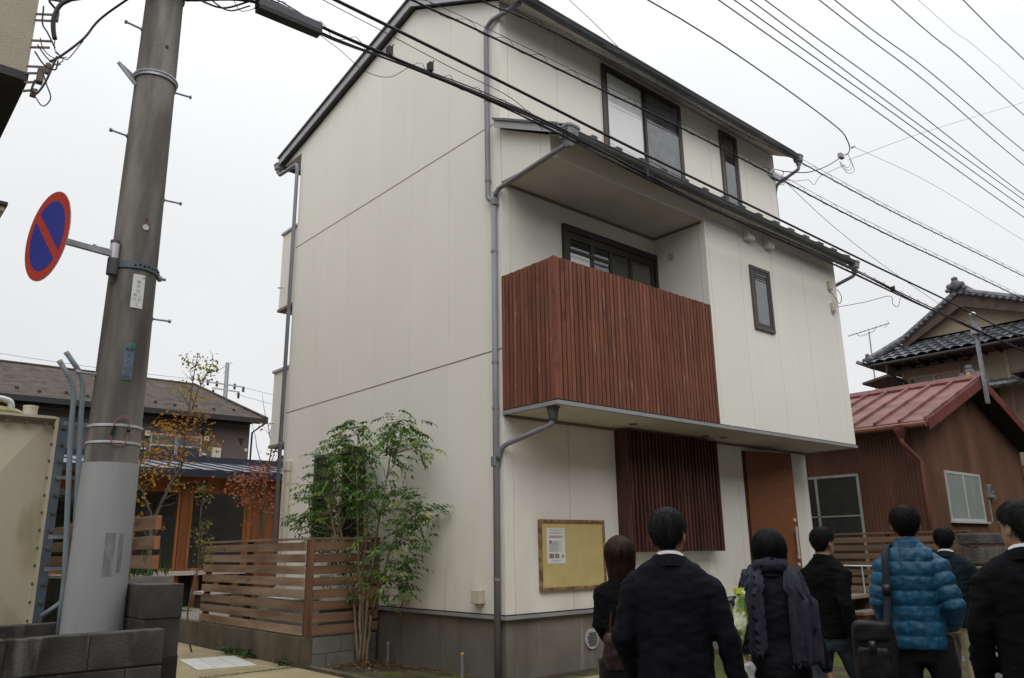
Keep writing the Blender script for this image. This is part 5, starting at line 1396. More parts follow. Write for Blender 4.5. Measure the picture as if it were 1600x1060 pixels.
# ridge: stacked flat tiles, round cap, end ornament
b = MB()
for i, (w_, z) in enumerate(((.20, .05), (.18, .11), (.16, .17))): b.box(GX - .34, 27, YC - w_, YC + w_, ZR2 + z - .025, ZR2 + z + .025)
b.build('ridge_stack', TILE, tr); MB().tube([(GX - .36, YC, ZR2 + .25), (27, YC, ZR2 + .25)], .085, 8).build('ridge_cap', TILE, tr)
def ornament(x, y, z, s, par, eye=False):
    b = MB(); b.ball((x, y, z + .12 * s), .07 * s, .15 * s, .17 * s, 12, 8); b.ball((x, y, z + .30 * s), .06 * s, .10 * s, .08 * s, 10, 6)
    for k in (-1, 1):
        b.ball((x, y + k * .17 * s, z + .10 * s), .06 * s, .10 * s, .09 * s, 10, 6); b.ball((x, y + k * .24 * s, z - .02 * s), .05 * s, .08 * s, .07 * s, 10, 6)
    o = b.build('ridge_ornament', TILE, par, smooth=True)
    if eye: MB().disc((x - .075 * s, y, z + .12 * s), (-1, 0, 0), .05 * s, 12, .02).build('crest', YEL, o)
ornament(GX - .42, YC, ZR2 + .10, .85, tr)
# hip ridge to the corner, upturned end
hp = [(GX - .25, 1.68, 6.88), (XW - .45, 2.15, ZEV + .38), (EXE + .05, 2.50, ZEV + .16)]
MB().tube(hp, [.10, .10, .09], 8).build('hip_ridge', TILE, tr); ornament(EXE + .02, 2.50, ZEV + .10, .6, tr)
MB().prism([(EXE - .12, 2.75, ZEV + .10), (EXE + .25, 2.45, ZEV - .08), (EXE + .25, 2.45, ZEV + .02), (EXE - .10, 2.74, ZEV + .16)], (.1, .08, 0)).build('corner_tile', TILE, tr)
# eave timber, gutter
b = MB(); b.tube([(EXE - .05, 2.4, ZEV - .05), (EXE - .05, YB_, ZEV - .02)], .05, 8); b.build('gutter', DKT, th, smooth='auto')
for i in range(24): MB().box(EXE + .05, XW, 1.95 - i * .36, 1.99 - i * .36, ZEV - .13, ZEV - .062).build('rafter', OLDW, tr)
b = MB().tube(smooth_corner([(EXE - .05, 2.0, ZEV - .1), (EXE - .05, 2.0, ZEV - .32), (XW - .05, 1.85, ZEV - .5), (XW - .05, 1.85, 4.5)], .05), .03, 8); b.build('downpipe', DKT, th)
# window, its small canopy and shutter box
f = MB().box(XW - .05, XW - .001, .46, 1.80, 5.78, 5.84); f.box(XW - .05, XW - .001, .46, .52, 4.9, 5.78); f.box(XW - .05, XW - .001, 1.74, 1.80, 4.9, 5.78); f.box(XW - .045, XW - .002, 1.10, 1.15, 4.9, 5.78)
f = f.build('window', M('tan_window_frame', (.36, .31, .24), .7, .1), th)
MB().box(XW - .02, XW - .016, .52, 1.74, 4.9, 5.78).build('pane', GLASS, f); MB().box(XW - .012, XW - .008, .52, 1.74, 4.9, 5.78).build('dark_room', M('mid_room', (.12, .12, .12), .8), f)
MB().prism([(XW - .50, .2, 5.93), (XW, .2, 6.05), (XW, .2, 6.09), (XW - .50, .2, 5.97)], (0, 1.9, 0)).build('window_canopy', DKT, th)
MB().prism([(XW - .9, 1.96, 5.80), (XW + .6, 1.96, 5.80), (XW + .6, 1.96, 5.86), (XW - .9, 1.96, 5.86)], (0, .7, -.12)).build('rear_canopy', OLDW, th)
# ground-floor roof showing over the red roof
lr = MB().prism([(14.7, -1.0, 5.30), (14.7, -8, 5.30), (14.7, -8, 5.36), (14.7, -1.0, 5.36)], (1.3, 0, 0)).build('lower_roof', OLDW, th)
tile_slope('tile_course', (14.9, -.35, 5.02), (14.9, -8, 5.02), (XW, -.35, 5.40), (XW, -8, 5.40), lr, 5, 28)
MB().tube([(15.0, -.30, 5.14), (15.0, -8, 5.14)], .07, 8).build('ridge_cap', TILE, lr)
ornament(15.3, .05, 5.42, 1.0, lr, True)
b = MB().box(15.3, 15.9, -.35, .3, 5.0, 5.40); b.build('ridge_stack', TILE, lr)
# steel post with cable fittings, standing behind the red gable
sp = thing('steel_post', (11.75, -1.36, 4.2), 'thin galvanised steel post with cable fittings rising from the red gable', 'post')
MB().box(11.70, 11.80, -1.39, -1.33, 4.22, 5.98).build('shaft', GALV, sp)
b = MB()
for i in range(12): b.disc((11.75, -1.3905, 4.35 + i * .135), (0, -1, 0), .016, 8, .004)
tag(b.build('post_hole', BLACK, sp), kind='stuff')
MB().box(11.60, 11.84, -1.45, -1.31, 5.66, 5.80).build('cable_clamp', GALV, sp); MB().tube([(11.74, -1.38, 5.96), (11.55, -1.42, 6.06), (11.45, -1.45, 6.04)], .02, 8).build('lamp_arm', GALV, sp)
MB().ball((11.42, -1.46, 6.03), .07, .06, .04, 10, 6).build('lamp_head', WHITE_PL, sp)
# television aerial on its mast
an = thing('tv_antenna', (17.9, 3.5, 5.0), 'thin television aerial on a mast between the cream and tiled houses', 'antenna')
MB().tube([(17.89, 3.54, 4.5), (17.9, 3.52, 7.85)], .022, 8).build('mast', GALV, an)
p0, p1 = Vector((17.66, 4.06, 7.78)), Vector((18.14, 2.98, 8.04)); MB().tube([p0, p1], .014, 6).build('boom', GALV, an)
for i in range(11):
    q = p0.lerp(p1, i / 10); h = .10 + .02 * (i % 3); MB().tube([q + Vector((h, .04, 0)), q - Vector((h, .04, 0))], .007, 5).build('element', GALV, an)
MB().tube(smoothline([p0.lerp(p1, .2), p0.lerp(p1, .3) - Vector((0, 0, .12)), p0.lerp(p1, .6) - Vector((0, 0, .10)), p0.lerp(p1, .68)]), .01, 6).build('stay', GALV, an)
b = MB(); b.tube([p1, p1 + Vector((.12, .1, .14))], .01, 5); b.tube([p1, p1 + Vector((-.12, .1, -.14))], .01, 5); b.build('reflector', GALV, an)
dsh = thing('round_vent', (13.2, 5.2, 4.4), 'dark round cowl peeping over the red roof ridge', 'roof vent')
MB().rings([[(12.7 + r * cos(2 * pi * i / 18), 4.2 + r * sin(2 * pi * i / 18), z) for i in range(18)] for r, z in ((.30, 4.75), (.30, 4.83), (.24, 4.93), (.1, 4.98))]).build('cowl', DKT, dsh, smooth=True)
MB().tube([(12.7, 4.2, 4.2), (12.7, 4.2, 4.76)], .15, 12).build('stack', DKT, dsh)
# ------------------------------------------------------------------ unseen houses across the street, added to shade the lower walls
OPP = M('pale_render', (.40, .38, .34), .9, .08, 2)
OPP2 = M('grey_render', (.26, .25, .24), .9, .08, 2)
for (x0, x1, y1, h, mt, lbl) in ((-22, -8.5, -10.2, 7.6, OPP2, 'unseen grey two-storey house added for shade across the street on the left'), (-7.6, 4.0, -10.4, 8.0, OPP, 'unseen pale two-storey house added for shade directly across the street'), (5.0, 18, -10.2, 7.4, OPP2, 'unseen grey two-storey house added for shade across the street on the right')):
    t = thing('added_street_house', ((x0 + x1) / 2, y1 - 4, 0), lbl, 'house', 'unseen houses added across the street')
    MB().box(x0, x1, y1 - 8, y1, 0, h).build('wall', mt, t)
    MB().prism([(x0 - .5, y1 + .5, h - .05), (x0 - .5, y1 - 4, h + 1.9), (x0 - .5, y1 - 8.5, h - .05)], (x1 - x0 + 1, 0, 0)).build('roof', SHG, t)
    for i in range(3):
        xa = x0 + (x1 - x0) * (i + .5) / 3
        for z in (.9, 3.9):
            f = MB().box(xa - .95, xa + .95, y1 + .001, y1 + .06, z, z + 1.4).build('window', SASH_FACE, t)
            MB().box(xa - .88, xa + .88, y1 + .061, y1 + .064, z + .07, z + 1.33).build('pane', ROOM, f)

# ------------------------------------------------------------------ overhead cables
def tubeobj(name, pts, r, mat, parent, n=6):
    return MB().tube(pts, r, n).build(name, mat, parent, smooth=True)
def wire(label, pts, r=.007, mat=CABLE, name='overhead_wire', group=None, cat='cable', n=5):
    p = smoothline(pts, 6) if len(pts) > 2 else [Vector(q) for q in pts]
    o = MB().tube(p, r, 5).build(name, mat, smooth=True)
    return tag(o, label, cat, group)
def lashing(pts, mess, pitch, r, parent, name='lashing', amp=.035):
    """thin wire wandering between a cable and the messenger strand over it"""
    out = []; d = 0
    P = [Vector(p) for p in pts]; Q = [Vector(p) for p in mess]
    for i in range(len(P) - 1):
        seg = (P[i + 1] - P[i]).length; k = max(2, int(seg / pitch * 7))
        for j in range(k):
            t = j / k; a = P[i].lerp(P[i + 1], t); b_ = Q[i].lerp(Q[i + 1], t)
            ph = ((d + seg * t) / pitch) % 1.0
            w = (1 - cos(2 * pi * ph)) / 2 if ph < .5 else max(0, 1 - (ph - .5) * 5.0)
            out.append(a.lerp(b_, w) + Vector((0, -.012 * sin(2 * pi * ph), -.012 if w < .05 else 0)))
        d += seg
    return MB().tube(out, r, 4).build(name, CABLE, parent)
Yc = -1.5
# the lowest bundle
cb = thing('cable_bundle', (0, Yc, 5.6), 'thick bundle of black cables along the street, lowest of the overhead lines', 'cable')
bp = [(-4.38, 5.56), (-3.83, 5.83), (-3.17, 5.815), (-2.24, 5.86), (-1.45, 5.88), (-.43, 5.88), (.89, 5.82), (2.15, 5.76), (4.0, 5.77), (6.1, 5.78), (9.03, 5.71), (14.2, 5.68), (26, 5.75)]
base = [Vector((x, Yc, z)) for x, z in bp]
for i, (dy, dz, r) in enumerate(((0, 0, .013), (.02, -.028, .010), (-.02, -.022, .011), (.012, .030, .006), (-.01, -.05, .008))):
    q = smoothline([p + Vector((0, dy + .012 * sin(k * 2.1 + i), dz + .018 * sin(k * 1.7 + i * 2))) for k, p in enumerate(base)], 8)
    tubeobj('strand', q, r, CABLE, cb, 6)
ms = smoothline([p + Vector((0, 0, .06)) for p in base], 4); bs_ = smoothline(base, 4)
lashing([p - Vector((0, 0, .03)) for p in bs_], ms, .34, .003, cb)
for x, z in ((-2.15, 5.93), (-2.6, 5.90), (1.0, 5.84), (7.6, 5.77)):
    b = MB().box(x - .02, x + .02, Yc - .03, Yc + .03, z - .06, z + .03); b.tube([(x, Yc, z), (x + .03, Yc - .02, z + .06)], .006, 5); b.build('clamp', CABLE, cb)
# splice closure hanging from it
cl = thing('splice_closure', (-3.56, Yc - .02, 5.70), 'long dark grey splice box slung under the cables beside the pole', 'splice box')
MB().bar((-3.85, Yc - .03, 5.755), (-3.305, Yc - .03, 5.770), .085, .085).build('case', M('closure_grey', (.055, .06, .068), .5, .15, 10), cl, bev=.012)
MB().bar((-3.85, Yc - .03, 5.700), (-3.305, Yc - .03, 5.715), .09, .026).build('base_strip', BLACK, cl)
for x in (-3.852, -3.307): MB().box(x - .006, x + .006, Yc - .07, Yc + .01, 5.715, 5.80).build('end_plate', BLACK, cl)
for x in (-3.75, -3.4): MB().tube([(x, Yc - .02, 5.80), (x, Yc, 5.86)], .006, 6).build('hanger', GALV, cl)
wire('thin loop of wire drooping between the pole and the splice box', [(-4.05, Yc, 5.74), (-3.98, Yc, 5.64), (-3.9, Yc, 5.68), (-3.86, Yc, 5.72)], .003, name='wire_loop')
wire('thin wire sagging below the bundle just right of the splice box', [(-3.30, Yc, 5.74), (-3.1, Yc, 5.68), (-2.85, Yc, 5.58), (-2.6, Yc, 5.62), (-2.4, Yc, 5.80)], .003, name='wire_loop')
# single stout cable
wire('stout smooth black cable crossing the gable just above the lowest bundle', [(-4.4, Yc, 6.16), (-1.45, Yc, 6.13), (.91, Yc, 6.08), (3.88, Yc, 6.06), (6.61, Yc, 6.04), (10.03, Yc, 6.03), (14.35, Yc, 5.98), (26, Yc, 6.1)], .0165, name='overhead_cable')
# two lashed cables
def lashed(label, pts, r, pitch, up):
    t = thing('lashed_cable', (pts[0][0], Yc, pts[0][1] - .1), label, 'cable', 'lashed cables over the street')
    P = smoothline([(x, Yc, z) for x, z in pts], 6); Q = [p + Vector((0, 0, up)) for p in P]
    tubeobj('conductor', P, r, CABLE, t); tubeobj('messenger', Q, .0035, CABLE, t, 5); lashing(P, Q, pitch, .003, t)
lashed('spirally lashed cable passing the middle of the top-floor windows', [(-4.4, 6.52), (-2.36, 6.55), (-1.63, 6.59), (.26, 6.66), (1.74, 6.72), (3.82, 6.75), (5.71, 6.75), (8.04, 6.80), (11.02, 6.91), (14.92, 7.03), (26, 7.3)], .0125, .5, .075)
lashed('spirally lashed cable running just below the top gutter', [(-4.4, 6.80), (-1.54, 6.97), (-1.18, 7.02), (-.46, 7.09), (1.24, 7.17), (3.19, 7.18), (4.49, 7.24), (8.21, 7.34), (15.28, 7.68), (26, 8.1)], .010, .5, .07)
# bracket cluster where services leave the lashed cable
jc = thing('cable_junction', (4.1, Yc, 6.75), 'tangled cable fittings on the lashed line at the top-right house corner', 'cable fitting')
b = MB(); b.box(3.92, 4.12, Yc - .03, Yc + .03, 6.70, 6.78); b.tube([(3.85, Yc, 6.72), (4.0, Yc, 6.86), (4.3, Yc, 6.92), (4.22, Yc, 6.80)], .008, 5); b.build('clamp', GALV, jc)
for i in range(5):
    a = i * 1.1; b = MB().tube(smoothline([(3.8 + .1 * i, Yc, 6.72), (3.95 + .08 * i, Yc - .05, 6.60 + .04 * i), (4.2, Yc - .02, 6.66 + .03 * i), (4.35 - .06 * i, Yc, 6.80)]), .005, 5); b.build('wire_tail', CABLE, jc)
wire('fine wire slanting down from the junction to the steel post', [(4.22, Yc, 6.77), (5.63, Yc, 6.41), (7.57, Yc, 6.10), (11.6, -1.45, 5.72)], .004)
wire('fine wire crossing the gable from the top edge to the lower roof', [(-4.4, Yc, 6.16), (-3.28, Yc, 6.09), (-2.66, Yc, 6.06), (-1.94, Yc, 6.02), (-1.12, Yc, 5.99), (-.5, -1.3, 5.95)], .004)
wire('dark service cable dropping from the upper left to a white-sky fitting', [(-4.0, Yc, 8.0), (1.28, Yc, 8.39), (2.2, Yc, 8.45), (3.28, Yc, 8.48), (5.08, Yc, 8.45), (6.36, Yc, 8.37), (6.62, Yc, 8.24)], .010)
dt = thing('drop_fitting', (6.4, Yc, 7.8), 'small loop of wires and clamp hanging in the sky right of the house', 'cable fitting')
tubeobj('tail', smoothline([(6.62, Yc, 8.24), (6.66, Yc, 8.12), (6.58, Yc, 8.0), (6.45, Yc, 7.92)]), .010, CABLE, dt)
for i in range(3): tubeobj('tail', smoothline([(6.55, Yc, 7.98), (6.62 + .05 * i, Yc, 7.85 - .06 * i), (6.45, Yc, 7.68 - .05 * i), (6.2, Yc, 7.72 - .03 * i)]), .004, CABLE, dt)
MB().box(6.22, 6.34, Yc - .03, Yc + .03, 7.80, 7.88).build('clamp', GALV, dt); MB().bar((6.75, Yc, 8.16), (6.86, Yc, 8.22), .03, .03).build('clamp', GALV, dt)
wire('cable sagging from the sky fitting to the junction on the house', [(6.28, Yc, 7.82), (5.68, Yc, 7.45), (5.01, Yc, 7.13), (4.24, Yc, 6.90)], .008)
wire('kinked thin wire just below the sagging cable', [(6.4, Yc, 7.72), (5.89, Yc, 7.45), (5.41, Yc, 7.18), (5.2, Yc, 6.98), (5.01, Yc, 7.0), (4.56, Yc, 6.84), (4.3, Yc, 6.80)], .004)
GREYW = M('pale_wire', (.30, .30, .32), .6, .1)
wire('pale thin wire rising across the sky to the right edge', [(6.53, Yc, 7.85), (10.51, Yc, 9.85), (18.43, Yc, 13.65), (24, Yc, 16.3)], .005, GREYW)
wire('pale thin wire running from the sky fitting down to the right', [(6.85, Yc, 8.21), (10.36, Yc, 8.56), (15.83, Yc, 8.75), (26, Yc, 9.2)], .004, GREYW)
wire('thin wire from the top edge to the upper gutter', [(-1.5, Yc, 8.0), (-.21, Yc, 7.64), (.22, Yc, 7.52), (.74, -1.45, 7.4), (1.5, -.5, 8.35)], .004)
wire('fine wire from the house corner box to the bundle', [(6.58, -.98, 5.36), (7.0, Yc + .25, 5.46), (7.42, Yc, 5.59), (7.5, Yc, 5.47), (7.69, Yc, 5.45), (7.85, Yc, 5.64)], .005)
# high wires, all running with the street
for i, (pts, r, lb) in enumerate((
    ([(-6, 9.05), (2.94, 9.24), (7.52, 9.35), (16.21, 9.48), (30, 9.9)], .010, 'lowest of the high parallel wires, starting nearest the roof'),
    ([(-6, 9.25), (3.38, 9.46), (8.93, 9.62), (16.38, 9.79), (30, 10.3)], .010, 'second of the high parallel wires above the roof'),
    ([(-6, 9.5), (3.85, 9.70), (8.98, 9.80), (16.53, 10.05), (30, 10.5)], .010, 'third of the high parallel wires above the roof'),
    ([(-6, 9.7), (4.31, 9.93), (9.09, 10.12), (16.60, 10.22), (30, 10.7)], .010, 'fourth of the high parallel wires, close over the third'),
    ([(-6, 10.5), (6.14, 10.90), (11.02, 11.18), (17.13, 11.25), (30, 11.8)], .011, 'fifth of the high parallel wires, beyond a wide gap'),
    ([(-6, 10.8), (6.77, 11.22), (11.16, 11.56), (17.42, 11.76), (30, 12.4)], .011, 'sixth of the high parallel wires, paired with the fifth'),
    ([(-6, 12.1), (9.66, 12.63), (13.47, 12.92), (18.15, 13.13), (30, 13.8)], .012, 'high wire alone near the upper right corner'),
    ([(-6, 14.2), (14.58, 15.12), (19.39, 15.47), (30, 16.2)], .014, 'highest wire, cutting the upper right corner'))):
    wire(lb, [(x, Yc, z) for x, z in pts], r, M('violet_black_wire%d' % i, (.035, .03, .05), .5), group='high wires over the street')
wire('very pale high wire in front of the cloud near the right corner', [(-6, Yc, 12.6), (11.27, Yc, 13.45), (14.67, Yc, 13.83), (18.71, Yc, 14.17), (30, Yc, 14.9)], .005, GREYW)
# pole-top fittings and the cables to the beige building
pf = thing('cable_anchor', (PX - .2, PY - .02, 5.4), 'black cable anchor and insulator clamped to the left of the pole', 'cable fitting')
b = MB(); b.ball((-4.80, -1.47, 5.50), .05, .045, .04, 10, 7); b.ball((-4.71, -1.47, 5.46), .035, .035, .03, 10, 7); b.build('insulator', BLACK, pf)
b = MB(); b.bar((-4.76, -1.48, 5.56), (-4.64, -1.48, 5.55), .014, .02); b.bar((-4.64, -1.48, 5.55), (-4.62, -1.48, 5.46), .014, .02); b.build('shackle', BLACK, pf)
wire('cable from the pole anchor over to the beige building', [(-4.40, -1.60, 5.50), (-4.58, -1.62, 5.46), (-4.74, -1.5, 5.44), (-4.95, -1.15, 5.48), (-5.06, -.8, 5.60), (-5.10, -.35, 5.86), (-5.03, -.2, 5.90)], .010)
wire('second cable crossing the top of the pole to the left', [(-4.30, -1.58, 5.56), (-4.6, -1.60, 5.53), (-4.9, -1.2, 5.55), (-5.05, -.9, 5.62), (-5.1, -.4, 5.95)], .007)
wire('stout cable arching down beside the beige building', [(-4.95, -1.0, 5.62), (-5.05, -1.0, 5.50), (-5.11, -1.0, 5.42), (-5.137, -1.0, 5.31), (-5.13, -1.0, 5.21), (-5.11, -1.0, 5.13)], .017)
wire('diagonal cable from the pole to the brackets on the beige building', [(-4.62, -1.3, 5.65), (-4.83, -1.0, 5.45), (-4.93, -1.0, 5.22), (-5.06, -1.0, 5.01), (-5.12, -1.0, 4.94)], .009)
wire('cable loop hanging under the brackets of the beige building', [(-5.08, -1.0, 5.0), (-5.10, -1.0, 4.90), (-5.13, -1.0, 4.76), (-5.17, -1.0, 4.66), (-5.20, -1.0, 4.68), (-5.19, -1.0, 4.76)], .008, name='wire_loop')
sv = thing('service_wires', (-5.1, -.9, 4.8), 'knot of thin service wires between the brackets and the diagonal cable', 'cable')
for i, pts in enumerate(([(-5.20, -1.0, 5.10), (-5.17, -1.0, 5.02), (-5.10, -1.0, 4.98), (-5.02, -1.0, 5.02)], [(-5.21, -1.0, 5.04), (-5.15, -1.0, 4.97), (-5.08, -1.0, 4.93), (-5.05, -1.0, 4.95)], [(-5.22, -1.0, 4.98), (-5.15, -1.0, 4.90), (-5.08, -1.0, 4.89), (-5.07, -1.0, 4.97)],
                         [(-5.11, -1.0, 5.13), (-5.10, -1.0, 5.05), (-5.04, -1.0, 4.99), (-5.08, -1.0, 4.93)], [(-5.16, -1.0, 4.86), (-5.12, -1.0, 4.76), (-5.08, -1.0, 4.66), (-5.12, -1.0, 4.58), (-5.18, -1.0, 4.64)], [(-5.21, -1.0, 5.36), (-5.20, -1.0, 5.22), (-5.16, -1.0, 5.16), (-5.10, -1.0, 5.06)], [(-5.10, -1.0, 5.03), (-5.03, -1.0, 5.0), (-5.0, -1.0, 5.03), (-4.93, -1.0, 5.2)])):
    tubeobj('service_wire', smoothline(pts), .0035 + .001 * (i % 3), CABLE, sv)
wire('blue-black cable tail curving right from the top of the pole', [(-4.40, -1.62, 5.50), (-4.25, -1.55, 5.54), (-4.1, Yc, 5.60), (-3.95, Yc, 5.72), (-3.83, Yc, 5.84)], .008)
wire('second cable tail curling away from the top of the pole', [(-4.32, -1.58, 5.62), (-4.18, -1.55, 5.57), (-4.05, Yc, 5.60), (-3.9, Yc, 5.72)], .006)
# far wires from the skyline pole
for i, (a, b_, lb) in enumerate((((14.4, 49.3, 13.55), (-12, 52, 15.3), 'faint wire left of the distant power pole'), ((16.6, 48.9, 13.3), (34, 40, 10.6), 'upper faint wire right of the distant power pole'), ((16.2, 48.9, 12.7), (34, 40, 9.6), 'lower faint wire right of the distant power pole'))):
    wire(lb, sag(a, b_, 10, .5), .018, GREYW, group='wires of the distant pole')
for i, (z, lb) in enumerate(((6.15, 'upper pale wire between the cream house and the aerial'), (5.85, 'lower pale wire between the cream house and the aerial'))):
    wire(lb, [(18, 11.0, z - .5), (22, 6.0, z + .55)], .008, GREYW, group='pale wires behind the red roof')
# ------------------------------------------------------------------ people
def fuse(mb, voxel, iters=6, disp=None, smooth=.5):
    """union of overlapping closed lofts as one continuous skin"""
    me = mb.mesh('tmp', None); ob = bpy.data.objects.new('tmp', me); COL.objects.link(ob)
    r = ob.modifiers.new('r', 'REMESH'); r.mode = 'VOXEL'; r.voxel_size = voxel
    if iters:
        s = ob.modifiers.new('s', 'SMOOTH'); s.factor = smooth; s.iterations = iters
    dg = bpy.context.evaluated_depsgraph_get(); dg.update()
    out = bpy.data.meshes.new_from_object(ob.evaluated_get(dg))
    bpy.data.objects.remove(ob); bpy.data.meshes.remove(me)
    n = len(out.vertices)
    if disp:
        co = np.empty(n * 3); out.vertices.foreach_get('co', co); co = co.reshape(-1, 3)
        no = np.array([v.normal for v in out.vertices])
        co = co + no * np.array([disp(c, q) for c, q in zip(co, no)])[:, None]
        out.vertices.foreach_set('co', co.ravel())
    out.polygons.foreach_set('use_smooth', [True] * len(out.polygons)); out.update()
    return out

def oval(c, rx, ry, n=24, p=2.3, tilt=0):
    out = []
    for i in range(n):
        t = 2 * pi * i / n; ct, st_ = cos(t), sin(t)
        x = math.copysign(abs(ct) ** (2 / p), ct) * rx; y = math.copysign(abs(st_) ** (2 / p), st_) * ry
        out.append(Vector((c[0] + x, c[1] + y, c[2] + tilt * y)))
    return out

HEAD = [(0.0, .026, .080, .010), (.02, .046, .092, -.025), (.05, .059, .095, -.055), (.08, .067, .093, -.076), (.115, .072, .092, -.091), (.15, .0745, .090, -.098), (.18, .071, .079, -.094), (.21, .056, .056, -.074), (.228, .034, .030, -.046), (.236, .008, .002, -.014)]
def head_pt(z, ph, off=0.0):
    """ph = 0 looks forward (+y), grows towards +x"""
    z = min(max(z, 0), .236)
    for a, b in zip(HEAD, HEAD[1:]):
        if a[0] <= z <= b[0]:
            t = (z - a[0]) / (b[0] - a[0]); t2 = t
            w, yf, yb = (a[i] + (b[i] - a[i]) * t2 for i in (1, 2, 3)); break
    cy = (yf + yb) / 2; ry = (yf - yb) / 2
    return Vector(((w + off) * sin(ph), cy + (ry + off) * cos(ph), z))

def wrinkle(amp, f, seed, zs=1.0):
    def d(c, n):
        v = Vector((c[0] * f + seed, c[1] * f, c[2] * f * zs))
        return amp * (noise.noise(v) + .5 * noise.noise(v * 2.3))
    return d

def hair_mesh(style, rnd, offs=.012, count=3200, ln=.03):
    def hl(ph):
        c = cos(ph)                                        # 1 front, -1 back
        if style == 'short':
            if c > .55: return .178 + .01 * (c - .55)
            if c > -.25: return .125 + (.178 - .125) * max(0, (c + .25) / .8) ** 2
            return .030 + (.125 - .030) * ((c + 1) / .75)
        if style == 'bob':
            if c > .62: return .165
            if c > .45: return .165 + (.0 - .165) * (.62 - c) / .17
            return -.012 if c > -.3 else -.012 - .022 * (-c - .3)
        if c > .66: return .16
        if c > .50: return .16 + (-.05 - .16) * (.66 - c) / .16
        return -.05 - .085 * max(0, min(1, (.5 - c)))
    def pt(z, ph, off):
        zz = z if style == 'short' else max(z, .085)
        sn = min(1, max(0, (zz - .12) / .116)) ** 1.6
        p = head_pt(zz, ph, off * (1 - sn * .75)); p.z = z + off * sn * .55
        if style != 'short' and z < .085:
            k = (.085 - z) / .22
            p.x *= 1 - .25 * k; p.y = p.y * (1 - .2 * k) - .012 * k
        return p
    big = .012 if style == 'short' else .021
    nph, nt = 48, 16; rings = []
    for j in range(nt + 1):
        t = j / nt; row = []
        for i in range(nph):
            ph = 2 * pi * i / nph; z0 = hl(ph) + (0 if style == 'short' else .012 * noise.noise(Vector((i * .9, rnd, 0)))); z = z0 + (.236 - z0) * (1 - (1 - t) ** 1.25)
            off = (.003 if style == 'short' else .012) + (big + offs - .012) * min(1, t * 3.2)
            off += .005 * noise.noise(Vector((sin(ph) * 6, cos(ph) * 6, z * 26 + rnd))) + .003 * noise.noise(Vector((sin(ph) * 16, cos(ph) * 16, z * 40 + rnd)))
            p = pt(min(z, .2352), ph, off)
            row.append(p)
        rings.append(row)
    b = MB(); b.rings(rings, caps=False); k = len(b.v)
    b.add([rings[-1][0] * 0 + sum((p for p in rings[-1]), Vector()) / nph], [])
    b.f += [((nt) * nph + i, nt * nph + (i + 1) % nph, k) for i in range(nph)]
    rg = random.Random(int(rnd * 100))
    for _ in range(count):
        ph = rg.uniform(0, 2 * pi); t = rg.random() ** .8; z0 = hl(ph); z = z0 + (.230 - z0) * t
        L_ = ln * rg.uniform(.6, 1.3) * (1 if style == 'short' else 2.0)
        off = (.005 if style == 'short' else .012) + (big + offs - .012) * min(1, t * 3.2)
        a = pt(z, ph, off - .002); m = pt(max(z - L_ * .5, z0 - L_ * .3), ph + rg.uniform(-.1, .1), off + .003); c = pt(max(z - L_, z0 - L_ * .45), ph + rg.uniform(-.25, .25), off + (.007 if style == 'short' else .004) * rg.uniform(.0, 1.3) + (.010 * rg.random() ** 3))
        w = Vector((cos(ph), -sin(ph), rg.uniform(-.4, .4))) * .0019
        b.add([a - w, a + w, m + w, m - w, c], [(0, 1, 2, 3), (3, 2, 4)])
    return b.mesh('hair', None, smooth=True)

SKIN = M('skin', (.42, .235, .155), .55, .08, 12, spec=.35)
SHIRT = M('white_shirt', (.72, .73, .76), .8, .04)
SHOE = M('black_shoe', (.02, .018, .017), .4, .2)

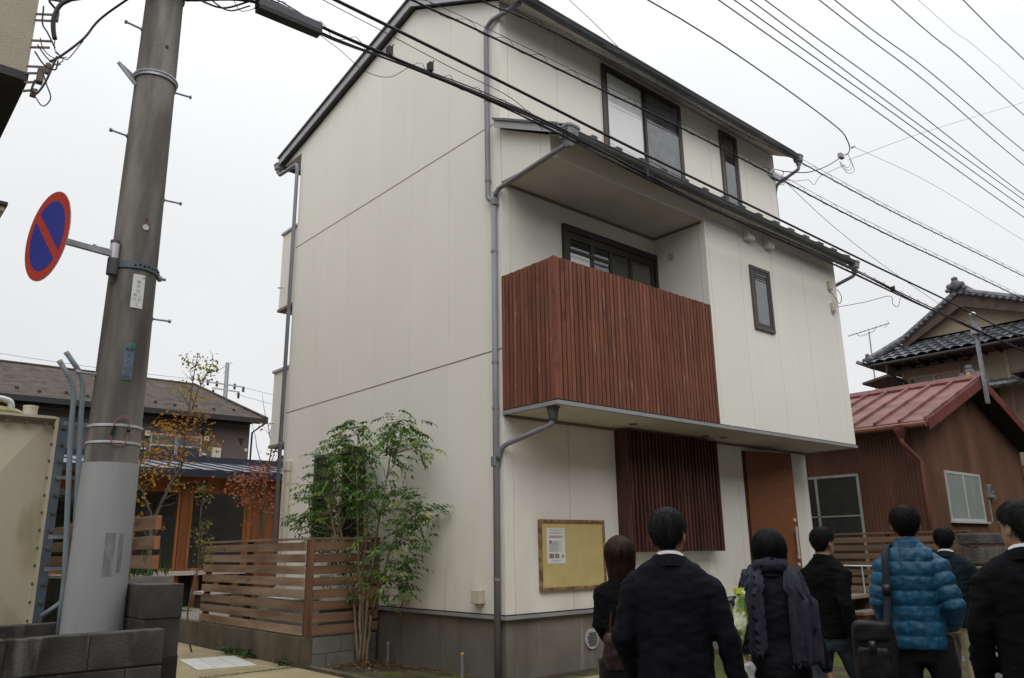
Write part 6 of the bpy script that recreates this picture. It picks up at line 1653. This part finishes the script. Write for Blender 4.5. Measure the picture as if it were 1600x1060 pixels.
def person(label, pos, az, H, top, hair, arms, feet, hem=.84, bulk=1.0, head_rot=(0, 0, 0), legs_mat=None, top_mat=None, hair_mat=None, puffy=False, female=False, lean=0.0, collar=True, shoe_mat=SHOE, group=None):
    s = H / 1.72
    root = thing('person', pos, label, 'person', 'people gathered in the street'); ORG[root.name] = Vector((0, 0, 0))
    root.rotation_euler = (0, 0, -radians(az)); root.scale = (s, s, s)
    sd = random.random() * 50
    sh_x = (.140 if female else .158) * bulk; sh_z = 1.400
    # --- body: head, neck, trunk, arms, hands, legs in one skin
    hb = Vector((0, .010 + lean * .3, 1.462)); RM = Matrix.Rotation(radians(-head_rot[0]), 3, 'Z') @ Matrix.Rotation(radians(head_rot[1]), 3, 'X') @ Matrix.Rotation(radians(head_rot[2]), 3, 'Y')
    hp = lambda q: hb + RM @ Vector(q)
    b = MB()
    b.rings([[hp(head_pt(z, 2 * pi * i / 24)) for i in range(24)] for z in (.001, .012, .03, .05, .08, .115, .15, .18, .205, .22, .23, .235)])
    b.tube([hp((0, .088, .128)), hp((0, .103, .095)), hp((0, .100, .082))], [.008, .014, .012], 8)          # nose
    b.ball(hp((0, .091, .050)), .024, .010, .009, 10, 6)                                                   # lips
    for k in (-1, 1):
        b.ball(hp((k * .032, .078, .140)), .022, .012, .008, 8, 6)                                         # brow
        b.rings([[hp((k * (.070 + dx), -.012 + dy + r * cos(2 * pi * i / 12) * .75, .105 + r * 1.25 * sin(2 * pi * i / 12))) for i in range(12)] for dx, dy, r in ((-.012, .006, .018), (.004, 0, .026), (.014, -.008, .025), (.017, -.010, .014))])   # ears
    b.tube([(0, -.012, 1.36), (0, -.008 + lean * .1, 1.46), hp((0, -.012, .04))], [.064, .055, .053], 14)
    b.rings([oval((0, 0, z), rx * bulk, ry, 20) for z, rx, ry in ((.86, .135, .09), (1.0, .125, .085), (1.2, .145, .095), (1.33, .13, .08), (1.39, .085, .06))])
    for k, (el, wr, hd) in ((1, arms[0]), (-1, arms[1])):
        sp_ = Vector((k * sh_x * .85, -.01, sh_z - .085)); el = Vector(el); wr = Vector(wr); hd = Vector(hd).normalized()
        b.tube([sp_, sp_.lerp(el, .5), el, el.lerp(wr, .5), wr, wr + hd * .03], [.036, .038, .034, .032, .026, .026], 10)
        pc = wr + hd * .075; side = Vector((0, 1, 0)) - hd * hd.y; side.normalize(); nrm = hd.cross(side)
        b.rings([[wr + hd * t + side * (w * cos(2 * pi * i / 14)) + nrm * (th_ * sin(2 * pi * i / 14)) for i in range(14)] for t, w, th_ in ((.0, .028, .020), (.03, .036, .018), (.07, .043, .016), (.10, .041, .013), (.108, .034, .010))])
        for j, (off, fl) in enumerate(((.033, .068), (.011, .078), (-.011, .072), (-.032, .056))):
            p0 = wr + hd * .095 + side * off; cu = -nrm * k
            b.tube([p0, p0 + hd * fl * .42 + cu * .006, p0 + hd * fl * .75 + cu * .020, p0 + hd * fl * .92 + cu * .038], [.0095, .009, .0082, .007], 8)
        p0 = wr + hd * .03 + side * .030
        b.tube([p0, p0 + side * .022 + hd * .028 - nrm * k * .008, p0 + side * .026 + hd * .060 - nrm * k * .016], [.012, .0105, .008], 8)
    LG = []
    for k, (fx, fy, fz, kn) in ((1, feet[0]), (-1, feet[1])):
        hip = Vector((k * .085, 0, .90)); an = Vector((fx, fy - .03, .09 + fz)); mid = hip.lerp(an, .5) + Vector((0, kn, 0)); LG.append((k, hip, mid, an))
        b.tube([hip, hip.lerp(mid, .5), mid, mid.lerp(an, .4), an], [.078, .068, .052, .050, .035], 12)
        b.rings([oval((an.x, an.y + .02, z + fz), .034, .05, 12) for z in (.03, .10)])
    me = fuse(b, .0065, 3); me.materials.append(SKIN)
    o = bpy.data.objects.new('body', me); COL.objects.link(o); o.parent = root
    def part(name, me_, mat):
        me_.name = name; me_.materials.clear(); me_.materials.append(mat)
        q = bpy.data.objects.new(name, me_); COL.objects.link(q); q.parent = root; return q
    for k in (-1, 1):
        part('eye', MB().ball(hp((k * .031, .0835, .118)), .0105, .007, .006, 10, 6).mesh('eye', None, smooth=True), M('eye', (.05, .03, .02), .2))
    # --- trousers
    b = MB()
    wst = .98
    b.rings([oval((0, 0, z), rx * (.5 + .5 * bulk), ry, 24) for z, rx, ry in ((.76, .13, .10), (.82, .165, .115), (.90, .168, .118), (wst, .150, .100), (wst + .04, .14, .095))])
    for k, hip, mid, an in LG:
        b.tube([hip + Vector((0, 0, .0)), hip.lerp(mid, .45), mid, mid.lerp(an, .5), an + Vector((0, 0, -.02))], [.098, .090, .074, .066, .064], 16)
    part('trousers', fuse(b, .012, 5, wrinkle(.011, 10, sd, .7)), legs_mat)
    for k, hip, mid, an in LG:
        b = MB(); b.rings([[Vector((an.x + w * cos(2 * pi * i / 14), an.y + .045 + l_ * sin(2 * pi * i / 14) + sh2, z + an.z - .09)) for i in range(14)] for z, w, l_, sh2 in ((.0, .046, .135, .035), (.02, .048, .138, .035), (.045, .044, .120, .02), (.075, .038, .075, -.03), (.10, .036, .05, -.045))])
        part('shoe', b.mesh('shoe', None, smooth=True), shoe_mat)
    # --- top garment
    b = MB(); pf_ = .007 if puffy else 0
    if female:
        prof = [(hem, .160, .118), (hem + .10, .158, .115), (1.06, .136, .100), (1.18, .142, .110), (1.28, .152, .115), (1.34, .154, .108), (1.385, .140, .092), (1.425, .104, .078), (1.455, .074, .068), (1.475, .064, .064)]
    else:
        prof = [(hem, .172, .128), (hem + .10, .170, .126), (1.06, .160, .118), (1.18, .168, .124), (1.28, .178, .126), (1.34, .182, .118), (1.392, .172, .102), (1.432, .132, .088), (1.462, .086, .074), (1.482, .068, .068)]
    b.rings([oval((0, -.008 + lean * (z - .9) * .5, z), rx * bulk + pf_, ry * (.6 + .4 * bulk) + pf_, 28, 2.5) for z, rx, ry in prof])
    SL = []
    for k, (el, wr, hd) in ((1, arms[0]), (-1, arms[1])):
        sp_ = Vector((k * sh_x, -.012, sh_z - .048)); el = Vector(el); wr = Vector(wr); hd = Vector(hd).normalized()
        q = [sp_ + Vector((-k * .035, 0, .012)), sp_ + Vector((k * .014, 0, -.025)), sp_.lerp(el, .5), el, el.lerp(wr, .5), wr + (wr - el).normalized() * .01]
        f_ = 1.0 if female else 1.12
        b.tube(q, [(.052 + pf_) * f_, (.058 + pf_) * f_, (.053 + pf_) * f_, (.049 + pf_) * f_, (.044 + pf_) * f_, (.039 if not puffy else .044) * f_], 16); SL.append((k, sp_, el, wr))
    wr0 = wrinkle(.010, 8, sd + 9, 1.1); wr1 = wrinkle(.006, 17, sd + 3, 2.2)
    if puffy:
        def quilt(c, n):
            x, y, z = c
            d = .0
            on = None
            for k, sp_, el, wr in SL:
                for (A, B, l0) in ((sp_, el, 0), (el, wr, (el - sp_).length)):
                    ab = B - A; t = max(0, min(1, (Vector(c) - A).dot(ab) / ab.length_squared)); r = (Vector(c) - (A + ab * t)).length
                    if r < .088 and abs(x) > .132 and (on is None or r < on[0]): on = (r, l0 + t * ab.length)
            if on: q = abs(sin(pi * on[1] / .082)) ** .6
            else:
                q = abs(sin(pi * (z - hem + .012) / .088)) ** .6
                if y < -.02: q *= min(1, abs(sin(pi * (x + .052) / .104)) ** .5 + .05)
            return .0135 * q - .007 + .004 * noise.noise(Vector((x * 22 + sd, y * 22, z * 30))) + .003 * noise.noise(Vector((x * 60 + sd, y * 60, z * 25)))
        me = fuse(b, .0075, 4, quilt)
    else:
        def seam(c, n):
            v = wr0(c, n) + wr1(c, n)
            if n[1] < -.3 and top == 'suit': v -= .004 * math.exp(-(c[0] / .007) ** 2)
            if top == 'suit' and n[1] < 0 and c[2] < hem + .20: v -= .010 * math.exp(-((c[0] + .012) / .010) ** 2)
            return v
        me = fuse(b, .0105, 5, seam)
    part('jacket' if top in ('suit', 'puffer') else 'sweater', me, top_mat)
    # collars
    if collar:
        b = MB(); zc = 1.462; rr = []
        for dz, r in ((-.02, .074), (.0, .072), (.018, .066), (.020, .062), (.0, .064)):
            rr.append([Vector((r * cos(2 * pi * i / 28), -.012 + r * 1.02 * sin(2 * pi * i / 28), zc + dz - .022 * sin(2 * pi * i / 28))) for i in range(28)])
        part('shirt_collar', MB().rings(rr, caps=False).mesh('c', None, smooth=True), SHIRT)
        b = MB(); rr = []
        for dz, r in ((-.055, .098), (-.03, .088), (-.004, .079), (-.002, .075), (-.03, .078)):
            rr.append([Vector((r * cos(2 * pi * i / 28), -.012 + r * 1.02 * sin(2 * pi * i / 28), zc + dz - .03 * sin(2 * pi * i / 28))) for i in range(28)])
        part('jacket_collar', MB().rings(rr, caps=False).mesh('c', None, smooth=True), top_mat)
    elif puffy or top == 'sweater':
        rr = []
        for dz, r in ((-.04, .086), (.0, .077), (.022 + (.012 if puffy else 0), .071), (.02, .064), (-.01, .066)):
            rr.append([Vector((r * cos(2 * pi * i / 28), -.012 + r * sin(2 * pi * i / 28), 1.455 + dz - .015 * sin(2 * pi * i / 28))) for i in range(28)])
        part('collar', MB().rings(rr, caps=False).mesh('c', None, smooth=True), top_mat)
    hm = hair_mesh(hair, sd); hm.transform(Matrix.Translation(hb) @ RM.to_4x4())
    part('hair', hm, hair_mat)
    MW = Matrix.Translation(Vector(pos)) @ Matrix.Rotation(-radians(az), 4, 'Z') @ Matrix.Scale(s, 4)
    return root, part, MW

NAVY_SUIT = M('navy_suit', (.0065, .0070, .0105), .9, .15, 30, bump=.12, bscale=300, spec=.15, bdist=.002)
BLACK_SUIT = M('black_suit', (.0042, .0042, .0056), .9, .15, 30, bump=.12, bscale=300, spec=.15, bdist=.002)
BLACK_KNIT = M('black_knit', (.0045, .0046, .0052), .95, .15, 30, bump=.2, bscale=260, spec=.1, bdist=.003)
CHAR = M('charcoal_knit', (.014, .015, .018), .95, .2, 20, bump=.4, bscale=120, bstretch=(.3, .3, 2.5), spec=.1, bdist=.006)
TEAL = M('blue_down_jacket', (.0035, .066, .132), .5, .2, 6, bump=.55, bscale=30, bdist=.012, spec=.4)
DGREEN = M('dark_blue_green_jacket', (.008, .0145, .020), .9, .15, 20, spec=.15)
JEANS = M('faded_jeans', (.022, .032, .042), .95, .35, 4, bump=.3, bscale=200, col2=(.055, .075, .092), bdist=.003, spec=.15)
BLKTR = M('black_trousers', (.005, .005, .006), .9, .15, 20, bump=.2, bscale=160, bdist=.003)
KHAKI = M('khaki_trousers', (.27, .235, .155), .9, .12, 6, bump=.2, bscale=160, bdist=.003)
HAIR_B = M('black_hair', (.0065, .0055, .0055), .6, .4, 30, (1, 1, .15), bump=.5, bscale=60, bstretch=(3, 3, .25), spec=.1, bdist=.006)
HAIR_G = M('greying_hair', (.014, .013, .0125), .65, .4, 30, (1, 1, .2), bump=.5, bscale=60, bstretch=(3, 3, .3), col2=(.030, .028, .027), spec=.1, lo=.4, hi=.75, bdist=.006)
HAIR_BR = M('brown_hair', (.018, .0075, .0055), .55, .4, 30, (1, 1, .12), bump=.5, bscale=60, bstretch=(3, 3, .2), col2=(.036, .015, .010), spec=.15, bdist=.006)
DN = (0, .1, -1)
A_rest = (((.235, -.03, 1.12), (.24, .06, .87), DN), ((-.235, -.03, 1.12), (-.24, .06, .87), DN))
# near man in the navy suit
person('man in a dark navy suit seen from behind, nearest in front of the louver screen', (-2.84, -4.50, 0.0), 54, 1.70, 'suit', 'short', (((.240, -.03, 1.11), (.285, .03, .85), DN), ((-.235, -.04, 1.12), (-.20, .12, .93), (.25, .3, -1))), ((.11, .0, 0, .02), (-.11, .05, 0, .02)),
       hem=.80, bulk=1.05, head_rot=(14, 0, 0), legs_mat=BLKTR, top_mat=NAVY_SUIT, hair_mat=HAIR_G)
# woman with shoulder-length brown hair
person('woman with shoulder-length brown hair and black jacket beside the notice board', (-1.94, -3.40, 0.0), 56, 1.585, 'suit', 'long', (((.175, .02, 1.12), (.14, .18, 1.02), (.2, .8, -.5)), ((-.165, -.03, 1.12), (-.12, .15, 1.0), (.5, .8, -.3))), ((.09, .0, 0, .02), (-.09, .03, 0, .02)),
       hem=.86, bulk=.87, head_rot=(10, 4, 0), legs_mat=BLKTR, top_mat=BLACK_SUIT, hair_mat=HAIR_BR, female=True, collar=False)
# woman with scarf
_, part_s, MWS = person('woman with a black bob and a dotted grey shawl over a charcoal top', (-1.69, -4.32, 0.0), 58, 1.605, 'sweater', 'bob', (((.205, -.07, 1.12), (.265, -.02, .90), (.15, .1, -1)), ((-.195, .0, 1.12), (-.16, .17, .98), (.1, .8, -.4))), ((.15, -.12, 0, .05), (-.11, .22, 0, .06)),
       hem=.86, bulk=1.02, legs_mat=BLKTR, top_mat=CHAR, hair_mat=HAIR_B, female=True, collar=False)
def scarf_mat():
    m = M('dotted_shawl', (.040, .040, .056), .95, .2, 25, bump=.3, bscale=200, spec=.1, bdist=.003)
    t = m.node_tree; nd = t.nodes; bs = nd['Principled BSDF']; src = bs.inputs['Base Color'].links[0].from_socket
    at = nd.new('ShaderNodeAttribute'); at.attribute_name = 'uvp'; vo = nd.new('ShaderNodeTexVoronoi'); vo.inputs['Scale'].default_value = 17; vo.inputs['Randomness'].default_value = .25
    t.links.new(at.outputs['Vector'], vo.inputs['Vector']); mr = nd.new('ShaderNodeMapRange'); mr.inputs['From Min'].default_value = .19; mr.inputs['From Max'].default_value = .24; mr.inputs['To Min'].default_value = 1; mr.inputs['To Max'].default_value = 0
    t.links.new(vo.outputs['Distance'], mr.inputs['Value']); mx = nd.new('ShaderNodeMix'); mx.data_type = 'RGBA'; mx.inputs['B'].default_value = (.008, .0075, .014, 1)
    t.links.new(mr.outputs[0], mx.inputs['Factor']); t.links.new(src, mx.inputs['A']); t.links.new(mx.outputs['Result'], bs.inputs['Base Color']); return m
SCARF = scarf_mat()
def drape(x0, x1, zend, sgn, seed):
    path = [(.15, 1.22), (.14, 1.36), (.09, 1.445), (.0, 1.485), (-.08, 1.462), (-.135, 1.39), (-.152, 1.28), (-.150, 1.16), (-.146, 1.05), (-.142, zend)]
    P = smoothline([(0, y, z) for y, z in path], 4); nu = 18; vs = []; uv = []
    for i, p in enumerate(P):
        t = i / (len(P) - 1)
        for j in range(nu + 1):
            u = j / nu; tn = 1 - .45 * math.exp(-((t - .36) / .18) ** 2)         # narrower over the shoulder
            x = (x0 + (x1 - x0) * u) if t > .5 else (x0 + (x1 - x0) * u)
            xc = sgn * .10 * (1 - t) + (x0 + x1) / 2 * t if t < .6 else (x0 + x1) / 2
            x = xc + (x - (x0 + x1) / 2) * tn
            edge = max(0, abs(x) - .13); zdrop = -.9 * edge if t < .62 else -.1 * edge
            y = p.y; 
            if t > .45: y = p.y + .55 * max(0, abs(x) - .12) - .012 * sin(u * 17 + seed) - .006 * sin(u * 31 + t * 5 + seed)
            vs.append(Vector((x, y - (.012 if t > .45 else 0), p.z + zdrop + .01 * sin(u * 13 + seed) + (0.02 * noise.noise(Vector((u * 9, seed, 0))) if t > .97 else 0)))); uv.append((u * abs(x1 - x0), t * .95, seed))
    fs = [(i * (nu + 1) + j, i * (nu + 1) + j + 1, (i + 1) * (nu + 1) + j + 1, (i + 1) * (nu + 1) + j) for i in range(len(P) - 1) for j in range(nu)]
    nb = len(vs)
    mb = MB().add(vs, fs)
    for j in range(60):                                       # fringe
        u = random.random(); q = vs[nb - nu - 1 + int(u * nu)] + Vector((random.uniform(-.006, .006), 0, 0)); L_ = random.uniform(.02, .035); mb.add([q + Vector((-.0012, -.001, .004)), q + Vector((.0012, -.001, .004)), q + Vector((random.uniform(-.006, .006), 0, -L_))], [(0, 1, 2)])
    me = mb.mesh('shawl', None, smooth=True); a = me.attributes.new('uvp', 'FLOAT_VECTOR', 'POINT')
    full = uv + [(0, 0, 0)] * (len(me.vertices) - nb); a.data.foreach_set('vector', np.array(full, dtype=np.float32).ravel())
    o = part_s('shawl', me, SCARF); sm2 = o.modifiers.new('th', 'SOLIDIFY'); sm2.thickness = .006; return o
drape(-.240, -.055, 1.0, -1, 1.3); drape(.075, .250, .94, 1, 4.1)
rr = []
for j in range(13):
    a = 2 * pi * j / 12
    rr.append([Vector(((.083 + .030 * cos(a)) * cos(t), -.010 + (.083 + .030 * cos(a)) * sin(t), 1.475 + .042 * sin(a) - .025 * sin(t) + .006 * sin(t * 5 + a * 3))) for t in [2 * pi * i / 36 for i in range(36)]])
mbn = MB().rings(rr, caps=False); me = mbn.mesh('shawl', None, smooth=True); a = me.attributes.new('uvp', 'FLOAT_VECTOR', 'POINT'); a.data.foreach_set('vector', np.array([(p[0], p[1], p[2]) for p in mbn.v], dtype=np.float32).ravel()); part_s('shawl', me, SCARF)
# man in black sweater and jeans, mid-stride
person('man in a black sweater and faded jeans walking past the open door', (.09, -3.70, 0.0), 98, 1.655, 'sweater', 'short', (((.215, -.10, 1.12), (.245, -.06, .88), (.1, .25, -1)), ((-.21, .05, 1.12), (-.21, .18, .92), (0, .5, -1))), ((.13, .27, 0, .06), (-.11, -.32, .05, .10)),
       hem=.86, bulk=.97, head_rot=(2, 0, 0), legs_mat=JEANS, top_mat=BLACK_KNIT, hair_mat=HAIR_B, collar=False)
# man in the blue down jacket
_, part_p, MWP = person('man in a quilted bright blue down jacket with a shoulder bag', (-.445, -4.58, 0.0), 71, 1.765, 'puffer', 'short', (((.210, -.07, 1.10), (.175, .12, .97), (-.3, .9, -.2)), ((-.205, -.05, 1.11), (-.17, .14, .96), (.3, .8, -.3))), ((.17, .06, 0, .02), (-.14, -.02, 0, .02)),
       hem=.84, bulk=.86, head_rot=(-4, 0, 0), legs_mat=BLKTR, top_mat=TEAL, hair_mat=HAIR_B, puffy=True, collar=False)
# man in khaki trousers half hidden behind him
person('man in khaki trousers and dark jacket half hidden behind the blue down jacket', (1.90, -3.91, 0.0), 80, 1.66, 'suit', 'short', (((.235, .0, 1.12), (.20, .14, .95), (-.1, .8, -.6)), ((-.23, 0, 1.12), (-.20, .14, .95), (.1, .8, -.6))), ((.13, -.10, .02, .03), (-.12, .20, 0, .03)),
       hem=.82, bulk=1.0, legs_mat=KHAKI, top_mat=DGREEN, hair_mat=HAIR_B, shoe_mat=M('brown_shoe', (.07, .025, .017), .4))
# man at the right edge
person('man in a dark suit with greying hair cut off by the right edge', (-1.66, -5.62, 0.0), 70, 1.71, 'suit', 'short', A_rest, ((.11, .0, 0, .02), (-.11, .05, 0, .02)),
       hem=.78, bulk=1.05, head_rot=(-36, 0, 0), legs_mat=BLKTR, top_mat=BLACK_SUIT, hair_mat=HAIR_G)
# person in light blue, almost hidden behind him
person('person in a light blue jacket almost hidden behind the right-hand man', (1.15, -5.08, 0.0), 80, 1.60, 'sweater', 'short', A_rest, ((.11, .0, 0, .02), (-.11, .05, 0, .02)),
       hem=.84, bulk=1.0, legs_mat=BLKTR, top_mat=M('light_blue_jacket', (.10, .25, .42), .7, .1), hair_mat=HAIR_B, collar=False)

# ------------------------------------------------------------------ things they carry
BAGM = M('black_nylon', (.005, .005, .006), .6, .3, 20, bump=.2, bscale=200, bdist=.003)
STRAPM = M('grey_webbing', (.016, .017, .023), .8, .2, 60)
def carried(name, label, cat, MW):
    t = bpy.data.objects.new(name, None); COL.objects.link(t); t.matrix_world = MW; tag(t, label, cat); ORG[t.name] = Vector((0, 0, 0)); return t
bg = carried('shoulder_bag', 'black nylon shoulder bag hanging behind the blue down jacket', 'bag', MWP @ Matrix.Translation((-.245, -.215, .66)))
def rbox(x0, x1, y0, y1, z0, z1, p=4.0, nz=9):
    cx2, cy2 = (x0 + x1) / 2, (y0 + y1) / 2; rg = []
    for i in range(nz):
        t = i / (nz - 1); f = (1 - abs(2 * t - 1) ** 6) * .12 + .88
        rg.append(oval((cx2, cy2, z0 + (z1 - z0) * t), (x1 - x0) / 2 * f, (y1 - y0) / 2 * f, 28, p))
    return MB().rings(rg)
def bagpart(name, mb, mat, vox=None):
    me = fuse(mb, vox, 3, wrinkle(.006, 12, 3.3)) if vox else mb.mesh(name, None, smooth=True)
    me.materials.clear(); me.materials.append(mat); q = bpy.data.objects.new(name, me); COL.objects.link(q); q.parent = bg; return q
bagpart('case', rbox(-.125, .125, -.075, .075, .0, .33), BAGM, .009)
bagpart('pocket', rbox(-.095, .095, -.105, -.06, .02, .20), BAGM, .008)
bagpart('flap', rbox(-.115, .115, -.088, .07, .23, .345), BAGM, .008)
bagpart('buckle', MB().box(-.02, .02, -.112, -.10, .17, .24), M('black_buckle', (.02, .02, .02), .3))
def ribbon(pts, w, mat, name, wd=(1, 0, 0)):
    P = smoothline(pts, 5); wd = Vector(wd) * w / 2; vs = []
    for p in P: vs += [p - wd, p + wd]
    fs = [(2 * i, 2 * i + 1, 2 * i + 3, 2 * i + 2) for i in range(len(P) - 1)]
    q = bagpart(name, MB().add(vs, fs), mat); q.modifiers.new('th', 'SOLIDIFY').thickness = .004; return q
ribbon([(.08, .0, .32), (.095, .03, .42), (.105, .055, .55), (.11, .068, .66), (.115, .10, .745), (.125, .19, .80), (.135, .29, .77), (.14, .38, .66)], .042, STRAPM, 'strap')
bagpart('strap_slider', MB().box(.078, .128, .036, .054, .50, .56), M('slider', (.02, .02, .025), .4))
# handbag
hg = carried('handbag', 'dark maroon handbag at the side of the woman by the notice board', 'bag', Matrix.Translation((-2.00, -3.46, .78)) @ Matrix.Rotation(radians(-50), 4, 'Z'))
me = fuse(rbox(-.13, .13, -.05, .05, 0, .22), .009, 3, wrinkle(.008, 14, 1.1)); me.materials.append(M('maroon_leather', (.028, .010, .011), .4, .3, 14)); q = bpy.data.objects.new('case', me); COL.objects.link(q); q.parent = hg
me = MB().tube(smoothline([(-.09, 0, .20), (-.07, 0, .34), (0, 0, .39), (.07, 0, .34), (.09, 0, .20)]), .008, 8).mesh('handle', M('maroon_strap', (.05, .016, .016), .4), smooth=True); q = bpy.data.objects.new('handle', me); COL.objects.link(q); q.parent = hg
# produce sleeve and the plastic bag held by the woman in the shawl
PK = M('yellow_green_film', (.30, .36, .03), .25, .5, 14, col2=(.62, .66, .45), lo=.42, hi=.58)
overlay(PK, (.45, .04, .02), 9.0, (1, 1, 1), .62, .66, .9); overlay(PK, (.04, .16, .05), 11.0, (1, 1, 1), .58, .64, .8)
pk = thing('produce_sleeve', (-1.95, -4.27, .86), 'yellow-green printed plastic sleeve tucked under the shawled woman\'s arm', 'package')
a = Vector((-1.955, -4.22, .96)); c = Vector((-1.875, -4.24, 1.25)); rg = []
for i in range(14):
    t = i / 13; q = a.lerp(c, t); r = (.034 + .018 * sin(pi * min(1, t * 1.2))) * (1 - .4 * max(0, t - .6)); rg.append([q + Vector((cos(2 * pi * k / 18) * r * .6, sin(2 * pi * k / 18) * r, .0)) + Vector((0, 0, .012 * sin(k * 2.1) * (t > .95))) * 1.0 + Vector(rv(.0035)) for k in range(18)])
MB().rings(rg).build('sleeve', PK, pk, smooth=True)
MB().bar(c + Vector((0, 0, -.012)), c + Vector((.004, .006, .02)), .085, .03).build('sealed_end', M('yellow_film', (.50, .58, .05), .3, .2), pk)
pb2 = thing('plastic_bag', (-1.88, -4.28, .66), 'crumpled white plastic bag hanging below the printed sleeve', 'bag')
b = rbox(-1.965, -1.875, -4.29, -4.20, .64, .88, 2.6); me = fuse(b, .010, 2, wrinkle(.022, 13, 7.7)); me.materials.append(M('translucent_white_film', (.50, .49, .47), .3, .1, 10)); q = bpy.data.objects.new('film', me); COL.objects.link(q); q.parent = pb2; q.location = -ORG[pb2.name]
MB().tube([(-1.92, -4.245, .87), (-1.945, -4.23, .98)], [.018, .008], 8).build('knot', PK, pb2)

# ------------------------------------------------------------------ notice board with its paper
nb_ = thing('notice_board', (1.05, -.03, 1.04), 'pale yellow notice board with a worn wooden frame on the front wall', 'notice board')
MB().box(.53, 1.57, -.028, -.002, 1.07, 1.80).build('panel', M('yellow_board', (.50, .40, .175), .85, .07, 6), nb_)
FRW = M('worn_frame', (.20, .10, .045), .7, .5, 14, col2=(.32, .20, .10))
for (x0, x1, z0, z1) in ((.50, 1.60, 1.80, 1.835), (.50, 1.60, 1.035, 1.07), (.50, .53, 1.07, 1.80), (1.57, 1.60, 1.07, 1.80)):
    MB().box(x0, x1, -.045, -.002, z0, z1).build('frame_bar', FRW, nb_, bev=.003)
b = MB()
for i in range(10): b.disc((.6 + i * .1, -.0455, 1.052 + .765 * (i % 2)), (0, -1, 0), .004, 6, .002)
tag(b.build('nail', RUSTY, nb_), kind='stuff')
pp = thing('notice_paper', (.76, -.032, 1.33), 'white printed notice pinned to the left side of the yellow board', 'notice')
MB().add([(.615, -.0305, 1.335), (.91, -.0315, 1.332), (.908, -.0305, 1.735), (.612, -.0300, 1.738)], [(0, 1, 2, 3)]).build('sheet', M('paper', (.66, .655, .64), .8, .03), pp)
def prow(z, x0, x1, h, mat, nm='print'):
    MB().box(x0, x1, -.0330, -.0322, z - h / 2, z + h / 2).build(nm, mat, pp)
v, f_ = text_geo('お知らせ・見学会のご案内', .017); MB().add([(.76 + p[0], -.0330, 1.712 + p[1]) for p in v], f_).build('heading', INK, pp)
GP = M('faint_print', (.40, .40, .42), .8); PKP = M('pink_print', (.45, .25, .27), .8)
for i, z in enumerate((1.688, 1.678)): prow(z, .65, .89, .0035, GP)
for i in range(3): prow(1.648 - i * .010, .645, .885 - .03 * (i == 2), .005, PKP)
for i in range(13): prow(1.585 - i * .0095, .70 if i < 3 else .645, .88 - .04 * ((i * 7) % 3), .003, GP)
for (x0, x1, z0, z1, cc) in ((.648, .690, 1.56, 1.595, (.18, .10, .10)), (.645, .722, 1.395, 1.445, (.16, .14, .13)), (.740, .808, 1.395, 1.445, (.24, .12, .07)), (.845, .882, 1.40, 1.435, (.42, .40, .45))):
    MB().box(x0, x1, -.0333, -.0322, z0, z1).build('photo', M('print_photo', cc, .7, .6, 60, col2=(.4, .36, .33)), pp)
for i in range(2): prow(1.372 - i * .010, .70, .82, .003, GP)
